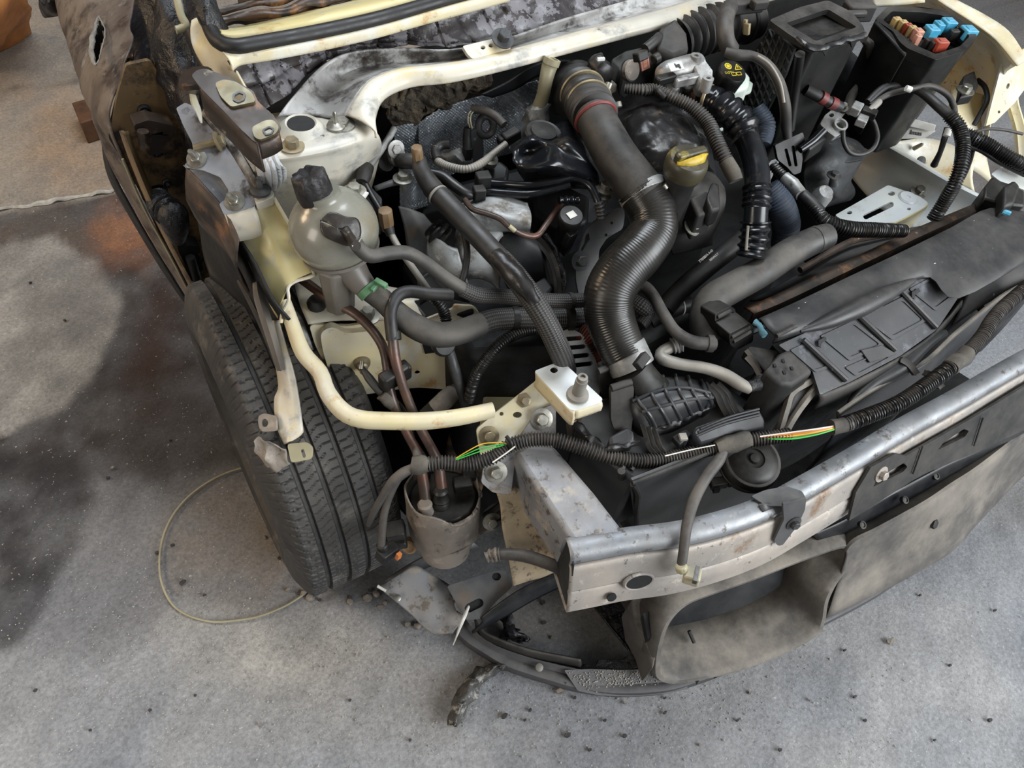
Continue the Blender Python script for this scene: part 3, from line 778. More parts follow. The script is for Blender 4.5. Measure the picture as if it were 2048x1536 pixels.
# scuttle
fr_ = [(752, 262, .93), (750, 225, .935), (768, 185, .945), (822, 161, .95), (900, 152, .955), (1000, 130, .96), (1130, 96, .965), (1300, 52, .97), (1480, 9, .975), (1560, -14, .975)]
bk_ = [(692, 230, .93), (712, 192, .945), (742, 158, .955), (800, 136, .96), (868, 128, .962), (950, 116, .965), (1060, 88, .968), (1170, 58, .97), (1330, 15, .975), (1420, -15, .975)]
ch_ = [(625, 228, .918), (645, 190, .92), (685, 150, .925), (750, 128, .93), (840, 121, .935), (930, 112, .94), (1040, 84, .945), (1150, 52, .95), (1310, 5, .96), (1400, -25, .96)]
re_ = [(556, 232, .925), (585, 196, .935), (640, 136, .945), (700, 106, .955), (790, 98, .955), (900, 102, .955), (1010, 80, .96), (1130, 38, .965), (1290, -10, .97), (1380, -38, .97)]
F_, B_, H_, R_ = PP(fr_), PP(bk_), PP(ch_), PP(re_)
mid = [(a+b)/2 + Vector((0, 0, .004)) for a, b in zip(F_, B_)]
g = G(); g.sheet([drop(F_, .010, -.002), F_, mid, B_], 5, 3); sc_ = g.build('scuttle_flange', MT['white'], body, solid=.003)
g = G(); g.sheet([B_, [(a*.5+b*.5) - Vector((0, 0, .004)) for a, b in zip(B_, H_)], H_, R_], 5, 4); g.build('scuttle_channel', MT['sooty'], sc_, solid=.003)
# bracket on the scuttle
pb = plane((930, 95, .975), (1020, 75, .975), (950, 118, .965))
g = G(); g.plate(onl(pb, rnd([(925, 92), (975, 80), (1010, 72), (1022, 98), (985, 110), (945, 118), (935, 108)], 4)), .006, [onl(pb, ell(966, 95, 5, 4)), onl(pb, ell(982, 91, 5, 4))])
bq = g.build('scuttle_bracket', MT['white'], sc_, bev=.002)
g = G(); g.bolt(P(1005, 78, .982), Vector((0, -.5, 1)), .010, .014); g.build('bolt', MT['castdark'], bq)
# quilted insulation panel
top_ = [(455, 125, .99), (520, 108, .99), (600, 92, .99), (700, 72, .99), (800, 46, .99), (900, 20, .99), (1000, -6, .99), (1150, -40, .99), (1300, -80, .99)]
bot_ = [(520, 225, .925), (570, 195, .93), (640, 130, .935), (720, 100, .94), (820, 92, .945), (930, 95, .948), (1050, 68, .95), (1200, 20, .955), (1330, -20, .96)]
T_, Bt = PP(top_), PP(bot_)
def quilt(q):
    u = (q.x*.98+q.y*.2)*24; f = abs((u % 1)-.5)*2; v2 = (q.z*30) % 1
    d = .006*max(0, 1-f*6) + .004*max(0, 1-abs(v2-.5)*10)
    return q + Vector((0, 1, -.3))*d + noise.noise_vector(q*40)*.0035
g = G(); g.sheet([T_, [(a*.66+b*.34)+Vector((0, .012, 0)) for a, b in zip(T_, Bt)], [(a*.33+b*.67)+Vector((0, .012, 0)) for a, b in zip(T_, Bt)], Bt], 22, 12, bump=quilt)
g.build('scuttle_insulation', MT['insul'], body, solid=.003)
# windscreen frame
b1 = [(462, 124, .995), (476, 113, .996), (510, 107, .997), (560, 99, .998), (640, 84, .998), (700, 71, .998), (760, 57, .998), (850, 32, .998), (960, 3, .998), (1020, -14, .998)]
b2 = [(440, 97, 1.0), (470, 101, 1.0), (510, 96, 1.0), (560, 88, 1.0), (640, 73, 1.0), (700, 60, 1.0), (760, 46, 1.0), (850, 21, 1.0), (950, -6, 1.0), (1000, -20, 1.0)]
A1, A2 = PP(b1), PP(b2)
g = G(); g.sheet([drop(A1, .012, -.002), A1, A2], 4, 3); wf = g.build('windscreen_frame', MT['cream'], body, solid=.003)
g = G(); g.tube([P(412, 20, 1.01), P(420, 55, 1.006), P(436, 82, 1.004), P(466, 93, 1.004), P(510, 88, 1.004), P(640, 64, 1.004), P(760, 37, 1.004), P(890, 0, 1.004), P(980, -24, 1.004)], .0105, 12, step=.01)
g.build('windscreen_seal', MT['seal'], wf)
c1_ = PP([(438, 76, 1.006), (470, 80, 1.006), (560, 66, 1.006), (640, 50, 1.006), (760, 23, 1.006), (860, -4, 1.006), (950, -28, 1.006)])
c2_ = PP([(442, 62, 1.012), (470, 64, 1.012), (560, 48, 1.012), (680, 20, 1.012), (770, 0, 1.012), (850, -20, 1.012), (930, -40, 1.012)])
c3_ = PP([(430, 54, .99), (470, 54, .99), (560, 34, .99), (660, 10, .99), (740, -8, .99), (830, -28, .99), (900, -46, .99)])
g = G(); g.sheet([c1_, c2_, c3_], 4, 3); g.build('windscreen_ledge', MT['yellow'], wf, solid=.003)
g = G()
g.sheet([[P(384, 40, .99), P(400, 35, .995), P(416, 62, 1.0), P(436, 92, 1.0), P(472, 104, .998)],
         [P(380, 78, .98), P(404, 85, .985), P(425, 100, .99), P(445, 112, .99), P(466, 118, .99)],
         [P(396, 115, .965), P(420, 125, .97), P(440, 135, .972), P(456, 140, .975), P(474, 146, .975)],
         [P(425, 155, .945), P(445, 168, .945), P(462, 175, .947), P(480, 178, .95), P(492, 182, .955)],
         [P(470, 205, .92), P(490, 212, .92), P(505, 216, .922), P(520, 222, .925), P(545, 236, .927)]], 4, 4, bump=wob(30, .003))
g.build('pillar_foot_panel', MT['cream'], wf, solid=.003)
# burnt dashboard behind the windscreen frame
db = thing('burnt_dashboard', 'charred brown slatted dashboard remains behind the windscreen opening', 'dashboard', P(540, 20, .95))
for a, b, c, d in (((432, 40, 1.0), (560, 22, 1.0), (700, -12, 1.0), 9), ((430, 18, 1.01), (540, 2, 1.01), (640, -22, 1.01), 8), ((440, 52, .985), (580, 30, .985), (720, -5, .985), 7), ((470, -2, 1.03), (540, -12, 1.03), (620, -30, 1.03), 8)):
    p = PP([a, b, c]); g = G()
    g.tube(p, rm_(d, p[0]), 10, step=.006)
    g.build('charred_slat', MT['burnwood'], db, disp=wob(30, .008))
g = G(); g.tube([P(404, -15, 1.03), P(418, 25, 1.02), P(432, 60, 1.0)], .016, 10); g.build('charred_upright', MT['soot'], db, disp=wob(40, .008))
# cream wing support channel
pc = plane((505, 412, .86), (548, 398, .865), (600, 560, .775))
g = G()
g.sheet([[P(548, 396, .865), P(572, 440, .84), P(598, 490, .812), P(625, 546, .782)],
         [P(526, 404, .862), P(550, 448, .837), P(574, 502, .808), P(602, 556, .778)],
         [P(506, 414, .860), P(530, 460, .834), P(556, 515, .803), P(578, 572, .772)],
         [P(486, 440, .835), P(508, 490, .808), P(535, 545, .778), P(562, 608, .744)],
         [P(470, 462, .810), P(495, 520, .78), P(522, 575, .748), P(556, 640, .71)]], 22, 4,
        bump=lambda q: q + Vector((0, 0, .0028*math.sin(q.y*150))))
ws = g.build('wing_support', MT['yellow'], body, solid=.0035, ang=30)
e1 = [P(625, 546, .782), P(602, 556, .778), P(580, 566, .775), P(574, 585, .765), P(572, 610, .75), P(562, 625, .735), P(557, 640, .72)]
g = G(); g.tube([P(548, 396, .867), P(590, 470, .825), P(626, 542, .786), P(624, 552, .781), P(590, 563, .776), P(576, 576, .77), P(577, 600, .758), P(565, 626, .738), P(562, 645, .725)], .0026, 8)
g.build('folded_edge', MT['cream'], ws)
# hanging strut strip down the front of the tyre
g = G()
g.sheet([[P(557, 640, .72), P(572, 690, .69), P(592, 760, .65), P(606, 850, .60), P(604, 868, .592), P(585, 882, .586)],
         [P(548, 642, .715), P(560, 695, .685), P(575, 765, .645), P(588, 835, .61), P(580, 858, .598), P(574, 885, .585)],
         [P(538, 640, .70), P(545, 700, .665), P(556, 770, .625), P(548, 800, .615), P(552, 850, .592), P(568, 890, .575)]], 5, 3)
g.build('hanging_strip', MT['white'], ws, solid=.003)
g = G(); ph = plane((575, 890, .585), (622, 885, .590), (580, 925, .57))
g.plate(onl(ph, rnd([(574, 888), (614, 884), (626, 894), (624, 918), (582, 926)], 7)), .004, [onl(ph, slot(605, 902, 608, 912, 3.5))])
g.build('lower_tab', MT['dip'], ws, bev=.001)
g = G(); ph = plane((515, 835, .60), (550, 830, .61), (545, 865, .595))
g.plate(onl(ph, rnd([(516, 832), (528, 826), (552, 832), (554, 862), (522, 864), (516, 850)], 8)), .004, [onl(ph, ell(529, 846, 7, 8))])
g.build('side_tab', MT['dirtysteel'], ws, bev=.001)
g = G(); g.tube([P(514, 565, .76), P(520, 600, .745), P(545, 680, .70), P(562, 740, .66)], [.006, .008, .008, .006], 8, prof=[1, .6, 1, .6, 1, .6, 1, .6]); g.build('liner_edge_strip', MT['frosted'], ws)
g = G(); g.tube([P(480, 560, .70), P(520, 640, .67), P(560, 740, .62), P(580, 790, .59), P(590, 830, .57)], .0055, 8); g.build('liner_rod', MT['rubdust'], ws)
# crumpled clip below the strip
g = G()
g.sheet([[P(500, 885, .585), P(520, 878, .59), P(545, 890, .59), P(572, 900, .585)], [P(512, 905, .57), P(530, 912, .575), P(548, 905, .575), P(575, 915, .57)], [P(535, 940, .55), P(550, 945, .55), P(565, 942, .555), P(582, 928, .56)]], 5, 5, bump=wob(60, .008))
g.build('torn_clip', MT['dirtysteel'], ws, solid=.002)
# inner wing box and front chassis plate
g = G()
g.sheet([[P(588, 566, .70), P(650, 540, .705), P(720, 560, .70), P(790, 575, .70), P(850, 585, .70)],
         [P(600, 610, .695), P(660, 590, .70), P(735, 600, .70), P(800, 605, .70), P(870, 600, .70)],
         [P(616, 648, .685), P(680, 640, .688), P(760, 640, .688), P(850, 632, .688), P(950, 612, .686)]], 5, 4)
ib = g.build('chassis_rail_top', MT['white'], body, solid=.003)
pv = vplane((620, 650, .683), (955, 616, .683)); pv = (pv[0], (pv[1]+UP*.12).normalized())
g = G()
g.plate(onl(pv, rnd([(618, 650), (700, 652), (760, 642), (850, 632), (950, 612), (960, 630), (955, 680), (945, 730), (930, 765), (915, 782), (880, 778), (840, 775), (800, 778), (760, 785), (720, 790), (690, 790), (665, 765), (645, 720), (630, 690)], 10)), .005,
        [onl(pv, ell(835, 746, 6, 5)), onl(pv, ell(716, 760, 5, 5)), onl(pv, ell(906, 764, 7, 6)), onl(pv, ell(745, 678, 5, 6))])
cp = g.build('chassis_rail_face', MT['cream'], body, bev=.002)
g = G(); pf = (pv[0]-pv[1]*-.012, pv[1])
g.plate(onl(pf, rnd([(640, 665), (665, 652), (690, 668), (760, 660), (775, 700), (770, 770), (720, 782), (685, 782), (660, 750), (645, 700)], 14)), .013)
g.build('pressed_panel', MT['cream'], cp, bev=.004)
g = G(); c = on(pf, 724, 725); g.lathe(c, pv[1], [(.014, 0), (.013, .004), (.008, .006), (.009, .012), (.006, .014), (.006, .022), (.004, .025)], 18); g.build('earth_stud', MT['yzinc'], cp)
g = G(); g.plate(onl(pv if 0 else (pv[0]+pv[1]*.02+UP*.0, pv[1]), rnd([(848, 640), (905, 618), (908, 610), (945, 612), (960, 628), (930, 645), (870, 662)], 4)), .004); g.build('folded_lip', MT['cream'], cp, bev=.001)
g = G(); pq = (pv[0]+pv[1]*.004, pv[1])
g.plate(onl(pq, [(845, 690), (870, 680), (905, 690), (895, 702), (850, 708)]), .006); g.build('scorched_clip_slot', MT['dark'], cp)
g = G(); g.bolt(P(737, 634, .70), UP, .010, .016); g.build('bolt', MT['zinc'], ib)
g = G(); g.lathe(P(634, 612, .70), UP, [(.014, 0), (.015, .008), (.01, .016), (.004, .017)], 16); g.build('rubber_mount', MT['rubber'], ib)
# curved cream tube to the front panel
g = G()
tb = PP([(568, 600, .74), (585, 650, .715), (606, 705, .69), (640, 745, .672), (655, 785, .66), (685, 822, .65), (720, 838, .645), (780, 842, .642), (850, 842, .64), (920, 834, .64), (985, 820, .64)])
g.tube(tb, [.012, .014, .0155, .0155, .016, .0165, .0165, .0165, .0165, .016, .015], 16, prof=[1, 1, .9, .8, .75, .8, .9, 1, 1, 1, .9, .8, .75, .8, .9, 1])
g.build('curved_front_tube', MT['cream'], body)
# dark bracket seen between support and rail
g = G(); g.sheet([[P(590, 620, .68), P(606, 640, .67), P(625, 700, .64)], [P(570, 640, .67), P(582, 680, .65), P(598, 712, .62)]], 4, 3); g.build('sooty_gusset', MT['sooty'], body, solid=.003)
# lengthwise rail between wheel and engine (cream box)
a = PP([(935, 740, .56), (975, 730, .56), (1050, 800, .55), (1000, 850, .55)])
g = G(); g.prism(a, .10); g.build('side_rail', MT['yellow'], body, bev=.004)
a = PP([(925, 720, .60), (950, 690, .62), (965, 712, .61), (945, 742, .58)])
g = G(); g.prism(a, .03); g.build('rail_bracket', MT['castdark'], body, bev=.002)
# front end plate, leg and cap bracket
pe = plane((955, 850, .62), (1110, 800, .64), (1000, 980, .545))
g = G()
g.plate(onl(pe, rnd([(952, 858), (990, 826), (1040, 788), (1085, 752), (1112, 790), (1112, 892), (1060, 905), (1010, 925), (1000, 960), (962, 920)], 8)), .005,
        [onl(pe, ell(1035, 830, 9, 6)), onl(pe, ell(1003, 828, 4, 4))])
fp = g.build('front_end_plate', MT['cream'], body, bev=.002)
pg = (pe[0]+pe[1]*.007, pe[1])
g = G(); g.plate(onl(pg, rnd([(1012, 908), (1045, 866), (1075, 822), (1112, 806), (1112, 885), (1075, 895), (1030, 925), (1022, 990), (985, 985), (962, 965), (968, 930)], 6)), .006)
gp = g.build('galvanised_flange', MT['dgalv'], fp, bev=.002)
for x, y in ((1083, 838), (992, 944)):
    g = G(); g.bolt(on(pg, x, y), pe[1], .010); g.build('bolt', MT['zinc'], gp)
g = G(); g.bolt(on(pe, 978, 872), pe[1], .009); g.build('bolt', MT['yzinc'], fp)
g = G(); g.lathe(on(pe, 1048, 800), pe[1], [(.012, 0), (.012, .003), (.006, .005), (.006, .012)], 6); g.build('welded_nut', MT['yzinc'], fp)
g = G()
g.sheet([[P(985, 965, .545), P(1020, 978, .54), P(1045, 975, .54), P(1075, 1010, .53)],
         [P(1000, 1010, .51), P(1035, 1010, .51), P(1065, 1010, .515), P(1098, 1052, .50)],
         [P(1005, 1060, .475), P(1040, 1060, .475), P(1075, 1065, .475), P(1112, 1098, .465)],
         [P(1018, 1120, .43), P(1050, 1115, .43), P(1080, 1112, .435), P(1114, 1135, .43)],
         [P(1028, 1172, .395), P(1058, 1162, .395), P(1085, 1155, .395), P(1115, 1142, .40)]], 4, 4)
g.build('rusty_front_leg', MT['rustcream'], fp, solid=.004)
pk = plane((1070, 740, .70), (1200, 800, .70), (1145, 820, .695))
g = G()
g.plate(onl(pk, rnd([(1068, 742), (1120, 722), (1135, 732), (1206, 798), (1200, 806), (1150, 822), (1138, 818)], 6)), .005, [onl(pk, ell(1108, 739, 8, 7))])
cb = g.build('cap_bracket', MT['tray'], fp, bev=.002)
l0 = onl(pk, [(1070, 745), (1105, 782), (1140, 820), (1150, 822)])
g = G(); g.sheet([l0, drop(l0, .012, -.004), drop(l0, .03, -.004)], 3, 2); g.build('bracket_side', MT['cream'], cb, solid=.003)
l0 = onl(pk, [(1150, 822), (1180, 812), (1204, 803)])
g = G(); g.sheet([l0, drop(l0, .006, -.004), drop(l0, .018, -.004)], 3, 2); g.build('bracket_lip', MT['cream'], cb, solid=.003)
g = G(); g.lathe(on(pk, 1155, 790), UP, [(.017, 0), (.016, .004), (.0095, .007), (.009, .036), (.0075, .0365), (.0075, .043), (.004, .044), (.004, .04)], 20); g.build('post', MT['palepipe'], cb)
# right hand inner wing
g = G()
g.sheet([[P(1868, -30, .96), P(1915, 0, .96), P(1968, 28, .955), P(2018, 62, .95), P(2055, 118, .945)],
         [P(1842, -30, .955), P(1880, 2, .955), P(1940, 40, .95), P(1992, 78, .945), P(2035, 130, .94)]], 4, 3)
rw = g.build('wing_flange', MT['cream'], body, solid=.003)
g = G()
g.sheet([[P(1842, -30, .95), P(1880, 2, .95), P(1940, 40, .945), P(1992, 78, .94), P(2035, 130, .935)],
         [P(1800, -20, .90), P(1860, 20, .89), P(1930, 70, .88), P(1985, 110, .87), P(2010, 150, .87)],
         [P(1790, 20, .84), P(1850, 60, .82), P(1920, 120, .80), P(1970, 170, .79), P(1990, 210, .79)],
         [P(1790, 120, .74), P(1850, 160, .73), P(1920, 210, .72), P(1965, 250, .71), P(1975, 290, .70)]], 4, 4)
g.build('inner_wing', MT['cream'], body, solid=.003)
pw = plane((2050, 100, .90), (1990, 170, .86), (1972, 250, .80))
pw = plane((2050, 100, .90), (2048, 175, .84), (1972, 252, .80))
g = G(); g.plate(onl(pw, [(2052, 96), (2010, 116), (1998, 150), (1985, 200), (1972, 252), (1990, 245), (2030, 205), (2052, 175)]), .004, [onl(pw, ell(2016, 172, 3, 6, 20)), onl(pw, ell(1998, 224, 2.5, 3))])
g.build('wing_side_plate', MT['cream'], body, bev=.001)
g = G(); g.tube([P(2032, 150, .82), P(2025, 200, .78), P(2040, 260, .74), P(2045, 320, .70)], .012, 10, prof=[1, .6]*5); g.build('wing_edge_strip', MT['cream'], body)
g = G()
g.sheet([[P(1905, 170, .80), P(1935, 180, .79), P(1970, 190, .77)], [P(1900, 230, .75), P(1935, 225, .75), P(1962, 230, .74)], [P(1920, 270, .71), P(1950, 275, .71), P(1968, 285, .70)], [P(1930, 330, .66), P(1960, 350, .64), P(1985, 370, .62)]], 4, 4)
g.build('headlamp_panel', MT['cream'], body, solid=.003)
g = G()
g.sheet([[P(1752, 262, .74), P(1790, 282, .725), P(1850, 276, .725), P(1905, 290, .72), P(1950, 320, .71)],
         [P(1755, 285, .71), P(1800, 305, .70), P(1850, 315, .695), P(1905, 335, .69), P(1945, 355, .685)],
         [P(1760, 310, .68), P(1800, 330, .67), P(1855, 345, .67), P(1905, 365, .665), P(1950, 385, .66)]], 4, 3)
rp2 = g.build('rail_back_plate', MT['cream'], body, solid=.003)
g = G(); g.lathe(P(1841, 322, .705), Vector((-.3, -.7, .5)), [(.010, 0), (.010, .0035), (.001, .0036)], 16); g.build('drain_hole', MT['dark'], rp2)
g = G(); g.lathe(P(1828, 297, .712), Vector((-.1, -.5, .8)), [(.005, 0), (.004, .02), (.002, .024)], 10); g.build('stud', MT['dip'], rp2)
ridge = [(1716, 262, .715), (1760, 285, .715), (1830, 325, .712), (1900, 366, .71), (1985, 408, .705)]
g = G()
g.sheet([PP([(1722, 258, .712), (1766, 281, .712), (1836, 320, .709), (1906, 361, .707), (1990, 403, .703)]), PP(ridge),
         PP([(1716, 282, .685), (1750, 305, .685), (1815, 345, .682), (1880, 382, .68), (1960, 425, .675)]),
         PP([(1706, 300, .655), (1735, 335, .65), (1790, 380, .645), (1850, 420, .64), (1930, 460, .635)]),
         PP([(1690, 335, .625), (1715, 370, .62), (1760, 415, .615), (1820, 455, .61), (1890, 500, .605)])], 4, 4)
rr_ = g.build('chassis_rail', MT['tray'], body, solid=.004)
g = G(); g.bolt(P(1837, 384, .66), Vector((-.2, -.2, 1)), .010, .012); g.build('bolt', MT['zinc'], rr_)
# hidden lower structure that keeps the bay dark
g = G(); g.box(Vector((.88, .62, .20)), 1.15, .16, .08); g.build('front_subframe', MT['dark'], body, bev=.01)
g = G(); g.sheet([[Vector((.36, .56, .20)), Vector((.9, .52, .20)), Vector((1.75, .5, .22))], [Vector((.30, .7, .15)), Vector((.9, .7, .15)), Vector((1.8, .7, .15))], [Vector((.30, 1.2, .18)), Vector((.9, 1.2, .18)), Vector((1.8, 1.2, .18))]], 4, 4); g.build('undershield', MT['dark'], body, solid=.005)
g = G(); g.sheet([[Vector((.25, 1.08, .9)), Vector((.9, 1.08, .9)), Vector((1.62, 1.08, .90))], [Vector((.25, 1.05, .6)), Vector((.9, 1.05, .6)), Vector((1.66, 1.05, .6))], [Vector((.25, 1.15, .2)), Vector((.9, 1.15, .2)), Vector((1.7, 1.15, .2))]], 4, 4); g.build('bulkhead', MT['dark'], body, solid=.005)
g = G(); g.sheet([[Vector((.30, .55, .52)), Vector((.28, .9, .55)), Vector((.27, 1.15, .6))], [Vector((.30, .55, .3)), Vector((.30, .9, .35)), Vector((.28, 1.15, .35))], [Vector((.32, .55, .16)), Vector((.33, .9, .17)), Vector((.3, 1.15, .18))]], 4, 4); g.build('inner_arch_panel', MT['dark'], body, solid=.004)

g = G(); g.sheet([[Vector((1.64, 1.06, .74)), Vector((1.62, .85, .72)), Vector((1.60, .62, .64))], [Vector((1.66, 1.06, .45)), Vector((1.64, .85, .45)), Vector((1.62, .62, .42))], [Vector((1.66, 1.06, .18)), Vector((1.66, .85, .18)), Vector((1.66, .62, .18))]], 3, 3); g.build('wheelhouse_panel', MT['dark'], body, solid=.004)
# ================================================================ BURNT DOOR
dr = thing('door_shell', 'scorched brown door skin with a torn hole at the left edge of the photo', 'door', PY(200, 300, 1.35) * Vector((1, 1, 0)))
dr['kind'] = 'thing'
rowA = [PY(272, -20, 1.50), PY(258, 45, 1.38), PY(262, 72, 1.32), PY(252, 115, 1.27), PY(243, 160, 1.24), PY(224, 205, 1.22), PY(222, 245, 1.21), PY(245, 320, 1.20), PY(290, 420, 1.20), PY(342, 515, 1.19), PY(386, 602, 1.19)]
rowB = [PY(215, -20, 1.55), PY(222, 40, 1.45), PY(226, 75, 1.38), PY(220, 115, 1.32), PY(214, 160, 1.28), PY(206, 205, 1.25), PY(208, 245, 1.23), PY(238, 322, 1.22), PY(285, 422, 1.21), PY(339, 517, 1.20), PY(384, 604, 1.2)]
rowC = [PY(160, -20, 1.60), PY(165, 40, 1.52), PY(175, 80, 1.46), PY(180, 120, 1.38), PY(182, 160, 1.33), PY(188, 205, 1.28), PY(198, 245, 1.25), PY(232, 324, 1.23), PY(280, 425, 1.22), PY(336, 520, 1.21), PY(382, 606, 1.21)]
rowD = [PY(105, -20, 1.70), PY(120, 40, 1.62), PY(132, 80, 1.54), PY(148, 130, 1.46), PY(162, 175, 1.38), PY(176, 215, 1.32), PY(192, 260, 1.27), PY(222, 330, 1.25), PY(275, 430, 1.24), PY(330, 525, 1.23), PY(379, 608, 1.23)]
rowE = [PY(112, -20, 1.82), PY(126, 40, 1.75), PY(138, 80, 1.66), PY(154, 130, 1.56), PY(168, 175, 1.46), PY(182, 215, 1.38), PY(197, 260, 1.31), PY(226, 335, 1.28), PY(279, 435, 1.27), PY(334, 530, 1.26), PY(381, 610, 1.25)]
g = G(); g.sheet([rowA, rowB, rowC, rowD, rowE], 8, 8, bump=wob(14, .004))
# torn hole: remove the faces whose centre falls in the tear
tear = [(196, 35), (207, 52), (208, 68), (203, 92), (198, 118), (192, 128), (185, 108), (186, 82), (190, 62)]
keep = []
for f in g.f:
    c = sum((g.v[i] for i in f), Vector())/len(f); x, y = pix(c)
    if not inpoly(x, y, tear): keep.append(f)
g.f = keep
g.build('door_skin', MT['door'], dr, solid=.003)
g = G(); g.sheet([[PY(178, 20, 1.66), PY(200, 15, 1.62), PY(222, 20, 1.58)], [PY(168, 80, 1.58), PY(196, 80, 1.54), PY(224, 80, 1.50)], [PY(172, 145, 1.48), PY(194, 145, 1.45), PY(218, 145, 1.42)]], 4, 4); g.build('door_cavity', MT['dark'], dr, solid=.004)
tl = [(196, 33), (190, 58), (184, 80), (183, 108), (190, 130), (197, 122), (204, 92), (210, 66), (206, 48), (196, 33)]
g = G(); pts = []
for i, (x, y) in enumerate(tl):
    yy = 1.5 - (y-33)/95*.2
    pts.append(PY(x, y, yy-.03))
g.tube(pts, [.0012, .003, .0042, .0042, .0025, .001, .001, .001, .001, .0015], 8, step=.004); g.build('curled_tear_edge', MT['palepipe'], dr, disp=wob(60, .002))
g = G(); g.tube([PY(245, 318, 1.195), PY(290, 420, 1.19), PY(342, 515, 1.185), PY(386, 600, 1.185)], .0022, 8); g.build('bright_door_edge', MT['dip'], dr)
g = G()
pts0 = [PY(205, 270, 1.33), PY(225, 345, 1.30), PY(278, 445, 1.29), PY(335, 540, 1.28), PY(380, 612, 1.27)]
pts1 = [PY(202, 280, 1.38), PY(216, 355, 1.36), PY(268, 450, 1.34), PY(326, 545, 1.33), PY(374, 614, 1.31)]
pts2 = [PY(215, 300, 1.5), PY(232, 370, 1.46), PY(284, 460, 1.44), PY(342, 550, 1.43), PY(384, 618, 1.4)]
g.sheet([pts0, pts1, pts2], 5, 4); g.build('lower_door_skin', MT['dark'], dr, solid=.003)
g = G(); g.sheet([[PY(280, -20, 1.62), PY(285, 60, 1.5), PY(262, 110, 1.4)], [PY(225, -20, 1.8), PY(230, 60, 1.7), PY(215, 130, 1.55)]], 4, 4, bump=wob(20, .01)); g.build('charred_door_trim', MT['burnwood'], dr, solid=.01)
mr = G(); mr.sheet([[PY(76, -15, 1.75), PY(95, -20, 1.7), PY(120, -10, 1.7)], [PY(76, 12, 1.73), PY(92, 8, 1.68), PY(122, 10, 1.68)], [PY(88, 30, 1.75), PY(100, 32, 1.72), PY(122, 28, 1.7)]], 4, 4, bump=wob(24, .012))
mr.build('melted_mirror_stub', MT['soot'], dr, solid=.03)

# ================================================================ BONNET HINGE
hg = thing('bonnet_hinge', 'brown bonnet hinge arm with two olive pads beside the strut tower', 'hinge', P(480, 230, .93))
ph_ = plane((405, 150, 1.005), (505, 170, 1.0), (535, 270, .975))
g = G()
g.plate(onl(ph_, rnd([(382, 150), (395, 139), (412, 137), (461, 156), (507, 182), (516, 203), (547, 231), (562, 251), (557, 267), (540, 277), (518, 286), (506, 282), (484, 260), (448, 222), (422, 196), (398, 172)], 6)), .004,
        [onl(ph_, rnd([(468, 190), (478, 184), (488, 188), (486, 198), (476, 202), (468, 198)], 2)), onl(ph_, rnd([(527, 260), (538, 254), (546, 258), (542, 266), (532, 268)], 2))])
g.build('arm', MT['hinge'], hg, bev=.002)
l0 = onl(ph_, [(398, 172), (422, 196), (448, 222), (484, 260), (516, 286)])
g = G(); g.sheet([l0, drop(l0, .014, -.01, -.003), drop(l0, .034, -.014, -.003)], 4, 3); g.build('arm_side', MT['hinge'], hg, solid=.003)
l0 = onl(ph_, [(516, 286), (530, 281), (546, 274), (559, 264)])
g = G(); g.sheet([l0, drop(l0, .010, -.004), drop([l0[0], l0[1], l0[2], l0[3]], .022, -.004)], 3, 2); g.build('arm_end_lip', MT['hinge'], hg, solid=.003)
for poly, hol in (([(429, 165), (448, 158), (472, 163), (504, 184), (512, 203), (462, 214), (441, 193)], [(468, 190), (478, 184), (488, 188), (486, 198), (476, 202), (468, 198)]),
                  ([(503, 254), (530, 240), (547, 239), (559, 253), (552, 267), (520, 280), (508, 274)], [(527, 260), (538, 254), (546, 258), (542, 266), (532, 268)])):
    pz = (ph_[0]+ph_[1]*.004, ph_[1]); g = G(); g.plate(onl(pz, rnd(poly, 7)), .004, [onl(pz, rnd(hol, 2))]); pd = g.build('pad', MT['pad'], hg, bev=.0015)
    hc = [sum(q[0] for q in hol)/len(hol), sum(q[1] for q in hol)/len(hol)]
    pz2 = (ph_[0]+ph_[1]*.0055, ph_[1])
    o_ = [(hc[0]+(x-hc[0])*1.35, hc[1]+(y-hc[1])*1.35) for x, y in hol]; i_ = [(hc[0]+(x-hc[0])*.9, hc[1]+(y-hc[1])*.9) for x, y in hol]
    g = G(); g.plate(onl(pz2, rnd(o_, 3)), .003, [onl(pz2, rnd(i_, 2))]); g.build('pad_rim', MT['bluesteel'], pd)
g = G(); g.tube([P(392, 150, .985), P(398, 165, .975), P(402, 185, .965)], [.022, .026, .022], 18); g.build('pivot', MT['hinge'], hg)
# ================================================================ FRONT END
def sweep(path, prof, outward=Vector((0, -1, 0)), k=5):
    """profile (out, up) carried along a level path"""
    m = len(path)-1; g = G(); rows = []
    ts = [i/k for i in range(m*k+1)]
    c = [cr(path, t) for t in ts]
    for i in range(len(c)):
        d = c[min(i+1, len(c)-1)]-c[max(i-1, 0)]; d.z = 0; d.normalize()
        n = Vector((d.y, -d.x, 0))
        if n.dot(outward) < 0: n = -n
        rows.append([c[i] + n*a + UP*b for a, b in prof])
    w = len(prof)
    for r in rows: g.v += r
    for i in range(len(rows)-1):
        for j in range(w-1): g.f.append([i*w+j, i*w+j+1, (i+1)*w+j+1, (i+1)*w+j])
    return g, rows
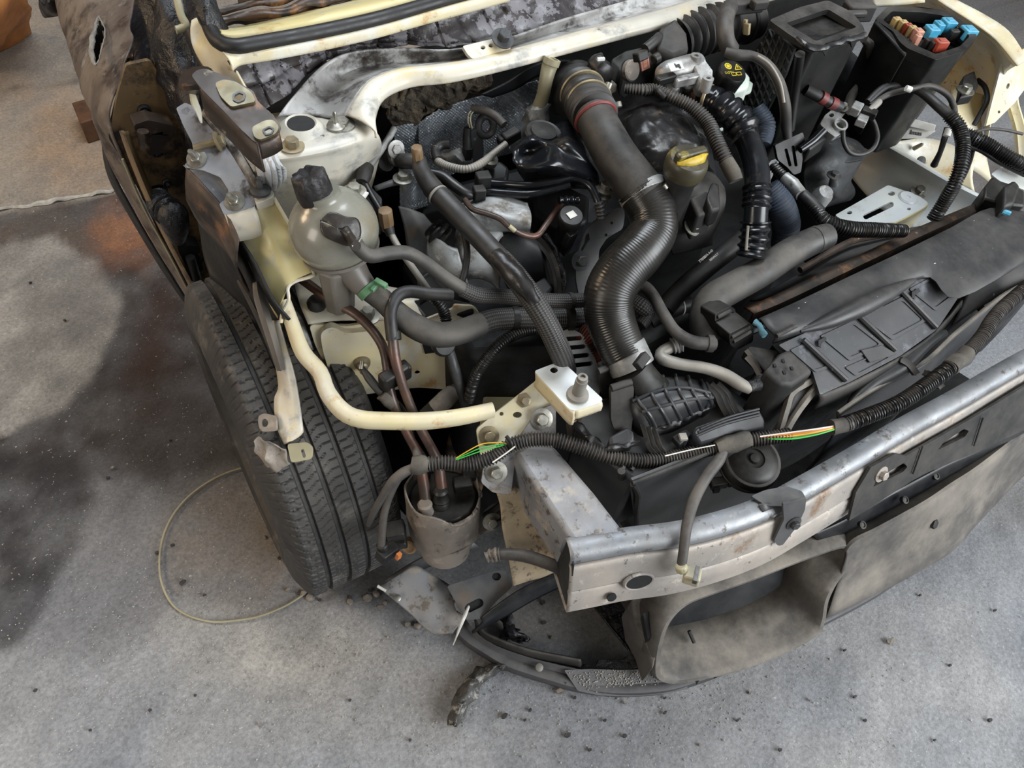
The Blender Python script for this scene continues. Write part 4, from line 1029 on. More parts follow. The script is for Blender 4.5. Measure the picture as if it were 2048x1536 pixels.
# crash box
cbx = thing('crash_box', 'grey galvanised square crash box leading to the left end of the bumper beam', 'crash box', P(1130, 990, .46))
tp = [P(1026, 902, .605), P(1058, 884, .607), P(1108, 889, .605), P(1190, 985, .597), P(1262, 1078, .590), P(1152, 1094, .587), P(1090, 1000, .596)]
g = G(); g.prism(tp, .105); g.build('tube', MT['dgalv'], cbx, bev=.008, seg=3)
g = G(); a = (P(1040, 925, .56)); g.sheet([[P(1028, 905, .60), P(1034, 940, .57), P(1040, 985, .53)], [P(1045, 910, .602), P(1052, 950, .567), P(1056, 995, .53)]], 3, 2); g.build('pressed_rib', MT['dgalv'], cbx, solid=.004)
# bumper beam
bb = thing('bumper_bar', 'dusty galvanised steel bumper beam curving across the front of the car', 'bumper beam', P(1600, 1040, .46))
bp_l = [(1139, 1130, .57), (1200, 1119, .57), (1263, 1107, .57), (1356, 1095, .57), (1450, 1072, .57), (1538, 1040, .57), (1612, 1000, .57), (1716, 939, .57), (1811, 880, .57), (1919, 820, .57), (2052, 742, .57), (2180, 675, .57)]
path = PP(bp_l)
g, rw_ = sweep(path, [(0, 0), (.001, .006), (-.001, .013), (-.007, .019), (-.016, .022), (-.026, .022), (-.034, .018), (-.036, .006), (-.036, -.03)])
g.build('top_flange', MT['galv'], bb, solid=.003)
g, rows_ = sweep(path, [(-.001, 0), (.005, -.003), (.009, -.010), (.023, -.043), (.0215, -.046), (.022, -.049), (.026, -.052), (.034, -.073), (.032, -.076), (.037, -.088), (.032, -.092), (-.036, -.10)])
g.build('face', MT['beamf'], bb, solid=.003)
g = G(); e0 = rows_[0]; g.plate([e0[2]+Vector((.004, .004, .02)), e0[9]+Vector((.004, .004, 0)), e0[11]+Vector((.004, 0, 0)), rw_[0][6]+Vector((.004, 0, 0))], .002); g.build('hollow_end', MT['dark'], bb)
def facept(px, py, dz):
    pl_ = (P(1263, 1107, .57), (P(1263, 1107, .57)-P(1139, 1130, .57)).cross(UP).normalized()); 
    if pl_[1].y > 0: pl_ = (pl_[0], -pl_[1])
    pl_ = (pl_[0]+pl_[1]*.004, (pl_[1]+UP*.42).normalized())
    return on(pl_, px, py), pl_[1]
c, n = facept(1275, 1158, 0)
g = G(); g.lathe(c+n*.004, n, [(.0155, -.002), (.0155, .002), (.0145, .0035), (.013, .003), (.013, -.001)], 32, sx=1.6, ref=n.cross(UP)); bh = g.build('tow_eye_collar', MT['beamf'], bb)
g = G(); g.lathe(c+n*.004, n, [(.0128, 0), (.0128, .0022), (.001, .0023)], 32, sx=1.6, ref=n.cross(UP)); g.build('tow_eye_hole', MT['dark'], bh)
c, n = facept(1221, 1190, 0)
g = G(); g.lathe(c+n*.003, n, [(.0075, 0), (.0075, .003), (.001, .0031)], 20); g.build('bolt_hole', MT['dark'], bb)
# horn and its bracket
hn = thing('horn', 'round black disc horn behind the bumper beam', 'horn', P(1497, 935, .55))
c = P(1500, 925, .575); ax = Vector((-.12, -.18, 1)).normalized(); r = .047
g = G(); g.lathe(c, ax, [(r*.8, -.022), (r*1.0, -.016), (r*1.05, -.008), (r*1.02, -.006), (r*1.05, -.003), (r*1.03, .004), (r*.9, .013), (r*.62, .019), (r*.35, .021), (r*.33, .018), (r*.2, .018), (r*.16, .022), (r*.02, .023)], 40)
g.build('disc', MT['blk'], hn)
g = G(); g.lathe(c+ax*.0105, ax, [(r*.95, 0), (r*.97, .002), (r*.93, .003)], 40); g.build('rim', MT['blkdust'], hn)
g = G(); g.box(P(1437, 966, .55), .028, .016, .016, Vector((1, -.4, .1))); g.tube([P(1455, 968, .552), P(1480, 962, .555)], .007, 8); hc = g.build('plug', MT['blk'], hn, bev=.002)
g = G(); g.box(P(1428, 973, .545)-Vector((0, .004, 0)), .010, .012, .010, Vector((1, -.4, .1))); g.build('plug_mouth', MT['dark'], hc)
br = thing('horn_bracket', 'dark folded steel bracket bolted over the bumper beam under the horn', 'bracket', P(1570, 1030, .5))
pl_ = plane((1505, 990, .598), (1605, 985, .598), (1560, 1010, .597))
g = G(); g.plate(onl(pl_, rnd([(1502, 992), (1530, 980), (1572, 972), (1604, 982), (1613, 998), (1585, 1006), (1566, 1012), (1545, 1012), (1530, 1010)], 5)), .004); g.build('top_plate', MT['bluesteel'], br, bev=.001)
pf_ = vplane((1568, 1010, .598), (1613, 998, .598)); pf_ = (pf_[0]+pf_[1]*.012, (pf_[1]+UP*.3).normalized())
g = G(); g.plate(onl(pf_, rnd([(1566, 1008), (1613, 996), (1610, 1020), (1596, 1050), (1566, 1090), (1556, 1092), (1548, 1082), (1568, 1040)], 4)), .004); fpq = g.build('front_plate', MT['bluesteel'], br, bev=.001)
g = G(); g.bolt(on(pf_, 1587, 1046), pf_[1], .0075); g.build('bolt', MT['castdark'], fpq)
g = G(); g.sheet([[P(1518, 1008, .598), P(1524, 1022, .592), P(1530, 1030, .584), P(1548, 1036, .582)], [P(1540, 1006, .599), P(1543, 1014, .593), P(1546, 1022, .585), P(1556, 1028, .584)]], 4, 2); g.build('hook_tab', MT['bluesteel'], br, solid=.003)

# ------------------------------------------------ air filter housing
af = thing('air_filter_housing', 'black ribbed air filter housing with clips at the bottom of the big intake hose', 'air filter', P(1330, 850, .52))
top = [P(1152, 842, .635), P(1175, 805, .645), P(1270, 775, .66), (P(1330, 748, .655)), P(1450, 770, .65), P(1500, 800, .64), P(1482, 872, .625), P(1392, 905, .622), P(1268, 962, .62), P(1212, 918, .625)]
g = G(); g.prism(top, .16, .96); g.build('lower_box', MT['panelblue'], af, bev=.006)
g = G(); pv_ = vplane((1266, 962, .622), (1480, 876, .622)); pv_ = (pv_[0]+pv_[1]*.006, (pv_[1]+UP*.1).normalized())
g.plate(onl(pv_, rnd([(1262, 962), (1376, 918), (1482, 874), (1560, 870), (1550, 960), (1520, 1000), (1420, 1040), (1275, 1082)], 6)), .005); fpn = g.build('front_panel', MT['panelblue'], af, bev=.002)
g = G(); g.tube(onl((pv_[0]+pv_[1]*.003, pv_[1]), [(1264, 966), (1300, 952), (1376, 922), (1440, 895)]), .004, 8); g.tube(onl((pv_[0]+pv_[1]*.003, pv_[1]), [(1266, 968), (1276, 990), (1272, 1030), (1274, 1078)]), .0045, 8); g.build('panel_edge', MT['blkdust'], fpn)
wv = [P(1150, 846, .638), P(1165, 862, .634), P(1182, 880, .63), P(1198, 895, .627), P(1212, 912, .625)]
g = G(); g.tube(wv, .006, 8, disp=None) if False else g.tube(wv, .006, 8, step=.004); g.build('seam_bead', MT['melt'], af, disp=wob(90, .006))
LR = [[(1258, 792, .675), (1312, 757, .69), (1362, 752, .69), (1410, 765, .68)],
      [(1266, 806, .69), (1318, 786, .705), (1370, 780, .705), (1420, 790, .695)],
      [(1290, 834, .682), (1338, 822, .69), (1385, 808, .69), (1426, 799, .683)],
      [(1302, 858, .655), (1350, 845, .66), (1392, 827, .66), (1428, 808, .66)]]
LRw = [PP(r) for r in LR]
g = G(); g.sheet(LRw, 6, 5); g.sheet([LRw[3], drop(LRw[3], .04, 0)], 6, 1); g.sheet([[r[0] for r in LRw], drop([r[0] for r in LRw], .05)], 3, 1); g.sheet([[r[3] for r in LRw], drop([r[3] for r in LRw], .05)], 3, 1)
lid = g.build('lid', MT['panelblue'], af, solid=.003)
def lp(u, v): return cr([cr([LRw[i][j] for i in range(4)], v) for j in range(4)], u)
for k in range(6):
    u = .25 + k*.5
    g = G(); g.tube([lp(u, v/4) + UP*.002 for v in range(0, 13)], .0028, 8, step=.01); g.build('lid_rib', MT['panelblue'], lid)
for v in (.9, 1.7):
    g = G(); g.tube([lp(u/4, v) + UP*.002 for u in range(0, 13)], .0028, 8, step=.01); g.build('lid_rib', MT['panelblue'], lid)
g = G(); g.tube([lp(u/6, 3) - UP*.002 for u in range(0, 19)], .005, 8, step=.006); g.build('lid_seam', MT['melt'], lid, disp=wob(100, .004))
g = G(); g.tube([P(1262, 735, .712), P(1274, 752, .70), P(1290, 775, .685), P(1312, 800, .67)], [.030, .029, .031, .036], 28); g.build('neck', MT['blk'], af)
# latches
for q in ([(1196, 745), (1238, 728), (1242, 760), (1236, 795), (1222, 800), (1205, 790)], [(1222, 778), (1262, 765), (1268, 775), (1266, 835), (1262, 868), (1228, 858), (1222, 840)]):
    c = q[0]; pl_ = plane((q[0][0], q[0][1], .71), (q[1][0], q[1][1], .715), (q[-1][0], q[-1][1], .665))
    g = G(); g.plate(onl(pl_, rnd(q, 5)), .008); lt = g.build('latch', MT['blkdust'], af, bev=.003)
    g = G(); a, b = on(pl_, *q[0]), on(pl_, *q[1]); g.tube([a+UP*.002, b+UP*.002], .006, 10); g.build('latch_hinge', MT['blkdust'], lt)
for x0 in (0, 10, 20):
    g = G(); g.tube([P(1276+x0, 815, .675), P(1283+x0, 840, .665), P(1292+x0, 870, .65), P(1300+x0*1.1, 895, .64), P(1316+x0, 912, .63)], .0045, 8, prof=[1, .6]*4); g.build('strap_rib', MT['blkdust'], af)
    g = G(); g.tube([P(1410+x0*1.3, 766, .675), P(1430+x0*1.3, 785, .668), P(1440+x0*1.3, 808, .655), P(1452+x0*1.3, 830, .645)], .0045, 8, prof=[1, .6]*4); g.build('strap_rib', MT['blkdust'], af)
tp = [P(1384, 866, .665), P(1392, 852, .672), P(1430, 838, .675), P(1500, 815, .675), P(1520, 818, .672), P(1532, 840, .66), P(1530, 858, .65), P(1470, 870, .648), P(1400, 890, .648)]
g = G(); g.prism(tp, .05); rb_ = g.build('resonator', MT['slate'], af, bev=.008, seg=3)
for k in range(3):
    g = G(); g.tube([P(1392+k*4, 872-k*7, .672), P(1450+k*4, 848-k*7, .677), P(1518, 830-k*6, .676)], .0022, 6); g.build('resonator_rib', MT['slate'], rb_)
tp = [P(1216, 874, .655), P(1256, 850, .66), P(1268, 862, .66), P(1272, 884, .65), P(1222, 896, .645)]
g = G(); g.prism(tp, .03); g.build('end_cap', MT['slate'], af, bev=.006, seg=3)
g = G(); g.tube([P(1214, 902, .642), P(1240, 895, .644), P(1276, 884, .648)], .005, 8, step=.004); g.build('end_seam', MT['melt'], af, disp=wob(90, .005))
tp = [P(1345, 872, .65), P(1372, 856, .655), P(1385, 868, .652), P(1360, 890, .645)]
g = G(); g.prism(tp, .012); g.build('clip_plate', MT['slate'], af, bev=.002)
g = G(); g.box(P(1366, 874, .655), .012, .012, .006, Vector((1, -.4, 0))); g.build('clip_pin', MT['palepipe'], af, bev=.001)
for (x, y) in ((1240, 945), (1262, 940)):
    g = G(); g.tube([P(x, y, .625), P(x+14, y-28, .63)], .004, 8, prof=[1, .7]*4); g.build('box_rib', MT['slate'], af)
g = G(); g.tube([P(1243, 955, .612), P(1243, 942, .63)], .006, 10); g.build('pin', MT['blkdust'], af)

# ------------------------------------------------ radiator pack
rad = thing('radiator_pack', 'dusty dark radiator cover panel across the right front of the engine bay', 'radiator', P(1760, 620, .35))
A0 = [(1519, 636, .755), (1600, 600, .755), (1700, 552, .755), (1800, 505, .755), (1900, 456, .755), (1980, 416, .755), (2060, 425, .75)]
A1 = [(1535, 655, .757), (1615, 622, .76), (1715, 575, .76), (1815, 528, .76), (1915, 480, .76), (2000, 450, .757), (2070, 465, .752)]
A2 = [(1552, 673, .752), (1630, 648, .752), (1730, 605, .752), (1800, 568, .752), (1866, 545, .75), (1925, 582, .745), (2060, 512, .745)]
g = G(); a0 = PP(A0); a2 = PP(A2); g.sheet([drop(a0, .02), a0, PP(A1), a2, drop(a2, .015, -.002)], 4, 3)
rc = g.build('top_cover', MT['cover'], rad, solid=.003)
g = G(); g.sheet([[P(1553, 672, .758), P(1570, 663, .760), P(1592, 655, .758)], [P(1590, 668, .757), P(1640, 652, .772), P(1700, 620, .772)], [P(1680, 640, .757), P(1760, 600, .768), P(1830, 556, .758)]], 1, 1)
g.v = []; g.f = []
g.tube([P(1600, 662, .748), P(1660, 642, .752), P(1720, 615, .757), P(1770, 590, .757), P(1830, 560, .748)], [.003, .012, .016, .014, .003], 14); g.build('cover_bulge', MT['cover'], rc)
g = G(); g.tube([P(1553, 672, .757), P(1575, 661, .758), P(1592, 652, .757)], .0035, 8); g.build('cover_tip', MT['blkdust'], rc)
bs0 = [(1488, 613, .735), (1545, 592, .735), (1640, 547, .735), (1722, 508, .735), (1850, 448, .735), (1972, 398, .735)]
bs1 = [(1508, 627, .735), (1560, 607, .735), (1655, 562, .735), (1738, 522, .735), (1860, 464, .735), (1976, 412, .735)]
g = G(); g.sheet([PP(bs0), PP(bs1), drop(PP(bs1), .03)], 3, 2); g.build('rear_strip', MT['brown'], rad, solid=.004)
g = G(); g.sheet([drop(PP(bs1), .03, .003), drop(a0[:6], .035, -.002)], 3, 2); g.build('gap_floor', MT['dark'], rad, solid=.002)
# slanting front panel with pressed frames
S = plane((1560, 692, .742), (1865, 543, .742), (1700, 762, .695))
g = G(); g.plate(onl(S, rnd([(1557, 690), (1640, 652), (1760, 600), (1866, 542), (1925, 582), (1900, 620), (1880, 650), (1870, 662), (1800, 712), (1700, 764), (1640, 790), (1625, 742)], 4)), .006); sp = g.build('front_panel', MT['slope'], rad, bev=.0015)
S2 = (S[0]+S[1]*.004, S[1])
for poly in ([(1640, 672), (1708, 640), (1770, 690), (1700, 722)], [(1722, 632), (1808, 592), (1856, 640), (1785, 680)], [(1818, 578), (1866, 552), (1915, 588), (1872, 622)], [(1580, 700), (1612, 685), (1660, 735), (1632, 745)], [(1690, 735), (1770, 700), (1785, 712), (1712, 752)]):
    g = G(); inn = [((x-sum(p[0] for p in poly)/4)*.84+sum(p[0] for p in poly)/4, (y-sum(p[1] for p in poly)/4)*.80+sum(p[1] for p in poly)/4) for x, y in poly]
    g.plate(onl((S[0]+S[1]*.002, S[1]), rnd(poly, 5)), .004, [onl((S[0]+S[1]*.002, S[1]), rnd(inn, 5))]); g.build('pressed_frame', MT['slope'], sp, bev=.0015)
for q in ([(1722, 700), (1765, 690), (1795, 708), (1740, 725)],):
    g = G(); g.plate(onl(S2, q), .003); g.build('raised_pad', MT['cover'], sp, bev=.001)
for a, b in (((1606, 680), (1692, 760)), ((1716, 630), (1790, 700)), ((1800, 580), (1872, 655))):
    g = G(); p0, p1 = on(S2, *a), on(S2, *b); g.tube([p0, (p0+p1)/2, p1], .005, 8); g.build('cross_rib', MT['cover'], sp)
for x, y in ((1645, 683), (1832, 586)):
    g = G(); S3 = (S[0]+S[1]*.0046, S[1]); g.plate(onl(S3, [(x-8, y-2), (x+6, y-10), (x+9, y-3), (x-2, y+4), (x-3, y+12), (x-8, y+9)]), .002); g.build('slot_mark', MT['dark'], sp)
sl = onl(S, [(1640, 790), (1700, 766), (1800, 714), (1870, 664), (1925, 600)])
g = G(); g.sheet([sl, drop(sl, .01, -.006), drop(sl, .03, -.006)], 4, 2); g.build('panel_lip', MT['blkdust'], sp, solid=.003)
# left end block
g = G(); g.prism([P(1529, 740, .735), P(1558, 706, .74), P(1580, 696, .742), P(1628, 742, .728), P(1585, 772, .72), P(1560, 770, .722)], .17, 1.0); eb = g.build('end_tank', MT['blkdust'], rad, bev=.006, seg=3)
for x, y in ((1566, 722), (1549, 731), (1583, 737), (1568, 745)):
    g = G(); g.box(P(x, y, .7365), .004, .006, .003, Vector((1, -.4, 0))); g.build('small_slot', MT['dark'], eb)
g = G(); g.prism([P(1489, 700, .72), P(1500, 690, .725), P(1556, 700, .72), P(1538, 745, .715)], .02); g.build('side_bracket', MT['blkdust'], rad, bev=.003)
for k in range(2):
    g = G(); g.tube([P(1492, 700+k*14, .722), P(1508, 720+k*12, .716), P(1520, 745+k*10, .705)], .0045, 8, prof=[1, .5]*4); g.build('bracket_fin', MT['frosted'], rad)
# front frame rails
g = G()
g.tube([P(1657, 741, .70), P(1615, 765, .695), P(1584, 785, .69), P(1573, 815, .672), P(1560, 860, .64)], .006, 8, prof=[1, .7]*4)
g.tube([P(1650, 752, .695), P(1632, 775, .688), P(1612, 800, .678), P(1590, 830, .66), P(1570, 865, .64)], .006, 8, prof=[1, .7]*4)
g.build('frame_rail', MT['duct'], rad)
g = G(); g.plate([P(1580, 785, .682), P(1640, 760, .688), P(1612, 808, .67), P(1590, 838, .652), P(1560, 865, .635), P(1568, 815, .668)], .01) if False else g.sheet([[P(1582, 786, .686), P(1572, 818, .668), P(1560, 862, .636)], [P(1645, 758, .69), P(1618, 803, .672), P(1580, 862, .635)]], 3, 3)
g.build('frame_web', MT['blkdust'], rad, solid=.006)
g = G(); g.sheet([drop(PP([(1560, 700, .74), (1640, 760, .70), (1780, 715, .70), (1900, 640, .70), (2060, 540, .70)]), .03, .01), drop(PP([(1560, 700, .74), (1640, 760, .70), (1780, 715, .70), (1900, 640, .70), (2060, 540, .70)]), .36, .02)], 4, 4)
g.build('radiator_core', MT['dark'], rad, solid=.03)
# curved air guide behind the beam
ge_ = [(1676, 826, .655), (1734, 786, .668), (1791, 755, .67), (1854, 720, .675), (1905, 672, .68), (1953, 632, .69), (2007, 590, .70), (2065, 560, .70)]
ag = thing('air_guide', 'dark curved plastic air guide with a pale edge between radiator and bumper beam', 'air guide', P(1850, 740, .5))
e_ = PP(ge_)
g = G(); g.sheet([e_, drop(e_, .03, -.015), drop(e_, .10, -.02), drop(e_, .18, -.02)], 4, 3); g.build('panel', MT['slate'], ag, solid=.003)
g = G(); g.tube(e_, .0038, 8, step=.01); g.build('pale_edge', MT['duct'], ag)
e2_ = PP([(1700, 808, .655), (1740, 770, .665), (1800, 735, .67), (1850, 690, .68), (1890, 665, .685)])
g = G(); g.tube(e2_, [.006, .013, .017, .012, .006], 12); g.build('round_bar', MT['slate'], ag)
for (x, y, s) in ((1800, 718, 1), (1940, 600, 1), (1965, 575, 1), (1850, 745, 1)):
    g = G(); g.tube([P(x, y, .69), P(x+16, y+10, .685), P(x+32, y+30, .675)], .007, 8, prof=[1, .5]*4); g.build('guide_clip', MT['blkdust'], ag)
g = G(); g.sheet([[P(1935, 585, .70), P(1985, 548, .71), P(2060, 500, .715)], [P(1920, 620, .69), P(1975, 580, .70), P(2060, 530, .705)], [P(1905, 650, .68), P(1960, 615, .69), P(2060, 560, .69)]], 4, 3); g.build('upper_shelf', MT['cover'], ag, solid=.004)
lt_a = [q + Vector((.0, .05, -.25)) for q in path[4:]]; lt_b = [q + Vector((.02, .34, -.25)) for q in path[4:]]
g = G(); g.sheet([lt_a, [(a+b)/2-UP*.03 for a, b in zip(lt_a, lt_b)], lt_b], 3, 3); g.build('lower_tray', MT['dark'], ag, solid=.004)
# black connectors on the radiator left end
for q, z in (([(1430, 628), (1462, 612), (1472, 620), (1464, 655), (1440, 678), (1430, 660)], .775), ([(1458, 668), (1500, 646), (1508, 654), (1506, 684), (1474, 700), (1460, 690)], .765)):
    pl_ = plane((q[0][0], q[0][1], z), (q[1][0], q[1][1], z), (q[-1][0], q[-1][1], z-.03))
    ct = thing('radiator_clip', 'black ribbed clip block at the left end of the radiator cover, %s' % ('nearer the round hose' if q[0][0] < 1440 else 'beside the blue tag'), 'clip', on(pl_, *q[-1])-UP*.05)
    g = G(); g.plate(onl(pl_, rnd(q, 5)), .03); g.build('block', MT['blk'], ct, bev=.004)
    for k in range(2):
        a = on(pl_, q[0][0]+4+k*4, q[0][1]+6+k*9); b = on(pl_, q[1][0]-2+k*2, q[1][1]+8+k*9); g = G(); g.tube([a, b], .0035, 8); g.build('ridge', MT['blkdust'], ct)
tgb = G(); tgb.tube([P(1508, 642, .77), P(1520, 655, .768), P(1528, 672, .765)], .0048, 10, step=.004); tgb = tgb.build('blue_clip_tag', MT['teal'], disp=wob(80, .003)); tag(tgb, 'small dirty blue plastic tag beside the left radiator clips', 'tag')
# fan shroud
g = G()
g.sheet([[P(1500, 600, .67), P(1600, 545, .69), P(1690, 490, .70), P(1790, 462, .70), P(1850, 450, .69)],
         [P(1540, 595, .70), P(1630, 550, .71), P(1720, 500, .715), P(1800, 475, .715), P(1860, 455, .70)],
         [P(1570, 592, .725), P(1660, 548, .73), P(1740, 508, .732), P(1820, 475, .732), P(1880, 445, .725)]], 4, 4)
tag(g.build('fan_shroud', MT['cover'], solid=.004), 'dark curved fan shroud behind the radiator cover under the round hose', 'shroud')
rg = G(); rg.tube([P(1600, 540, .705), P(1690, 488, .718), P(1740, 474, .722), P(1800, 465, .72)], .006, 8); rg.build('shroud_rim', MT['brown'], bpy.data.objects['fan_shroud'])

# ------------------------------------------------ grille panel and lower ducts
gp_ = thing('grille_panel', 'black slotted grille panel hanging in front of the bumper beam at the right', 'grille', P(1850, 960, .35))
pg_ = plane((1716, 985, .54), (1935, 853, .545), (1700, 1040, .49))
g = G(); g.plate(onl(pg_, [(1698, 1042), (1712, 985), (1742, 935), (1790, 908), (1812, 912), (1935, 842), (2070, 760), (2070, 850), (1960, 902), (1843, 950)]), .005,
                 [onl(pg_, rnd([(1746, 974), (1756, 956), (1808, 926), (1815, 934), (1806, 944)], 3)), onl(pg_, rnd([(1876, 900), (1886, 886), (1928, 858), (1938, 862), (1930, 874)], 3))])
gpn = g.build('panel', MT['blkdust'], gp_, bev=.0015)
for q in ([(1752, 976), (1766, 960), (1806, 936), (1812, 944), (1800, 958)], [(1882, 900), (1892, 886), (1926, 866), (1936, 870), (1924, 884)]):
    g = G(); pb_ = (pg_[0]-pg_[1]*.012, pg_[1]); g.plate(onl(pb_, q), .004); g.build('pale_backing', MT['white2'], gpn)
for a, b in (((1846, 892), (1826, 948)), ((1966, 836), (1948, 892))):
    g = G(); q = (pg_[0]+pg_[1]*.003, pg_[1]); g.tube([on(q, *a), on(q, *b)], .0016, 6); g.build('panel_rib', MT['blkdust'], gpn)
g = G(); g.bolt(on(pg_, 1762, 948), pg_[1], .0085); g.build('bolt', MT['beamf'], gpn)
dl = thing('air_duct', 'sand coloured dusty air duct with a large rounded mouth low at the front', 'air duct', P(1480, 1290, .02))
rim = [(1308, 1335), (1314, 1285), (1330, 1240), (1365, 1205), (1420, 1183), (1500, 1155), (1580, 1124), (1640, 1102), (1685, 1088), (1706, 1094), (1696, 1125), (1668, 1165), (1652, 1200), (1645, 1240), (1628, 1268), (1560, 1305), (1480, 1335), (1400, 1354), (1345, 1362), (1316, 1354)]
def dz_(x, y):
    # lower edge near .07, upper edge near .26
    yl = 1362 - max(0, x-1345)*.30; yu = 1240 - (x-1330)*.42
    t = max(-.1, min(1.1, (yl-y)/(yl-yu)));  return .075 + .185*t
ring0 = [P(x, y, dz_(x, y)) for x, y in rim]
cx = sum(ring0, Vector())/len(ring0)
def ringo(s, dy, dz=0, dx=0): return [cx + (q-cx)*s + Vector((dx, dy, dz)) for q in ring0]
def loftr(rings, closed=True):
    g = G(); n = len(rings[0])
    for r in rings: g.v += r
    for i in range(len(rings)-1):
        for j in range(n): g.f.append([i*n+j, i*n+(j+1) % n, (i+1)*n+(j+1) % n, (i+1)*n+j])
    return g
def smooth(l, k=4):
    n = len(l); out = []
    for i in range(n):
        p = [l[i-1], l[i], l[(i+1) % n], l[(i+2) % n]]
        for j in range(k):
            u = j/k; a, b, c, d = p
            out.append(.5*((2*b)+(c-a)*u+(2*a-5*b+4*c-d)*u*u+(3*b-a-3*c+d)*u**3))
    return out
rings = [smooth(r) for r in (ringo(1.0, .06), ringo(1.02, .012), ringo(1.02, .002), ringo(1.0, -.004), ringo(.965, -.003), ringo(.945, .006), ringo(.93, .05, .002), ringo(.91, .105, .003))]
g = loftr(rings); g.build('mouth', MT['duct'], dl, solid=.002)
g = G(); g.plate([q for q in smooth(ringo(.84, .17, .008))], .004) if False else None
g = loftr([smooth(ringo(.93, .102, .003)), smooth(ringo(.5, .107, .006)), smooth(ringo(.05, .107, .006))]); g.build('duct_back', MT['slate'], dl)
g = G(); g.tube([P(1378, 1262, .10), P(1388, 1285, .085)], .004, 8); g.build('inner_fin', MT['slate'], dl)
g = G(); g.prism([P(1262, 1195, .24), P(1318, 1190, .25), P(1330, 1235, .23), P(1306, 1340, .14), P(1292, 1290, .16), P(1270, 1250, .19)], .09); ds = g.build('duct_side', MT['duct'], dl, bev=.005)
g = G(); g.prism([P(1286, 1228, .245), P(1300, 1222, .247), P(1304, 1270, .21), P(1296, 1280, .20)], .02); g.build('side_window', MT['dark'], ds)
drr = thing('air_duct', 'long sand dusted air duct trough curving away low at the right front', 'air duct', P(1850, 1080, .03))
U = [(1690, 1110, .245), (1712, 1086, .265), (1760, 1062, .275), (1850, 1012, .285), (1905, 975, .29), (1960, 938, .295), (2050, 868, .30), (2150, 790, .30)]
Mi = [(1668, 1180, .16), (1740, 1122, .18), (1800, 1090, .19), (1870, 1048, .20), (1930, 1005, .205), (1985, 955, .21), (2060, 895, .215), (2160, 815, .22)]
Lo = [(1650, 1232, .085), (1735, 1190, .085), (1800, 1158, .09), (1860, 1124, .09), (1910, 1092, .09), (1962, 1035, .10), (2055, 940, .11), (2165, 850, .11)]
u_, m_, l_ = PP(U), PP(Mi), PP(Lo)
g = G(); g.sheet([[a + Vector((0, .03, -.02)) for a in u_], [a + Vector((0, .012, .002)) for a in u_], u_, m_, l_, [a + Vector((0, .01, -.012)) for a in l_]], 4, 4); g.build('front_skin', MT['duct'], drr, solid=.004)
V1 = PP([(1625, 1070, .30), (1690, 1040, .31), (1760, 1000, .32), (1843, 955, .33), (1900, 925, .33), (1960, 900, .335), (2060, 850, .34), (2160, 780, .34)])
V2 = PP([(1640, 1085, .26), (1700, 1062, .265), (1765, 1028, .27), (1845, 985, .28), (1900, 955, .285), (1960, 920, .29), (2060, 860, .295), (2160, 790, .295)])
g = G(); g.sheet([V1, V2, [a + Vector((0, .03, -.022)) for a in u_]], 4, 4); g.build('trough_floor', MT['slate'], drr, solid=.003)
g = G(); c = on((P(1800, 1100, .18), (Vector((-.2, -1, .6))).normalized()), 1869, 1048); g.lathe(c, Vector((.1, -1, .7)), [(.011, -.004), (.011, .003), (.006, .004)], 6); g.build('mesh_plug', MT['blk'], drr)
for (x, y) in ((1810, 1000), (1872, 952), (1725, 1050)):
    g = G(); c = P(x, y, .315); g.lathe(c, Vector((0, -.5, 1)), [(.008, -.006), (.008, .002), (.005, .003), (.004, .001)], 14); g.build('floor_plug', MT['blkdust'], drr)

# ------------------------------------------------ broken lower fascia
fa = thing('bumper_fascia', 'broken dark lower bumper fascia lying on the floor around the ducts', 'bumper fascia', P(1200, 1350, 0))
out = [(906, 1262), (930, 1288), (965, 1312), (1010, 1338), (1060, 1356), (1100, 1368), (1142, 1380), (1200, 1390), (1260, 1392), (1330, 1386), (1380, 1372), (1440, 1350), (1500, 1322), (1560, 1294), (1640, 1252), (1720, 1210), (1790, 1165), (1830, 1132)]
pth = PP([(x, y, .012) for x, y in out])
g, _ = sweep(pth, [(.002, 0), (.005, .016), (.002, .028), (-.006, .031), (-.022, .028)], k=4); g.build('outer_lip', MT['shelf'], fa, solid=.003)
inn = [(925, 1228, .05), (950, 1262, .055), (990, 1290, .058), (1050, 1312, .058), (1110, 1328, .058), (1165, 1340, .058)]
oun = [(912, 1252, .04), (935, 1280, .04), (975, 1308, .04), (1030, 1332, .04), (1090, 1350, .04), (1150, 1368, .04)]
i_, o_ = PP(inn), PP(oun)
g = G(); g.sheet([drop(i_, .03), i_, [a*.55+b*.45-UP*.012 for a, b in zip(i_, o_)], [a*.3+b*.7-UP*.008 for a, b in zip(i_, o_)], o_, drop(o_, .03)], 4, 2); g.build('curved_arm', MT['shelf'], fa, solid=.003)
ra = [(948, 1240, .075), (965, 1262, .08), (1000, 1280, .08), (1060, 1300, .08), (1120, 1312, .08), (1162, 1320, .078)]
r_ = PP(ra); g = G(); g.sheet([r_, drop(r_, .012, -.006), drop(r_, .03, -.008)], 4, 2); g.build('upright_rib', MT['blkdust'], fa, solid=.004)
pl_ = plane((1140, 1345, .055), (1300, 1335, .055), (1250, 1385, .035))
g = G(); g.plate(onl(pl_, rnd([(1128, 1340), (1180, 1338), (1240, 1340), (1300, 1338), (1330, 1352), (1372, 1368), (1376, 1378), (1330, 1388), (1260, 1393), (1200, 1391), (1156, 1382)], 4)), .006); shf = g.build('shelf', MT['shelf'], fa, bev=.0015)
pl_ = plane((1210, 1240, .06), (1290, 1330, .06), (1290, 1270, .07))
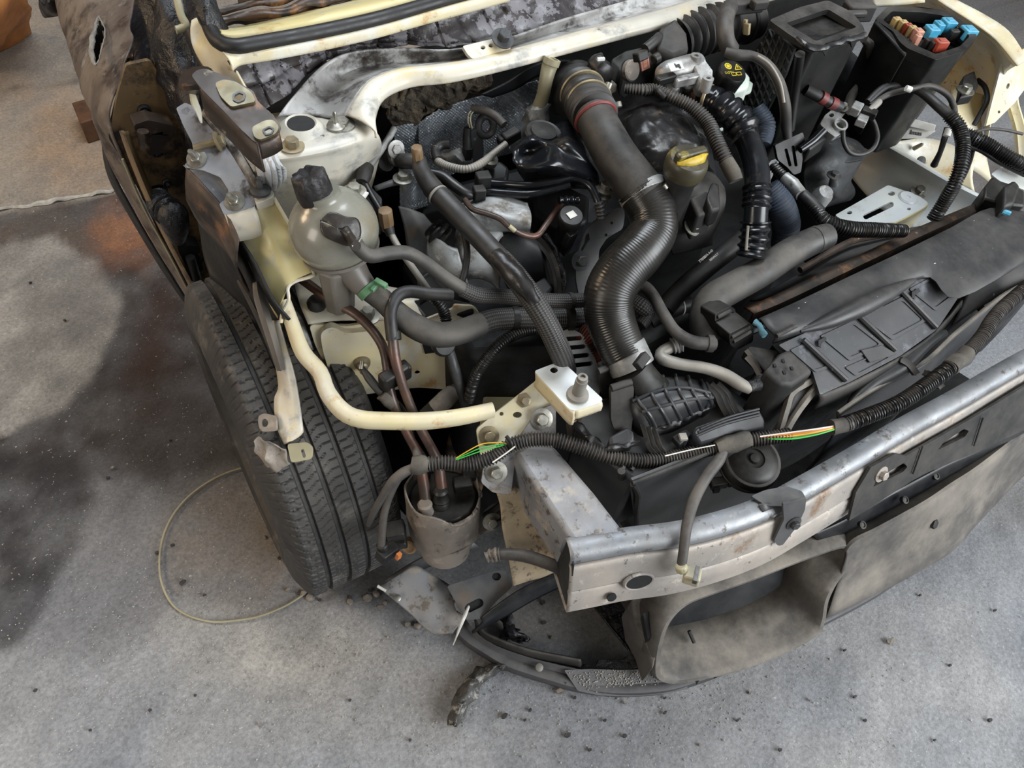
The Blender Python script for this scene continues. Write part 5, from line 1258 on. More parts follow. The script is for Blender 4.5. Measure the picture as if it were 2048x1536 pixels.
g = G(); g.plate(onl(pl_, [(1185, 1210), (1232, 1190), (1270, 1250), (1292, 1280), (1296, 1330), (1250, 1342), (1190, 1346), (1150, 1338), (1152, 1326), (1190, 1330), (1196, 1318), (1245, 1318), (1256, 1310), (1256, 1300)]), .012, [onl(pl_, ell(1278, 1308, 5, 6))]); g.build('black_lattice', MT['soot'], fa, bev=.002)
for k in range(4):
    g = G(); a = on(pl_, 1210+k*12, 1212+k*26); b = on(pl_, 1240+k*13, 1200+k*24); g.tube([a+UP*.004, b+UP*.004], .004, 8); g.build('lattice_rib', MT['soot'], fa)
for (x, y) in ((1054, 1335), (1080, 1345), (1126, 1362), (1388, 1360), (1425, 1348), (1545, 1288), (1600, 1270), (1810, 1150)):
    g = G(); g.box(P(x, y, .035), .006, .018, .014, Vector((1, .3, 0))); g.build('fixing_tab', MT['blkdust'], fa, bev=.001)
g = G(); g.lathe(P(1078, 1335, .052), Vector((0, -.3, 1)), [(.008, 0), (.008, .003), (.005, .004)], 14); g.build('round_stud', MT['frosted'], fa)
# (the drilled plate's dark sheet, shading its holes, is built below)
# ash grains on the shelf
g = G()
for k in range(420):
    x = random.gauss(1235, 55); y = random.gauss(1357, 13)
    if not inpoly(x, y, [(1130, 1342), (1300, 1340), (1372, 1370), (1260, 1392), (1156, 1382)]): continue
    pl_ = plane((1140, 1345, .0555), (1300, 1335, .0555), (1250, 1385, .0355)); c = on(pl_, x, y)+UP*.0006; r = random.uniform(.0006, .0016)
    g.prism([c + Vector((math.cos(t)*r, math.sin(t)*r, r)) for t in (0, 1.6, 3.2, 4.7)], r*1.4)
o = g.build('ash_specks', MT['ash'], flat=True); tag(o, 'pale ash specks sprinkled on the fascia shelf', 'ash'); o['kind'] = 'stuff'
# undertray plates
ut = thing('folded_plate', 'pale grey folded metal plate on the floor under the fuel filter', 'metal plate', P(840, 1200, .0))
g = G()
g.sheet([[P(764, 1170, .10), P(800, 1148, .115), P(830, 1132, .12), P(865, 1150, .11), P(900, 1170, .10)],
         [P(772, 1186, .10), P(808, 1170, .11), P(845, 1172, .112), P(885, 1190, .105), P(912, 1222, .10)],
         [P(800, 1212, .095), P(830, 1205, .10), P(865, 1210, .102), P(895, 1222, .10), P(928, 1238, .095)],
         [P(838, 1246, .075), P(855, 1240, .085), P(875, 1240, .09), P(895, 1248, .088), P(918, 1255, .085)],
         [P(868, 1268, .055), P(880, 1268, .06), P(890, 1268, .062), P(898, 1268, .062), P(908, 1268, .06)]], 5, 4, bump=wob(18, .006))
pl0 = g.build('plate', MT['dgalv'], ut, solid=.004)
g = G(); g.lathe(P(795, 1196, .106), Vector((0, -.3, 1)), [(.007, 0), (.007, .003), (.004, .004)], 14); g.build('rivet', MT['zinc'], pl0)
g = G(); g.sheet([[P(768, 1160, .09), P(840, 1118, .12), P(940, 1080, .16)], [P(775, 1172, .085), P(850, 1138, .10), P(960, 1095, .14)]], 3, 2); g.build('back_lip', MT['bluesteel'], ut, solid=.004)
g = G(); g.plate(onl(plane((894, 1172, .14), (1005, 1138, .15), (945, 1236, .12)), rnd([(893, 1172), (985, 1142), (1010, 1140), (1026, 1172), (990, 1205), (962, 1238), (932, 1240)], 6)), .005,
                 [onl(plane((894, 1172, .14), (1005, 1138, .15), (945, 1236, .12)), ell(993, 1153, 9, 8)), onl(plane((894, 1172, .14), (1005, 1138, .15), (945, 1236, .12)), slot(938, 1216, 958, 1206, 9))])
tag(g.build('drilled_plate', MT['bluesteel'], bev=.0015), 'dark grey flat plate with round hole and slot beside the rusty leg', 'metal plate')
dpl = plane((894, 1172, .137), (1005, 1138, .147), (945, 1236, .117)); dpl = (dpl[0]-dpl[1]*.004, dpl[1])
g = G(); g.plate(onl(dpl, [(925, 1222), (940, 1200), (985, 1146), (1005, 1146), (1004, 1168), (968, 1215), (945, 1226)]), .004); g.build('hole_shade_sheet', MT['dark'], bpy.data.objects['drilled_plate'])  # dark sheet added under the plate so its holes look shaded
g = G(); g.sheet([[P(960, 1236, .12), P(1000, 1205, .15), (P(1050, 1172, .175)), P(1136, 1135, .20)], [P(965, 1250, .11), P(1010, 1215, .145), P(1060, 1185, .17), P(1140, 1148, .195)], [P(945, 1268, .07), P(1015, 1232, .12), P(1070, 1200, .15), P(1142, 1165, .17)]], 4, 4)
tag(g.build('undertray_bar', MT['slate'], solid=.006), 'dark shiny moulded bar running from the fascia up to the beam end', 'trim bar')
g = G(); g.sheet([[P(998, 1240, .03), P(1012, 1238, .04), P(1030, 1262, .03)], [P(1000, 1260, .03), P(1022, 1262, .045), P(1048, 1275, .03)], [P(996, 1280, .02), P(1028, 1284, .03), P(1062, 1282, .02)]], 5, 5, bump=wob(60, .012))
tag(g.build('charred_lump', MT['soot'], solid=.02), 'black charred crust on the floor inside the curved fascia arm', 'debris')
g = G(); g.tube([P(755, 1172, .115), P(772, 1182, .112)], .003, 8); g.build('pale_tip', MT['white2'], pl0)
g = G(); g.tube([P(938, 1212, .145), P(930, 1230, .13), P(922, 1248, .12), P(914, 1270, .09), P(906, 1290, .05)], [.002, .004, .004, .002, .001], 8); tag(g.build('frayed_strip', MT['white2']), 'thin white frayed strip hanging by the curved fascia arm', 'strip')
# ================================================================ ENGINE BAY
def sph(c, r, px, py):
    w = ray(px, py).normalized(); o = Vector((0, 0, CAMH)); oc = o-c
    b = oc.dot(w); d = b*b-(oc.dot(oc)-r*r)
    return o + w*(-b-math.sqrt(max(d, 0)))
# coolant tank
tk = thing('coolant_tank', 'clouded round coolant expansion tank with a scorched black cap', 'coolant tank', P(680, 560, .70))
tc_ = P(668, 458, .855); tax = (P(626, 368, .935)-P(690, 545, .79)).normalized(); tr = rm_(89, tc_)
g = G()
pr_ = []
for i in range(17):
    a = -1.25 + i*(1.25+1.12)/16
    pr_.append((tr*math.cos(a), tr*.93*math.sin(a)))
pr_.append((tr*.40, tr*.90)); pr_.append((tr*.40, tr*1.02))
g.lathe(tc_, tax, pr_, 48); g.build('body', MT['tank'], tk)
g = G(); h = -tr*.52; g.lathe(tc_, tax, [(tr*.86, h-.002), (tr*.905, h-.002), (tr*.905, h+.003), (tr*.86, h+.003)], 48); g.build('seam', MT['frosted'], tk)
g = G(); capc = tc_ + tax*tr*.86 - Vector((.853, -.511, .105))*.008; cr0 = rm_(36, capc)
g.lathe(capc, tax, [(cr0*.98, -.004), (cr0*1.02, .004), (cr0*1.0, .018), (cr0*.98, .030), (cr0*.92, .034), (cr0*.6, .036), (cr0*.3, .034), (cr0*.05, .033)], 60)
def lobe(q):
    d = q-capc; hh = d.dot(tax); rv = d-tax*hh
    a = math.atan2(rv.dot(tax.orthogonal().normalized()), rv.dot(tax.cross(tax.orthogonal()).normalized()))
    return q + rv*(.022*math.cos(a*11)) + noise.noise_vector(q*110)*(.004 if hh > .027 else .0012)
g.build('cap', MT['cap'], tk, disp=lobe, ang=60)
g = G(); pp = [(640, 440), (662, 425), (690, 432), (716, 440), (722, 470), (700, 492), (672, 485), (645, 468)]
cc = (680, 458)
rows_ = [[sph(tc_, tr*1.012, cc[0]+(x-cc[0])*k, cc[1]+(y-cc[1])*k) for x, y in pp+[pp[0]]] for k in (.05, .5, 1)]
g.sheet(rows_, 4, 4, bump=wob(60, .0015)); g.build('scorch_mark', MT['tankburn'], tk, solid=.001, off=0)
g = G(); g.tube([sph(tc_, tr*.98, 688, 458), sph(tc_, tr*1.1, 700, 474), P(712, 492, .90)], [.007, .006, .0065], 12); g.build('vent_nipple', MT['tankburn'], tk)
g = G(); q = [P(636, 548, .80), P(660, 552, .80), P(690, 552, .80), P(706, 542, .80), P(712, 560, .79), P(640, 570, .79)]
g = G(); g.prism([P(634, 545, .80), P(664, 556, .80), P(700, 548, .80), P(712, 530, .80), P(680, 505, .80), P(642, 515, .80)], .085, .8); g.build('foot', MT['frosted'], tk, bev=.004)
g = G(); g.tube([P(698, 530, .80), P(716, 558, .785), P(732, 575, .775)], [.024, .020, .017], 20); g.build('outlet', MT['frosted'], tk)
g = G(); g.tube([P(733, 575, .776), P(743, 586, .771)], .0180, 24); gc = g.build('green_hose_clamp', MT['green'], tk)
g = G(); g.box(P(762, 567, .795), .008, .020, .008, Vector((1, .5, .2))); g.box(P(752, 572, .79), .020, .006, .006, Vector((1, .5, .2))); g.build('clamp_ears', MT['green'], gc, bev=.001)

# engine block
en = thing('engine', 'grimy diesel engine with bare cast metal and burnt black covers', 'engine', (0.78, .72, .22))
g = G(); g.prism([Vector((.40, .62, .66)), Vector((.62, .52, .66)), Vector((.95, .55, .66)), Vector((1.15, .62, .64)), Vector((1.2, .85, .64)), Vector((1.0, .98, .68)), Vector((.5, 1.0, .68)), Vector((.40, .85, .67))], .42, 1.0)
g.build('block', MT['dark'], en, bev=.02)
# white alloy housing
g = G()
g.sheet([[P(905, 410, .82), P(960, 395, .83), P(1010, 396, .835), P(1056, 404, .83)],
         [P(908, 428, .83), P(955, 418, .84), P(1000, 422, .845), P(1060, 425, .84)],
         [P(935, 450, .82), P(970, 442, .83), P(1010, 440, .84), P(1062, 452, .83)],
         [P(950, 470, .78), P(985, 460, .80), P(1020, 462, .81), P(1060, 480, .79)]], 5, 5, bump=wob(22, .007))
g.sheet([[P(930, 428, .81), P(970, 440, .815), P(1000, 455, .81), P(1006, 470, .80)],
         [P(900, 490, .78), P(940, 480, .80), P(975, 495, .79), P(1002, 490, .785)],
         [P(905, 540, .74), P(935, 530, .76), P(970, 540, .75), P(1000, 545, .74)],
         [P(925, 570, .70), P(955, 560, .72), P(985, 565, .71), P(1000, 580, .70)]], 5, 5, bump=wob(22, .007))
g.build('alloy_housing', MT['cast'], en, solid=.006)
g = G(); g.sheet([[P(850, 465, .79), P(885, 480, .80), P(915, 500, .79)], [P(860, 520, .76), P(895, 530, .77), P(925, 555, .75)], [P(880, 580, .70), P(915, 585, .71), P(950, 590, .70)]], 5, 5, bump=wob(30, .008)); g.build('rough_casting', MT['cast'], en, solid=.006)
g = G(); g.tube([P(866, 455, .80), P(880, 470, .795), P(892, 480, .79)], [.014, .018, .014], 14, corr=(.012, .2)); g.build('ribbed_boot', MT['melt'], en)
# blue black guard plate at left
g = G()
g.sheet([[P(796, 412, .80), P(822, 418, .805), P(848, 428, .80)], [P(808, 455, .785), P(842, 455, .795), P(880, 468, .785)], [P(815, 500, .76), P(865, 495, .775), P(912, 520, .76)], [P(835, 545, .735), P(890, 545, .745), P(932, 580, .73)], [P(862, 600, .70), P(900, 600, .70), P(940, 612, .69)]], 5, 5)
g.build('guard_plate', MT['bluesteel'], en, solid=.004)
g = G(); g.sheet([[P(835, 560, .735), P(880, 535, .745), P(920, 560, .735)], [P(840, 610, .70), P(885, 590, .71), P(935, 600, .70)]], 4, 4); g.build('guard_flap', MT['blk'], en, solid=.003)
# timing cover and belt
g = G()
g.sheet([[P(1000, 470, .80), P(1035, 458, .805), P(1064, 462, .80)], [P(1000, 500, .785), P(1045, 480, .80), P(1082, 500, .785)], [P(1002, 550, .75), P(1050, 530, .765), P(1092, 550, .745)], [P(1030, 600, .70), P(1065, 585, .71), P(1100, 585, .70)]], 5, 5)
g.build('timing_cover', MT['slate'], en, solid=.004)
g = G(); g.prism([P(1062, 568, .745), P(1090, 552, .75), P(1108, 575, .74), P(1085, 600, .735)], .05); g.build('cover_foot', MT['slate'], en, bev=.004)
g = G(); g.tube([P(1072, 480, .79), P(1098, 510, .775), P(1112, 550, .755), P(1115, 600, .72)], .010, 10, prof=[1, .5]*5); g.build('drive_belt', MT['melt'], en)
g = G(); g.tube([P(1088, 470, .79), P(1112, 505, .775), P(1125, 560, .745), P(1125, 610, .71)], .006, 8); g.build('wiring_strip', MT['soot'], en, disp=wob(60, .004))
# crumpled melted cover
g = G()
g.sheet([[P(1030, 285, .87), P(1060, 258, .885), P(1100, 250, .885), P(1142, 240, .89), P(1172, 300, .885)],
         [P(1022, 300, .885), P(1052, 285, .905), P(1095, 285, .90), P(1135, 282, .915), P(1180, 325, .89)],
         [P(1026, 318, .89), P(1062, 308, .88), P(1105, 300, .905), P(1150, 318, .90), P(1195, 345, .88)],
         [P(1034, 338, .87), P(1075, 332, .90), P(1125, 330, .91), P(1160, 345, .895), P(1200, 362, .87)],
         [P(1050, 360, .84), P(1090, 352, .86), P(1135, 356, .865), P(1170, 366, .86), P(1200, 375, .84)],
         [P(1060, 380, .80), P(1095, 376, .81), P(1140, 380, .81), P(1175, 385, .81), P(1205, 392, .80)]], 6, 6, bump=wob(22, .007))
cc_ = g.build('crumpled_cover', MT['gloss'], en, solid=.004)
g = G(); c = P(1087, 266, .90); g.lathe(c, Vector((.05, -.1, 1)), [(.030, -.012), (.030, 0), (.027, .003), (.021, .002), (.020, .005), (.01, .005), (.002, .006)], 32); g.build('cover_cap', MT['blk'], cc_)
g = G(); g.prism([P(1062, 380, .80), P(1130, 378, .81), P(1180, 388, .80), P(1178, 440, .785), P(1120, 460, .785), P(1068, 430, .79)], .07); g.build('under_cover', MT['slate'], en, bev=.008, seg=3)
# rocker cover, melted
g = G()
g.sheet([[P(1225, 225, .87), P(1270, 196, .885), P(1320, 188, .885), P(1370, 205, .88), P(1402, 240, .86)],
         [P(1230, 235, .89), P(1275, 215, .91), P(1325, 210, .915), P(1372, 225, .905), P(1408, 258, .88)],
         [P(1245, 265, .895), P(1285, 248, .92), P(1330, 245, .925), P(1378, 258, .91), P(1414, 285, .885)],
         [P(1262, 300, .89), P(1300, 285, .91), P(1340, 282, .91), P(1384, 290, .91), P(1418, 310, .88)],
         [P(1275, 335, .87), P(1310, 318, .885), P(1350, 312, .885), P(1390, 318, .89), P(1420, 332, .86)],
         [P(1285, 365, .82), P(1320, 350, .83), P(1360, 342, .83), P(1395, 345, .83), P(1424, 350, .81)]], 7, 7,
        bump=lambda q: q + noise.noise_vector(q*16)*.008 + UP*(.006*noise.fractal(q*55, 1, 2, 3)))
rk = g.build('rocker_cover', MT['melt'], en, solid=.004)
# front cover with the oil filler neck
g = G()
g.sheet([[P(1295, 372, .855), P(1330, 350, .86), P(1380, 340, .86), P(1425, 345, .855), P(1450, 375, .85)],
         [P(1310, 400, .85), P(1345, 385, .855), P(1390, 375, .86), P(1430, 380, .855), P(1452, 400, .845)],
         [P(1325, 440, .82), P(1355, 430, .83), P(1395, 425, .835), P(1428, 425, .83), P(1445, 432, .82)],
         [P(1335, 480, .79), P(1362, 475, .80), P(1392, 472, .80), P(1418, 465, .80), P(1432, 460, .79)],
         [P(1345, 510, .75), P(1365, 506, .755), P(1390, 500, .755), P(1410, 495, .755), P(1425, 490, .75)]], 5, 5)
fc_ = g.build('front_cover', MT['blkdust'], en, solid=.004)
g = G(); g.prism([P(1380, 395, .872), P(1412, 380, .875), P(1436, 392, .87), P(1432, 420, .86), P(1396, 432, .858)], .05); g.build('cover_box', MT['blkdust'], fc_, bev=.004)
g = G(); g.prism([P(1414, 395, .885), P(1424, 362, .888), P(1440, 368, .885), P(1442, 418, .865), P(1422, 424, .865)], .03); g.build('cover_handle', MT['blk'], fc_, bev=.004)
g = G(); g.bolt(P(1383, 455, .825), Vector((.2, -.5, 1)), .0085); g.build('bolt', MT['zinc'], fc_)
g = G(); g.tube([P(1402, 458, .81), P(1394, 462, .81)], .006, 8); g.build('brass_tip', MT['copper'], fc_)
g = G(); oc_ = P(1374, 325, .94); oax = (P(1372, 312, .955)-P(1368, 400, .86)).normalized(); oax = Vector((-.02, -.12, 1)).normalized(); orr = rm_(42, oc_)
g.lathe(oc_, oax, [(orr*.9, -.10), (orr*.85, -.05), (orr*.82, -.03), (orr*.95, -.022), (orr*.95, -.014)], 32); g.build('filler_neck', MT['blkdust'], fc_)
g = G(); g.lathe(oc_, oax, [(orr*.97, -.018), (orr*1.02, -.012), (orr*1.03, 0), (orr*.98, .006), (orr*.90, .009), (orr*.3, .011), (orr*.02, .011)], 44); ocp = g.build('oil_cap', MT['yelblk'], fc_)
g = G(); u = (P(1412, 318, .94)-P(1340, 338, .94)).normalized(); g.box(oc_+oax*.014, orr*1.75, orr*.42, .016, u, oax); g.build('cap_grip', MT['yelblk'], ocp, bev=.004, seg=3)
n_ = oax.cross(u)
if n_.y > 0: n_ = -n_
g = G(); b0 = oc_ + n_*orr*.24 + oax*.007
g.sheet([[b0-u*orr*.9, b0-u*orr*.4+n_*orr*.30, b0+u*orr*.1+n_*orr*.40, b0+u*orr*.55+n_*orr*.32, b0+u*orr*.9],
         [b0-u*orr*.9+oax*.006, b0-u*orr*.4+n_*orr*.1+oax*.011, b0+u*orr*.1+n_*orr*.12+oax*.013, b0+u*orr*.55+n_*orr*.10+oax*.013, b0+u*orr*.9+oax*.008]], 6, 2)
g.build('yellow_face', MT['yellowcap'], ocp, solid=.004)
# hidden dark filler beneath the upper engine
g = G(); g.prism([P(1050, 300, .80), P(1250, 240, .82), P(1420, 240, .82), P(1450, 400, .78), P(1340, 480, .74), P(1080, 450, .74)], .16); g.build('cylinder_head', MT['dark'], en, bev=.015)
# lifting bracket
lb = plane((1160, 480, .80), (1245, 430, .82), (1175, 610, .72))
g = G(); g.plate(onl(lb, rnd([(1158, 500), (1170, 465), (1192, 440), (1214, 432), (1230, 418), (1246, 414), (1250, 428), (1246, 458), (1215, 475), (1198, 500), (1196, 560), (1188, 600), (1182, 622), (1164, 622), (1152, 560), (1152, 520)], 8)), .005, [onl(lb, ell(1223, 446, 3, 3)), onl(lb, ell(1212, 470, 3, 3)), onl(lb, rnd([(1172, 470), (1178, 466), (1180, 480), (1172, 492), (1164, 505), (1162, 498), (1168, 488)], 2))])
lbo = g.build('lifting_bracket', MT['bluesteel'], en, bev=.001)
g = G(); g.bolt(on(lb, 1161, 522), lb[1], .009); g.build('bolt', MT['castdark'], lbo)
# actuator with printed label
ac = thing('actuator', 'black cylindrical actuator with a small cream label on its round top', 'actuator', P(1138, 495, .72))
c = P(1143, 430, .845); axv = Vector((-.08, -.25, 1)).normalized()
g = G(); g.lathe(c, axv, [(.011, -.085), (.014, -.06), (.0135, -.025), (.017, -.02), (.0185, -.012), (.0185, -.002), (.017, 0), (.002, .0005)], 28); g.build('body', MT['blk'], ac)
g = G(); g.box(c+axv*.001, .014, .011, .0008, Vector((1, .15, 0)), axv); g.build('label', MT['white2'], ac)
g = G(); g.box(c-axv*.045+Vector((0, -.014, 0)), .02, .012, .03, Vector((1, .2, 0)), axv); g.box(c-axv*.075+Vector((.004, -.012, 0)), .012, .012, .03, Vector((1, .2, 0)), axv); g.build('connector', MT['melt'], ac, bev=.002)
# bolt standing on a leaf spring by the intake pipe
g = G(); c = P(1210, 378, .865); g.bolt(c, UP, .0085, .010); g.lathe(c-UP*.016, UP, [(.008, -.02), (.009, 0), (.014, .002), (.014, .006), (.009, .010), (.009, .018)], 18); o = g.build('capped_bolt', MT['zinc']); tag(o, 'single silver bolt standing beside the large intake pipe', 'bolt')
g = G(); g.sheet([[P(1238, 328, .875), P(1218, 352, .87), P(1208, 372, .86)], [P(1240, 345, .87), P(1232, 362, .865), P(1215, 382, .855)]], 4, 3); o = g.build('pointed_fin', MT['gloss'], solid=.003); tag(o, 'small pointed glossy black fin against the large intake pipe', 'fin')

# heat shield and fibre blanket
hs = thing('heat_shield', 'embossed silver foil heat shield with burnt fibre on the bulkhead', 'heat shield', P(930, 300, .70))
def emb(q):
    a = math.sin(q.x*1150)*math.sin((q.z+q.y*.3)*1150); return q + Vector((-.1, -1, .4))*(.0013*a)
g = G()
g.sheet([[P(836, 246, .83), P(880, 218, .85), P(930, 200, .86), P(990, 184, .865), P(1075, 160, .87)],
         [P(838, 285, .80), P(885, 255, .82), P(935, 236, .83), P(995, 218, .835), P(1082, 195, .84)],
         [P(845, 330, .76), P(890, 300, .78), P(940, 280, .79), P(1000, 265, .795), P(1085, 240, .80)],
         [P(860, 375, .72), P(900, 350, .73), P(950, 330, .74), P(1005, 310, .74), P(1085, 290, .74)]], 44, 34, bump=emb)
g.sheet([[P(786, 254, .83), P(812, 248, .835), P(836, 246, .83)], [P(790, 290, .79), P(814, 285, .795), P(840, 285, .79)], [P(798, 340, .74), P(820, 338, .745), P(848, 335, .74)], [P(800, 420, .68), P(825, 420, .68), P(855, 410, .68)]], 26, 30, bump=emb)
g.build('foil', MT['foil'], hs, solid=.002)
g = G()
g.sheet([[P(768, 190, .89), P(800, 165, .90), P(850, 152, .91), P(910, 148, .915), P(985, 150, .915)],
         [P(775, 215, .87), P(805, 195, .885), P(855, 180, .895), P(915, 172, .90), P(985, 168, .90)],
         [P(780, 240, .845), P(812, 225, .86), P(860, 208, .87), P(915, 192, .88), P(975, 185, .88)],
         [P(790, 262, .82), P(820, 250, .83), P(855, 232, .845), P(900, 212, .86), P(960, 196, .865)]], 26, 26, bump=lambda q: q+noise.noise_vector(q*90)*.006+noise.noise_vector(q*26)*.008)
g.build('fibre_blanket', MT['fibre'], hs, solid=.006)
g = G(); g.sheet([[P(960, 190, .89), P(1010, 165, .905), P(1075, 125, .93), P(1140, 118, .935)], [P(985, 196, .88), P(1030, 180, .89), P(1085, 150, .91), P(1150, 140, .92)]], 5, 4); o = g.build('cowl_flap', MT['slate'], solid=.003); tag(o, 'thin black flap hanging under the pale scuttle flange', 'flap')
# dipstick tube
dp = thing('beige_filler_tube', 'upright beige plastic tube with a crusted white base', 'tube', P(1072, 245, .80))
g = G(); g.tube([P(1104, 122, .955), P(1098, 135, .945), P(1092, 160, .93), P(1086, 190, .905), P(1078, 215, .88)], [.0125, .0125, .011, .0105, .012], 20); g.build('tube', MT['dip'], dp)
g = G(); g.lathe(P(1104, 121, .956), (P(1104, 122, .955)-P(1094, 150, .935)).normalized(), [(.0135, -.006), (.0135, .003), (.009, .003), (.009, -.004)], 20); g.build('rim', MT['dip'], dp)
g = G(); g.tube([P(1084, 205, .89), P(1076, 228, .87), P(1062, 245, .85)], [.012, .020, .018], 14, step=.004); g.build('crusted_base', MT['cast'], dp, disp=wob(60, .008))
# sensor bracket group
sb_ = thing('sensor_bracket', 'dark drilled bracket with a ring and loose wires in front of the foil', 'bracket', P(955, 330, .72))
pl_ = plane((940, 262, .86), (966, 256, .86), (952, 330, .80))
g = G(); g.plate(onl(pl_, rnd([(941, 262), (964, 254), (968, 300), (966, 318), (958, 330), (946, 330), (944, 300)], 3)), .003, [onl(pl_, ell(957, 266, 4, 4)), onl(pl_, ell(951, 279, 4, 4))]); g.build('plate', MT['bluesteel'], sb_)
g = G(); c = P(972, 252, .86); 
ringp = [c + Vector((math.cos(t)*.014, math.sin(t)*.006, math.sin(t)*.014)) for t in [i*math.pi/6 for i in range(13)]]
g.tube(ringp, .006, 10, cap=False); g.build('ring', MT['castdark'], sb_)
g = G(); g.tube([P(935, 255, .865), P(934, 275, .85), P(935, 300, .835)], [.006, .007, .008], 12); g.lathe(P(936, 294, .84), UP, [(.009, -.02), (.009, 0)], 6); g.build('sensor', MT['dark'], sb_)
g = G(); g.tube([P(940, 255, .868), P(936, 240, .88), P(938, 226, .885), P(946, 220, .885)], .0011, 6); g.tube([P(944, 256, .868), P(941, 242, .88), P(942, 230, .885), P(948, 222, .885)], .0011, 6); g.build('wire_pair', MT['dip'], sb_)
g = G(); g.box(P(1022, 272, .87), .030, .018, .018, Vector((1, .1, .2))); g.box(P(1005, 280, .865), .016, .014, .014, Vector((1, .1, .2))); g.build('connector', MT['blk'], sb_, bev=.003)
g = G(); g.sheet([[P(880, 310, .82), P(905, 298, .835), P(940, 300, .83)], [P(890, 325, .81), P(912, 318, .83), P(945, 322, .81)], [P(905, 340, .78), P(920, 338, .79), P(948, 340, .78)]], 5, 5, bump=wob(60, .006)); g.build('crusted_lump', MT['cast'], sb_, solid=.008)
g = G(); g.prism([P(955, 330, .81), P(1000, 318, .815), P(1020, 335, .81), P(1015, 360, .80), P(960, 370, .80)], .06); g.build('black_base', MT['slate'], sb_, bev=.006)
g = G(); g.lathe(P(982, 318, .83), Vector((0, -.3, 1)), [(.012, -.01), (.012, 0), (.006, .002), (.005, .006)], 16); g.build('bolt', MT['zinc'], sb_)
# aluminium flange at left by strut
fl_ = thing('pipe_flange', 'oval aluminium pipe flange with a bolt beside the strut tower', 'flange', P(800, 340, .76))
pl_ = plane((790, 295, .86), (806, 290, .86), (800, 335, .83))
g = G(); g.plate(onl(pl_, rnd([(783, 292), (795, 288), (805, 296), (816, 316), (812, 332), (800, 338), (785, 328), (780, 308)], 7)), .012); g.build('plate', MT['alu'], fl_, bev=.002)
g = G(); g.bolt(on(pl_, 791, 298)+pl_[1]*.001, pl_[1], .008, .004); g.build('bolt', MT['alu'], fl_)
g = G(); g.tube([on(pl_, 802, 322), P(818, 322, .85), P(838, 322, .85)], .012, 14); g.build('stub', MT['rubber'], fl_)
g = G(); g.tube([P(772, 322, .83), P(760, 325, .82)], .016, 14); g.build('rear_boot', MT['rubber'], fl_)
g = G(); g.sheet([[P(748, 372, .82), P(780, 360, .825), P(815, 350, .825)], [P(752, 382, .815), P(785, 372, .82), P(818, 366, .82)]], 4, 2); bk = g.build('support_strip', MT['bluesteel'], fl_, solid=.003)
g = G(); g.bolt(P(806, 358, .825), UP, .009); g.tube([P(806, 365, .815), P(809, 384, .80)], .004, 8); g.build('bolt', MT['zinc'], bk)
vb = thing('valve_block', 'small black block with a pale tab right of the coolant tank cap', 'block', P(730, 400, .80))
g = G(); g.prism([P(694, 370, .845), P(722, 362, .85), P(745, 375, .845), P(765, 395, .84), P(760, 420, .83), P(720, 412, .83)], .05); g.build('body', MT['slate'], vb, bev=.003)
g = G(); g.bolt(P(709, 384, .852), UP, .010); g.build('bolt', MT['zinc'], vb)
g = G(); g.box(P(730, 391, .853), .014, .005, .003, Vector((1, .9, 0))); g.build('pale_tab', MT['white2'], vb)

# ------------------------------------------------ intake hose, the large one
ih = thing('intake_hose', 'large black intake hose curving from the turbo pipe to the air filter', 'hose', P(1240, 640, .66))
g = G(); rr0 = .042
g.tube([P(1150, 168, .905), P(1165, 190, .915), P(1182, 218, .925), P(1190, 232, .93)], [.0361, .0353, .0344, .0336], 32, corr=(.016, .07)); g.build('ribbed_collar', MT['rubber'], ih)
g = G(); g.tube([P(1122, 180, .88), P(1145, 180, .90), P(1162, 186, .91)], [.0410, .0426, .0369], 28); g.build('turbo_boot', MT['rubber'], ih)
g = G(); g.tube([P(1188, 230, .93), P(1200, 255, .925), P(1230, 310, .91), P(1262, 355, .895), P(1290, 392, .88)], [.0303, .0303, .0316, .0328, .0344], 32); g.build('rigid_pipe', MT['brown'], ih).data.materials[0] = MT['blkdust']
g = G(); g.tube([P(1280, 378, .885), P(1294, 402, .875), P(1306, 428, .865), P(1306, 462, .85), P(1282, 500, .835), P(1245, 540, .815), P(1220, 585, .79), P(1220, 635, .76), P(1240, 690, .735), P(1252, 715, .725)], [.0353, .0353, .0348, .0353, .0365, .0377, .0377, .0369, .0344, .0332], 40, corr=(.0040, .0028)); g.build('flexible_hose', MT['ribhose'], ih)
ax_ = (P(1268, 745, .71)-P(1240, 685, .737)).normalized()
g = G(); g.lathe(P(1256, 716, .723), ax_, [(.0332, -.018), (.0340, -.016), (.0340, .016), (.0332, .018)], 40); cl_ = g.build('hose_clamp', MT['alu'], ih)
g = G(); g.box(P(1283, 722, .765), .0262, .014, .012, Vector((1, .45, .1)), ax_.cross(Vector((1, .45, .1)))); g.build('clamp_latch', MT['blk'], cl_, bev=.002)
for (pt, pt2, r) in ((P(1178, 205, .922), P(1190, 228, .926), .0354), (P(1165, 186, .917), P(1178, 205, .92), .0365)):
    g = G(); a = (pt2-pt).normalized(); g.lathe(pt, a, [(r, -.002), (r+.0016, 0), (r, .002)], 40); w_ = g.build('wire_clip', MT['yzinc'], ih)
g = G(); a = (P(1200, 255, .925)-P(1188, 230, .93)).normalized(); g.lathe(P(1191, 236, .929), a, [(.0316, -.003), (.0336, -.001), (.0336, .001), (.0316, .003)], 40); g.build('red_seal_ring', MT['redsl'], ih)
g = G(); g.tube([P(1234, 205, .94), P(1236, 215, .935)], .0065, 12); g.tube([P(1218, 168, .94), P(1214, 178, .935)], .0065, 12); g.build('clip_screws', MT['zinc'], ih)
a = (P(1306, 428, .865)-P(1275, 372, .885)).normalized()
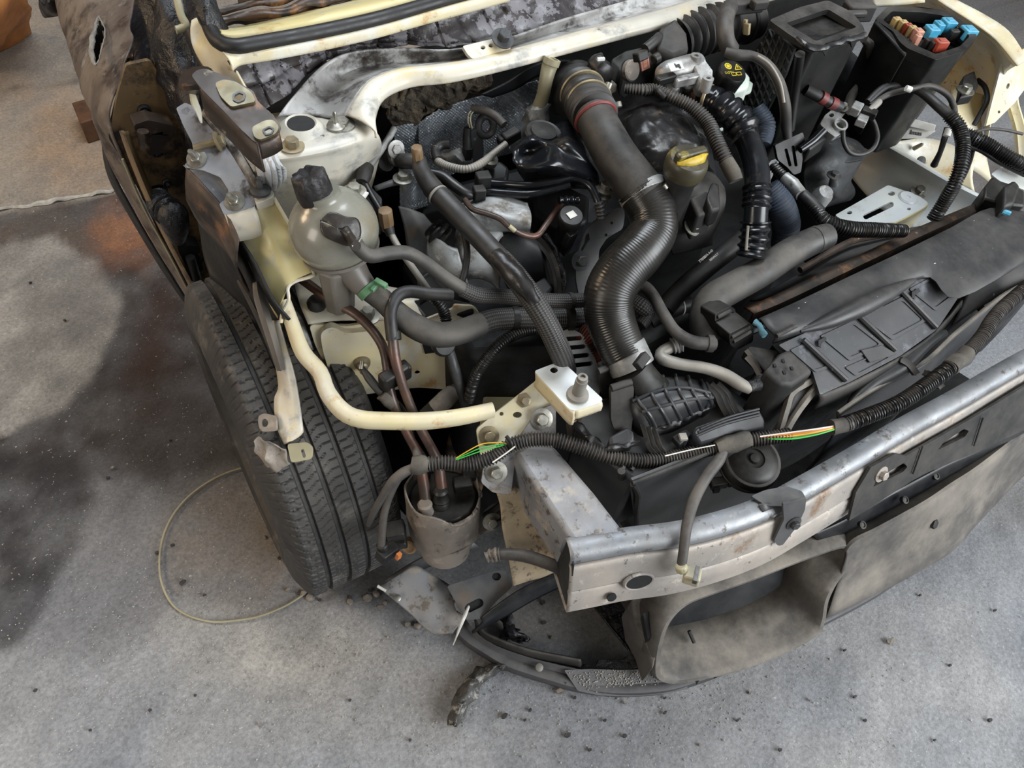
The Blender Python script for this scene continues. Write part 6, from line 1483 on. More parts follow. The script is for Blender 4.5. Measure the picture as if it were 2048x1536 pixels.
g = G(); g.lathe(P(1286, 386, .881), a, [(.0357, -.008), (.0367, -.007), (.0367, .004), (.0357, .005)], 40); cl2 = g.build('hose_clamp', MT['alu'], ih)
g = G(); g.tube([P(1325, 368, .905), P(1330, 376, .90)], .008, 12); g.build('clamp_screw', MT['zinc'], cl2)
g = G(); g.tube([P(1172, 176, .945), P(1150, 194, .935)], .0013, 6); g.build('spring_wire', MT['yzinc'], ih)

# ------------------------------------------------ charge hose right
ch = thing('charge_hose', 'shiny black charge pipe with ribbed bellows right of the oil cap', 'hose', P(1510, 500, .70))
g = G(); g.tube([P(1408, 200, .915), P(1428, 205, .918), P(1456, 224, .918), P(1480, 248, .91), P(1494, 275, .90)], [.0237, .0244, .0252, .0252, .0244], 32, corr=(.017, .10, .22, 1)); g.build('upper_bellows', MT['gloss'], ch)
g = G(); g.tube([P(1490, 268, .902), P(1506, 310, .885), P(1514, 350, .87), P(1514, 385, .855)], [.0204, .0200, .0200, .0200], 28); g.build('pipe', MT['gloss'], ch)
g = G(); g.tube([P(1514, 375, .86), P(1514, 400, .85), P(1511, 422, .84)], .0211, 32, corr=(.0105, .09)); g.build('middle_bellows', MT['gloss'], ch)
g = G(); g.tube([P(1512, 415, .845), P(1510, 450, .825)], .0189, 28); g.build('lower_sleeve', MT['gloss'], ch)
g = G(); g.tube([P(1511, 443, .83), P(1508, 475, .81), P(1500, 515, .785)], [.0218, .0218, .0207], 32, corr=(.0130, .10)); g.build('lower_bellows', MT['gloss'], ch)
g = G(); a = (P(1428, 205, .918)-P(1408, 200, .915)).normalized(); g.lathe(P(1414, 201, .916), a, [(.0248, -.003), (.0259, -.001), (.0259, .002), (.0248, .003)], 36); g.build('bright_ring', MT['yzinc'], ch)
g = G(); g.tube([P(1496, 452, .848), P(1492, 500, .815)], .0022, 6); g.build('pale_seam', MT['palepipe'], ch)
g = G(); g.tube([P(1388, 188, .905), P(1412, 200, .913)], [.0252, .0244], 28); g.build('inlet_neck', MT['hinge'], ch)

# ------------------------------------------------ valve, sensor, reservoir
ev = thing('exhaust_valve', 'grey cast aluminium valve motor behind the ribbed charge pipe', 'valve', P(1370, 175, .84))
g = G(); a = (P(1405, 128, .945)-P(1330, 148, .945)); 
g.tube([P(1325, 150, .935), P(1335, 147, .94), P(1370, 137, .945), P(1395, 131, .945)], [.016, .0195, .020, .020], 28); g.build('motor', MT['alu'], ev)
pl_ = plane((1388, 112, .965), (1428, 168, .93), (1408, 170, .90))
g = G(); g.prism([P(1382, 118, .962), P(1392, 106, .965), P(1408, 112, .962), P(1424, 145, .955), P(1428, 158, .95), P(1416, 166, .948), P(1400, 160, .95)], .03); g.build('flange', MT['alu'], ev, bev=.004)
for x, y in ((1392, 113), (1416, 158)):
    g = G(); g.lathe(P(x, y, .966), UP, [(.009, -.02), (.009, .002), (.004, .002), (.004, -.002)], 16); g.build('bolt_boss', MT['alu'], ev)
g = G(); g.box(P(1375, 160, .945), .055, .012, .016, Vector((1, -.05, .0))); g.tube([P(1346, 168, .93), P(1346, 190, .90)], .012, 12); g.tube([P(1378, 164, .935), P(1378, 188, .90)], .011, 12); g.build('lower_bosses', MT['alu'], ev, bev=.003)
g = G(); g.box(P(1330, 158, .95), .036, .014, .014, Vector((1, -.05, .05))); g.build('connector', MT['blk'], ev, bev=.003)
g = G(); g.box(P(1352, 133, .968), .026, .014, .001, Vector((1, -.08, .0)), Vector((0, -.4, 1))); lbv = g.build('label', MT['white2'], ev)
g = G()
for k in range(4): g.box(P(1347+k*4, 131+k*.4, .9688), .003, .008 if k % 2 else .005, .0006, Vector((1, -.08, 0)), Vector((0, -.4, 1)))
g.build('label_print', MT['ink'], lbv)
ss = thing('pressure_sensor', 'black solenoid sensor with round grey face and pink printed label', 'sensor', P(1270, 150, .86))
pl_ = plane((1226, 122, .96), (1300, 96, .96), (1250, 160, .93))
g = G(); g.prism(onl(pl_, [(1222, 118), (1252, 100), (1290, 92), (1312, 112), (1314, 128), (1275, 148), (1256, 165), (1244, 155), (1240, 135)]), .03); g.build('body', MT['blkdust'], ss, bev=.004)
q = (pl_[0]+pl_[1]*.004, pl_[1]); g = G(); c = on(q, 1262, 141); g.lathe(c, pl_[1], [(.0165, -.004), (.0165, .003), (.0145, .0045), (.013, .0035), (.001, .0036)], 28); g.build('round_face', MT['dirtysteel'], ss)
g = G(); c = on(q, 1289, 127); g.box(c, .020, .020, .004, on(q, 1300, 122)-c, pl_[1]); lb2 = g.build('label', MT['pink'], ss, bev=.001)
g = G(); uu = (on(q, 1300, 122)-c).normalized(); vv = pl_[1].cross(uu)
for k in (-1, 1): g.box(c+pl_[1]*.0022+uu*.005*k, .001, .013, .0006, uu, pl_[1])
for k in (-1, 0, 1): g.box(c+pl_[1]*.0022+vv*.006*k, .012, .001, .0006, uu, pl_[1])
g.build('label_print', MT['redink'], lb2)
g = G(); g.tube([P(1306, 120, .962), P(1318, 113, .965)], .008, 12); g.box(P(1281, 112, .975), .022, .014, .014, uu, pl_[1]); g.build('connector', MT['blk'], ss, bev=.002)
g = G(); g.tube([P(1290, 98, .965), P(1310, 82, .97), P(1318, 74, .965)], .008, 12); g.build('stub_hose', MT['rubber'], ss)
g = G(); g.prism([P(1232, 122, .935), P(1250, 150, .93), P(1246, 168, .92), P(1216, 180, .91), P(1228, 160, .915)], .01); g.build('foot_plate', MT['dirtysteel'], ss, bev=.001)
bl = thing('black_boot', 'small crumpled black boot left of the pressure sensor', 'boot', P(1198, 150, .88))
g = G(); g.tube([P(1190, 118, .95), P(1200, 135, .945), P(1208, 150, .93)], [.012, .018, .014], 14, step=.004); g.build('boot', MT['melt'], bl, disp=wob(60, .006)); g = G(); g.box(P(1202, 118, .965), .012, .004, .004, Vector((1, -.2, 0))); g.build('pale_chip', MT['white2'], bl)
rsv = thing('brake_reservoir', 'milky brake fluid reservoir with a black screw cap with yellow symbols', 'reservoir', P(1465, 200, .82))
g = G(); g.prism([P(1425, 160, .915), P(1445, 140, .918), P(1490, 138, .918), P(1503, 152, .915), P(1500, 172, .91), P(1462, 185, .905), P(1432, 178, .908)], .085, .95); g.build('body', MT['fluid'], rsv, bev=.008, seg=3)
g = G(); g.prism([P(1428, 176, .896), P(1450, 160, .898), P(1492, 155, .898), P(1507, 166, .895), P(1503, 182, .89), P(1465, 196, .887), P(1434, 190, .89)], .006); g.build('seam_band', MT['fluid'], rsv, bev=.002)
c = P(1466, 142, .955); axr = Vector((.0, -.30, 1)).normalized(); r = rm_(29, c)
g = G(); g.lathe(c, axr, [(r*.95, -.034), (r*1.0, -.03), (r*1.0, -.012), (r*1.02, -.010), (r*1.02, -.002), (r*.93, .001), (r*.05, .0012)], 40); cp_ = g.build('cap', MT['blk'], rsv)
ux = (P(1480, 139, .955)-P(1452, 141, .955)).normalized(); vx = axr.cross(ux)
def sym(fn): 
    g = G(); fn(g); g.build('yellow_symbol', MT['yelink'], cp_)
cs = c+axr*.0016
g = G(); p0 = cs - ux*r*.28 + vx*r*.38; g.lathe(p0, axr, [(r*.27, 0), (r*.27, .0005), (r*.20, .0006), (r*.20, 0)], 24); g.lathe(p0, axr, [(r*.12, 0), (r*.12, .0006), (r*.01, .0007)], 16)
p1 = cs + ux*r*.42 + vx*r*.25
def lin(g, a, b, w=.0008): g.tube([a, (a+b)/2, b], w, 6)
T = [p1+vx*r*.24, p1-vx*r*.2-ux*r*.26, p1-vx*r*.2+ux*r*.26]
for i in range(3): lin(g, T[i], T[(i+1) % 3])
lin(g, p1+vx*r*.08, p1-vx*r*.08)
p2 = cs + ux*r*.10 - vx*r*.32
for dx in (-.2, .2):
    Q = [p2+ux*r*(dx-.17)-vx*r*.12, p2+ux*r*(dx+.17)-vx*r*.12, p2+ux*r*(dx+.17)+vx*r*.12, p2+ux*r*(dx-.17)+vx*r*.12]
    for i in range(4): lin(g, Q[i], Q[(i+1) % 4], .0006)
g.build('yellow_symbols', MT['yelink'], cp_)
def text(s, size, at, ux_, vx_, nn, mat, parent, name='lettering', depth=.0004):
    cu = bpy.data.curves.new(name, 'FONT'); cu.body = s; cu.size = size; cu.extrude = depth; cu.align_x = 'CENTER'; cu.align_y = 'CENTER'
    to = bpy.data.objects.new('tmp', cu); COL.objects.link(to)
    dg = bpy.context.evaluated_depsgraph_get(); me = bpy.data.meshes.new_from_object(to.evaluated_get(dg))
    vs = [at + ux_*v.co.x + vx_*v.co.y + nn*v.co.z for v in me.vertices]; fs = [list(p.vertices) for p in me.polygons]
    bpy.data.objects.remove(to); bpy.data.curves.remove(cu)
    g = G(); g.add(vs, fs); return g.build(name, mat, parent, flat=True)
text('DOT4', r*.26, cs - ux*r*.42 - vx*r*.2 + axr*.0004, ux, vx, axr, MT['yelink'], cp_)

# ------------------------------------------------ corrugated air duct and air box
cd = thing('bellows_duct', 'wide black corrugated air duct leading to the square air box', 'air duct', P(1420, 70, .86))
g = G(); g.tube([P(1352, 84, .935), P(1385, 70, .94), P(1420, 58, .945), P(1455, 50, .945)], [.0360, .0374, .0374, .0360], 36, corr=(.0185, .085)); g.build('bellows', MT['blkdust'], cd)
g = G(); g.prism([P(1310, 92, .965), P(1322, 52, .975), P(1352, 32, .98), P(1375, 62, .98), P(1380, 98, .97), P(1345, 118, .955)], .08); g.build('square_end', MT['blkdust'], cd, bev=.008, seg=3)
g = G(); g.tube([P(1448, 52, .945), P(1480, 46, .945), P(1510, 40, .945)], [.0338, .0346, .0331], 36, corr=(.020, .02)); g.build('collar', MT['blkdust'], cd)
g = G(); a = Vector((1, .12, 0)); g.lathe(P(1490, 46, .945), (P(1510, 40, .945)-P(1480, 46, .945)).normalized(), [(.0347, -.004), (.0356, -.003), (.0356, .003), (.0347, .004)], 36); cw = g.build('band_clamp', MT['dark'], cd)
g = G(); g.box(P(1494, 58, 1.0), .006, .010, .0173, Vector((1, .2, 0)), Vector((0, .3, 1))); g.box(P(1490, 52, 1.0), .006, .006, .02, Vector((1, .2, 0)), Vector((0, .3, 1))); g.build('clamp_screw', MT['yzinc'], cw, bev=.001)
g = G(); g.tube([P(1472, 4, .99), P(1458, 18, 1.0), P(1450, 45, 1.0), P(1452, 80, .985), P(1462, 100, .97)], .014, 14); o = g.build('breather_hose', MT['rubdust']); tag(o, 'short dusty hose draped over the corrugated air duct', 'hose')
cn = G(); cn.box(P(1492, 10, 1.0), .060, .026, .02, Vector((1, -.15, 0))); cn.box(P(1518, 8, 1.01), .03, .016, .016, Vector((1, -.15, 0))); o = cn.build('black_connector', MT['blkdust'], bev=.003); tag(o, 'black wiring connector behind the corrugated duct at the top edge', 'connector')
ab = thing('air_box', 'square black air box with a sunken lid and lattice side', 'air box', P(1640, 230, .70))
lidq = [(1540, 38, 1.0), (1600, 16, 1.0), (1655, 2, 1.0), (1700, 25, 1.0), (1724, 56, 1.0), (1728, 70, .995), (1630, 96, .99), (1588, 74, .995)]
topl = PP(lidq)
g = G(); g.prism([P(1546, 42, .985), P(1655, 6, .985), P(1722, 60, .985), P(1722, 72, .98), P(1628, 98, .978), P(1590, 80, .98)], .23, .94); g.build('case', MT['blk'], ab, bev=.006, seg=3)
pl_ = plane((1540, 38, 1.0), (1655, 2, 1.0), (1630, 96, .99))
g = G(); g.plate(onl(pl_, rnd([(1538, 40), (1600, 14), (1656, 0), (1704, 24), (1728, 54), (1730, 70), (1632, 98), (1586, 74)], 7)), .010, [onl(pl_, rnd([(1572, 46), (1656, 18), (1714, 54), (1632, 82)], 5))]); ld = g.build('lid_frame', MT['blkdust'], ab, bev=.003)
g = G(); g.sheet([[P(1568, 44, .99), P(1610, 30, .99), P(1660, 14, .99)], [P(1590, 56, .975), P(1635, 46, .97), P(1690, 34, .975)], [P(1630, 86, .985), P(1670, 72, .985), P(1718, 54, .985)]], 6, 6, bump=wob(30, .005)); g.build('sunken_lid', MT['melt'], ld, solid=.004)
g = G(); g.tube([P(1590, 78, .997), P(1632, 98, .993), P(1680, 84, .995), P(1728, 70, .996)], .0045, 8, step=.005); g.build('melted_rim', MT['melt'], ld, disp=wob(60, .004))
# ribbed lattice side
pl_ = vplane((1546, 42, .985), (1590, 80, .98)); pl_ = (pl_[0]+pl_[1]*.008, pl_[1])
latp = [(1538, 56), (1588, 98), (1570, 150), (1545, 200), (1520, 250), (1490, 225), (1478, 180), (1500, 120)]
g = G(); g.plate(onl(pl_, latp), .006); g.build('side_panel', MT['dark'], ab)
g = G()
for k in range(-14, 22):
    for s in (-1, 1):
        seg_ = []
        for i in range(0, 61):
            t = i/60; x = 1490 + k*13 + (t*150-40)*s*.55 + (0 if s > 0 else 20); y = 45 + t*215
            if inpoly(x, y, latp): seg_.append((x, y))
        if len(seg_) > 3: g.tube([on(pl_, *seg_[0]), on(pl_, *seg_[-1])], .0026, 5)
g.build('side_lattice', MT['cover'], ab)
for q in ([(1642, 96), (1662, 90), (1652, 114)], [(1700, 74), (1722, 68), (1704, 96)]):
    g = G(); pz = plane((1632, 100, .985), (1726, 72, .985), (1620, 200, .87)); pz = (pz[0]+pz[1]*.008, pz[1]); g.plate(onl(pz, q), .004); g.build('corner_gusset', MT['blkdust'], ab)
g = G(); g.tube([P(1600, 108, .98), P(1590, 180, .91), P(1580, 260, .84)], [.008, .008, .008], 16); g.build('rounded_corner', MT['blk'], ab)
# ------------------------------------------------ fuse box
fb = thing('fuse_box', 'open black fuse box holding coloured fuses at the right', 'fuse box', P(1860, 200, .70))
rimp = [(1750, 38), (1776, 12), (1800, 12), (1842, 14), (1890, 20), (1925, 42), (1956, 72), (1928, 102), (1872, 120), (1815, 96), (1800, 84), (1786, 62)]
inn_ = [(1766, 40), (1784, 22), (1842, 24), (1884, 30), (1915, 50), (1940, 72), (1920, 92), (1872, 108), (1822, 86), (1806, 70)]
hp_ = plane((1750, 38, .955), (1956, 72, .955), (1872, 120, .95))
g = G(); g.plate(onl(hp_, inn_ and rnd(rimp, 6)), .02, [onl(hp_, rnd(inn_, 5))]); g.build('rim', MT['blk'], fb, bev=.002)
g = G(); R0 = [q-hp_[1]*.018 for q in onl(hp_, rnd(rimp, 6))]; cxx = sum(R0, Vector())/len(R0); R1 = [cxx+(q-cxx)*.93-UP*.03 for q in R0]; R2 = [cxx+(q-cxx)*.80-UP*.19 for q in R0]
gg = loftr([R0, R1, R2]); gg.build('case', MT['blk'], fb)
g = G(); g.plate([cxx+(q-cxx)*.9-UP*.018 for q in R0], .004); g.build('inner_floor', MT['dark'], fb)
g = G(); g.prism([P(1748, 42, .955), P(1762, 34, .955), P(1806, 82, .95), P(1818, 98, .948), P(1812, 112, .94)], .17, .9); g.build('left_wing', MT['blk'], fb, bev=.003)
g = G(); g.prism([P(1796, 58, .94), P(1808, 50, .945), P(1822, 76, .935), P(1815, 88, .93)], .02); g.build('corner_pad', MT['tankburn'], fb, bev=.002)
for k in range(4):
    g = G(); g.tube([P(1806+k*6, 105+k*5, .93), P(1810+k*6, 135+k*5, .90)], .004, 6); g.build('vent_rib', MT['blk'], fb)
fz = [(1795, 38, 'tanf', 16, 10, 'tan blade fuse at the left end of the fuse row'), (1808, 44, 'tanf', 15, 10, 'second tan blade fuse from the left in the fuse row'), (1818, 50, 'red', 14, 8, 'dull red blade fuse between tan ones in the fuse row'), (1827, 55, 'tanf', 15, 10, 'tan blade fuse right of the dull red one'), (1838, 61, 'pink', 18, 14, 'faded pink block fuse at the right end of the tan row'),
      (1866, 56, 'blue', 22, 20, 'bright blue relay nearest the tan fuse row'), (1880, 47, 'blue', 14, 18, 'narrow blue fuse in the middle of the blue row'), (1900, 42, 'blue', 24, 20, 'blue relay at the back right of the blue row'), (1940, 58, 'blue', 26, 22, 'blue relay alone by the right rim of the fuse box'),
      (1884, 82, 'red', 26, 16, 'red relay block at the front of the fuse box'), (1838, 72, 'pink', 12, 8, 'small pink fuse in front of the tan row')]
for x, y, mt_, w, d, lb_ in fz:
    c = P(x, y, .958); g = G(); W_, D_ = rm_(w, c), rm_(d, c)*1.25
    f = thing('relay' if w > 20 else 'blade_fuse', lb_, 'fuse', c-UP*.03, 'fuses in the open fuse box')
    ux_ = Vector((1, -.35, 0))
    g.box(c-UP*.008, W_, D_, .020, ux_); g.build('body', MT[mt_], f, bev=.0015)
    g = G(); g.box(c+UP*.0025, W_*.55, D_*.5, .002, ux_); g.build('top_ridge', MT[mt_], f, bev=.0005)
for x, y in ((1856, 88), (1868, 94), (1905, 70), (1852, 66), (1915, 62)):
    g = G(); c = P(x, y, .945); g.box(c, .018, .012, .02, Vector((1, -.35, 0))); g.build('empty_socket', MT['blkdust'], fb, bev=.002)
g = G(); g.prism([P(1928, 150, .86), P(1950, 140, .865), P(1958, 170, .85), P(1948, 190, .84), P(1920, 195, .84)], .02); mf = g.build('mounting_foot', MT['blk'], fb, bev=.003)
g = G(); g.bolt(P(1930, 182, .85), UP, .010); g.build('bolt', MT['zinc'], mf)
# things between air box and fuse box
mo = G(); mo.box(P(1715, 22, .98), .055, .028, .03, Vector((1, -.3, 0))); mo.box(P(1712, 28, .99), .04, .012, .012, Vector((1, -.3, 0))); o = mo.build('relay_block', MT['blkdust'], bev=.004); tag(o, 'black ribbed relay block between the air box and the fuse box', 'relay')
g = G(); g.sheet([[P(1740, -10, .97), P(1790, -8, .975), P(1850, -20, .98)], [P(1748, 15, .95), P(1785, 12, .955), P(1850, 5, .96)]], 4, 3); g.build('rear_cream_panel', MT['cream'], body, solid=.003)
g = G(); g.tube([P(1728, 78, .93), P(1742, 100, .91), P(1735, 130, .88), P(1722, 160, .85), P(1700, 200, .82), P(1690, 225, .80)], .009, 10, step=.006); o = g.build('burnt_loom', MT['tape'], disp=wob(40, .005)); tag(o, 'burnt taped wiring loom running down between air box and fuse box', 'wiring')

# ------------------------------------------------ battery leads, mounts, tray bracket
bt = thing('battery_clamp', 'silver battery terminal clamp on the end of the red sleeved cable', 'clamp', P(1680, 265, .78))
g = G(); pl_ = plane((1640, 240, .85), (1690, 215, .86), (1680, 270, .84))
g.plate(onl(pl_, rnd([(1640, 248), (1650, 230), (1668, 216), (1690, 212), (1694, 222), (1680, 240), (1696, 248), (1690, 264), (1670, 274), (1654, 262)], 3)), .012, [onl(pl_, ell(1663, 230, 5, 4)), onl(pl_, ell(1679, 252, 9, 8))]); g.build('plate', MT['alu'], bt, bev=.002)
g = G(); g.lathe(on(pl_, 1679, 252), pl_[1], [(.013, -.012), (.013, .006), (.0095, .006), (.0095, -.008)], 20); g.build('ring', MT['alu'], bt)
g = G(); g.bolt(on(pl_, 1684, 216)+pl_[1]*.002, pl_[1], .006, .008); g.build('bolt', MT['zinc'], bt)
b2 = thing('cable_clamp', 'second silver clamp with black connector right of the battery clamp', 'clamp', P(1725, 240, .78))
g = G(); g.box(P(1712, 218, .87), .026, .018, .016, Vector((1, .5, .1))); g.box(P(1725, 238, .86), .034, .018, .014, Vector((1, .6, .1))); g.build('clamp_jaws', MT['alu'], b2, bev=.002)
g = G(); g.box(P(1738, 226, .868), .018, .026, .014, Vector((1, .6, .1))); g.build('connector', MT['blk'], b2, bev=.002)
g = G(); g.tube([P(1738, 222, .87), P(1752, 210, .875), P(1758, 204, .875)], .006, 10); g.build('ferrule', MT['palepipe'], b2)
g = G(); g.tube([P(1612, 180, .90), P(1632, 190, .895), P(1660, 205, .885), P(1680, 214, .875)], .0095, 12); rcab = g.build('battery_cable', MT['rubber']); tag(rcab, 'short black cable with faded red bands running to the battery clamp', 'cable')
for t0, t1 in (((1640, 193, .894), (1650, 199, .889)), ((1659, 204, .886), (1670, 209, .881))):
    g = G(); g.tube([P(*t0), P(*t1)], .0108, 14); g.build('red_band', MT['redsl'], rcab)
gm = thing('gearbox_mount', 'dark grey cast gearbox mount with studs beside the white tray', 'mount', P(1670, 380, .60))
g = G()
g.sheet([[P(1625, 290, .76), P(1660, 268, .77), P(1700, 280, .765), P(1728, 300, .75)], [P(1610, 320, .755), P(1650, 300, .78), P(1690, 310, .775), P(1730, 312, .755)], [P(1605, 350, .74), P(1645, 335, .76), P(1680, 345, .75), P(1708, 340, .74)], [P(1615, 385, .70), P(1650, 380, .72), P(1680, 385, .71), P(1706, 365, .70)], [P(1640, 420, .66), P(1665, 415, .66), P(1690, 405, .66), P(1706, 390, .66)]], 6, 6, bump=wob(20, .01))
g.build('casting', MT['castdark'], gm, solid=.008)
g = G(); g.tube([P(1668, 368, .745), P(1668, 350, .765)], [.010, .006], 12); g.bolt(P(1668, 352, .765), UP, .008, .008); g.build('stud', MT['castdark'], gm)
g = G(); g.lathe(P(1648, 388, .735), Vector((-.1, -.3, 1)), [(.020, -.03), (.018, 0), (.014, .008), (.003, .009)], 18); g.build('knob', MT['cast'], gm)
g = G(); g.plate(onl(plane((1660, 285, .78), (1730, 310, .77), (1700, 325, .765)), rnd([(1656, 284), (1672, 290), (1700, 300), (1738, 306), (1728, 318), (1690, 325), (1665, 305)], 5)), .006); g.build('top_ear', MT['castdark'], gm, bev=.002)
sp_ = thing('slotted_bracket', 'black slotted plastic bracket below the air box', 'bracket', P(1585, 340, .70))
pl_ = plane((1552, 290, .83), (1608, 265, .84), (1590, 345, .78))
g = G(); g.plate(onl(pl_, rnd([(1550, 290), (1606, 264), (1610, 282), (1602, 345), (1588, 350), (1575, 335), (1556, 320)], 4)), .006, [onl(pl_, slot(1572, 300, 1580, 330, 3)), onl(pl_, slot(1586, 294, 1592, 330, 3))]); g.build('plate', MT['blk'], sp_, bev=.001)
g = G(); g.prism([P(1608, 282, .83), P(1650, 255, .84), P(1655, 275, .83), P(1620, 300, .82)], .03); g.build('arm', MT['blk'], sp_, bev=.003)
cz = thing('cooling_filter', 'blue grey pleated cylinder half hidden behind the charge pipe', 'filter', P(1540, 430, .66))
g = G(); g.tube([P(1535, 375, .80), P(1560, 410, .78), P(1572, 450, .74), P(1565, 490, .70)], [.020, .024, .024, .020], 24, corr=(.004, .03)); g.build('pleats', MT['cfilt'], cz)
g = G(); g.tube([P(1512, 215, .86), P(1530, 250, .84), P(1525, 290, .82)], [.014, .018, .014], 18, corr=(.005, .03)); g.build('upper_pleats', MT['cfilt'], cz)
tb_ = thing('tray_bracket', 'pale blue white slotted steel bracket plate in the battery tray', 'bracket', P(1760, 440, .62))
pl_ = plane((1778, 372, .70), (1850, 402, .70), (1672, 432, .69))
g = G(); g.plate(onl(pl_, rnd([(1776, 370), (1800, 378), (1838, 392), (1856, 404), (1850, 414), (1790, 445), (1765, 446), (1705, 446), (1685, 440), (1670, 430)], 4)), .005,
                 [onl(pl_, slot(1732, 433, 1782, 409, 5.5)), onl(pl_, ell(1783, 387, 7, 4.5)), onl(pl_, ell(1818, 418, 4, 2.6)), onl(pl_, ell(1699, 425, 5.5, 3.5))])
tp_ = g.build('plate', MT['tray'], tb_, bev=.0015)
g = G(); g.lathe(on(pl_, 1816, 396)+pl_[1]*.0005, pl_[1], [(.019, 0), (.016, .003), (.013, .0025), (.004, .0025), (.0035, .001)], 28); g.build('pressed_boss', MT['tray'], tp_)
l0 = onl(pl_, [(1856, 405), (1850, 414), (1790, 446), (1765, 448)]); g = G(); g.sheet([l0, drop(l0, .012, -.002), drop(l0, .06, .002)], 3, 2); g.build('plate_side', MT['yellow'], tb_, solid=.003)
# paper labels under the loom
pw_ = thing('paper_label', 'white printed paper label under the black loom by the right rail', 'label', P(1830, 270, .72))
pl_ = plane((1808, 252, .775), (1880, 268, .775), (1804, 278, .755))
g = G(); g.plate(onl(pl_, [(1812, 252), (1850, 256), (1872, 262), (1850, 276), (1803, 278)]), .0015); g.build('sheet', MT['white2'], pw_)
q1 = on(pl_, 1832, 266)+pl_[1]*.001; ux_ = (on(pl_, 1850, 268)-on(pl_, 1815, 263)).normalized(); text('Imas', .013, q1, ux_, pl_[1].cross(ux_), pl_[1], MT['ink'], pw_)
g = G(); pl2 = plane((1812, 240, .79), (1872, 254, .79), (1812, 252, .78)); g.plate(onl(pl2, [(1812, 238), (1822, 236), (1872, 250), (1868, 264), (1808, 250)]), .006); o = g.build('white_strip', MT['white2'], bev=.001); tag(o, 'white plastic strip lying above the printed paper label', 'strip')
# right headlamp connectors
hc_ = thing('headlamp_connector', 'black wiring connectors in front of the white bracket at the right edge', 'connector', P(2010, 390, .66))
g = G(); g.prism([P(1970, 372, .77), P(1985, 352, .775), P(2010, 362, .775), P(2050, 380, .775), P(2050, 412, .765), P(2000, 405, .765), P(1968, 395, .765)], .05); g.build('socket', MT['blk'], hc_, bev=.004)
g = G(); g.prism([P(2008, 370, .795), P(2030, 358, .80), P(2042, 372, .795), P(2030, 408, .785), P(2008, 412, .785)], .03); g.build('plug', MT['blk'], hc_, bev=.006, seg=3)
g = G(); g.tube([P(2005, 422, .77), P(2020, 428, .77)], .005, 8); g.build('blue_tip', MT['blue'], hc_)
g = G(); pl_ = plane((1985, 345, .78), (2050, 330, .79), (2050, 372, .775)); g.plate(onl(pl_, rnd([(1982, 348), (2012, 326), (2060, 340), (2060, 385), (2030, 372), (2000, 362)], 4)), .004, [onl(pl_, ell(2012, 340, 8, 5))]); o = g.build('white_corner_bracket', MT['tray'], bev=.001); tag(o, 'white corner bracket with a hole at the right edge', 'bracket')
# alternator
al = thing('alternator', 'grey slotted alternator under the large intake hose', 'alternator', P(1170, 760, .42))
pl_ = plane((1120, 670, .70), (1180, 670, .70), (1180, 760, .66))
slots_ = [slot(1132+k*2, 678+k*18, 1160+k*7, 676+k*17, 4.5) for k in range(4)]
g = G(); g.plate(onl(pl_, rnd([(1112, 668), (1140, 656), (1165, 668), (1185, 700), (1198, 740), (1200, 790), (1180, 800), (1150, 770), (1135, 730)], 10)), .01, [onl(pl_, s_) for s_ in slots_]); g.build('housing', MT['alu'], al, bev=.003)
g = G(); g.tube([P(1150, 720, .60), P(1170, 800, .54)], [.055, .055], 24); g.build('rotor_case', MT['dark'], al)
g = G(); g.tube([P(1160, 662, .69), P(1185, 680, .688), P(1205, 720, .67)], [.014, .018, .014], 16, corr=(.004, .08)); g.build('copper_winding', MT['rust'], al)
g = G(); g.tube([P(1190, 700, .66), P(1195, 760, .62), P(1190, 800, .58)], .010, 10); g.build('side_ridge', MT['castdark'], al)
# ================================================================ HOSES, PIPES AND WIRING
def hose(name, label, cat, pts, px, mat, corr=None, n=14, parts=None, disp=None, group=None):
    """a hose whose half width is px photo pixels at its first point"""
    p = PP(pts); r = [rm_(q, p[min(i, len(p)-1)]) for i, q in enumerate(px)] if isinstance(px, (list, tuple)) else rm_(px, p[len(p)//2])
    g = G(); g.tube(p, r, n, corr=corr)
    o = g.build(name, MT[mat], disp=disp); tag(o, label, cat, group)
    return o
def sub(parent, name, pts, px, mat, corr=None, n=14, disp=None):
    p = PP(pts); r = [rm_(q, p[i]) for i, q in enumerate(px)] if isinstance(px, (list, tuple)) else rm_(px, p[len(p)//2])
    g = G(); g.tube(p, r, n, corr=corr); return g.build(name, MT[mat], parent, disp=disp)
def band(parent, name, pt, pt2, px, w, mat):
    a = (P(*pt2)-P(*pt)).normalized(); c = P(*pt); r = rm_(px, c)
    g = G(); g.lathe(c, a, [(r*.97, -w), (r*1.04, -w*.9), (r*1.04, w*.9), (r*.97, w)], 24); return g.build(name, MT[mat], parent)
# thin overflow hose from the tank
o = hose('overflow_hose', 'grey rubber hose from the top of the coolant tank to a braided sleeve', 'hose', [(708, 480, .895), (722, 500, .885), (742, 512, .875), (780, 506, .865), (815, 506, .855), (850, 525, .84), (890, 555, .82), (932, 582, .80)], 14, 'hosegrey')
sub(o, 'braided_sleeve', [(925, 578, .802), (955, 590, .79), (1000, 592, .775), (1060, 598, .765), (1120, 602, .755), (1172, 600, .745)], 15, 'braid')
band(o, 'hose_clip', (1140, 602, .75), (1172, 600, .745), 17, .004, 'blk')
sub(o, 'vent_clip', [(703, 492, .90), (716, 486, .90), (722, 478, .90)], 3, 'zinc')
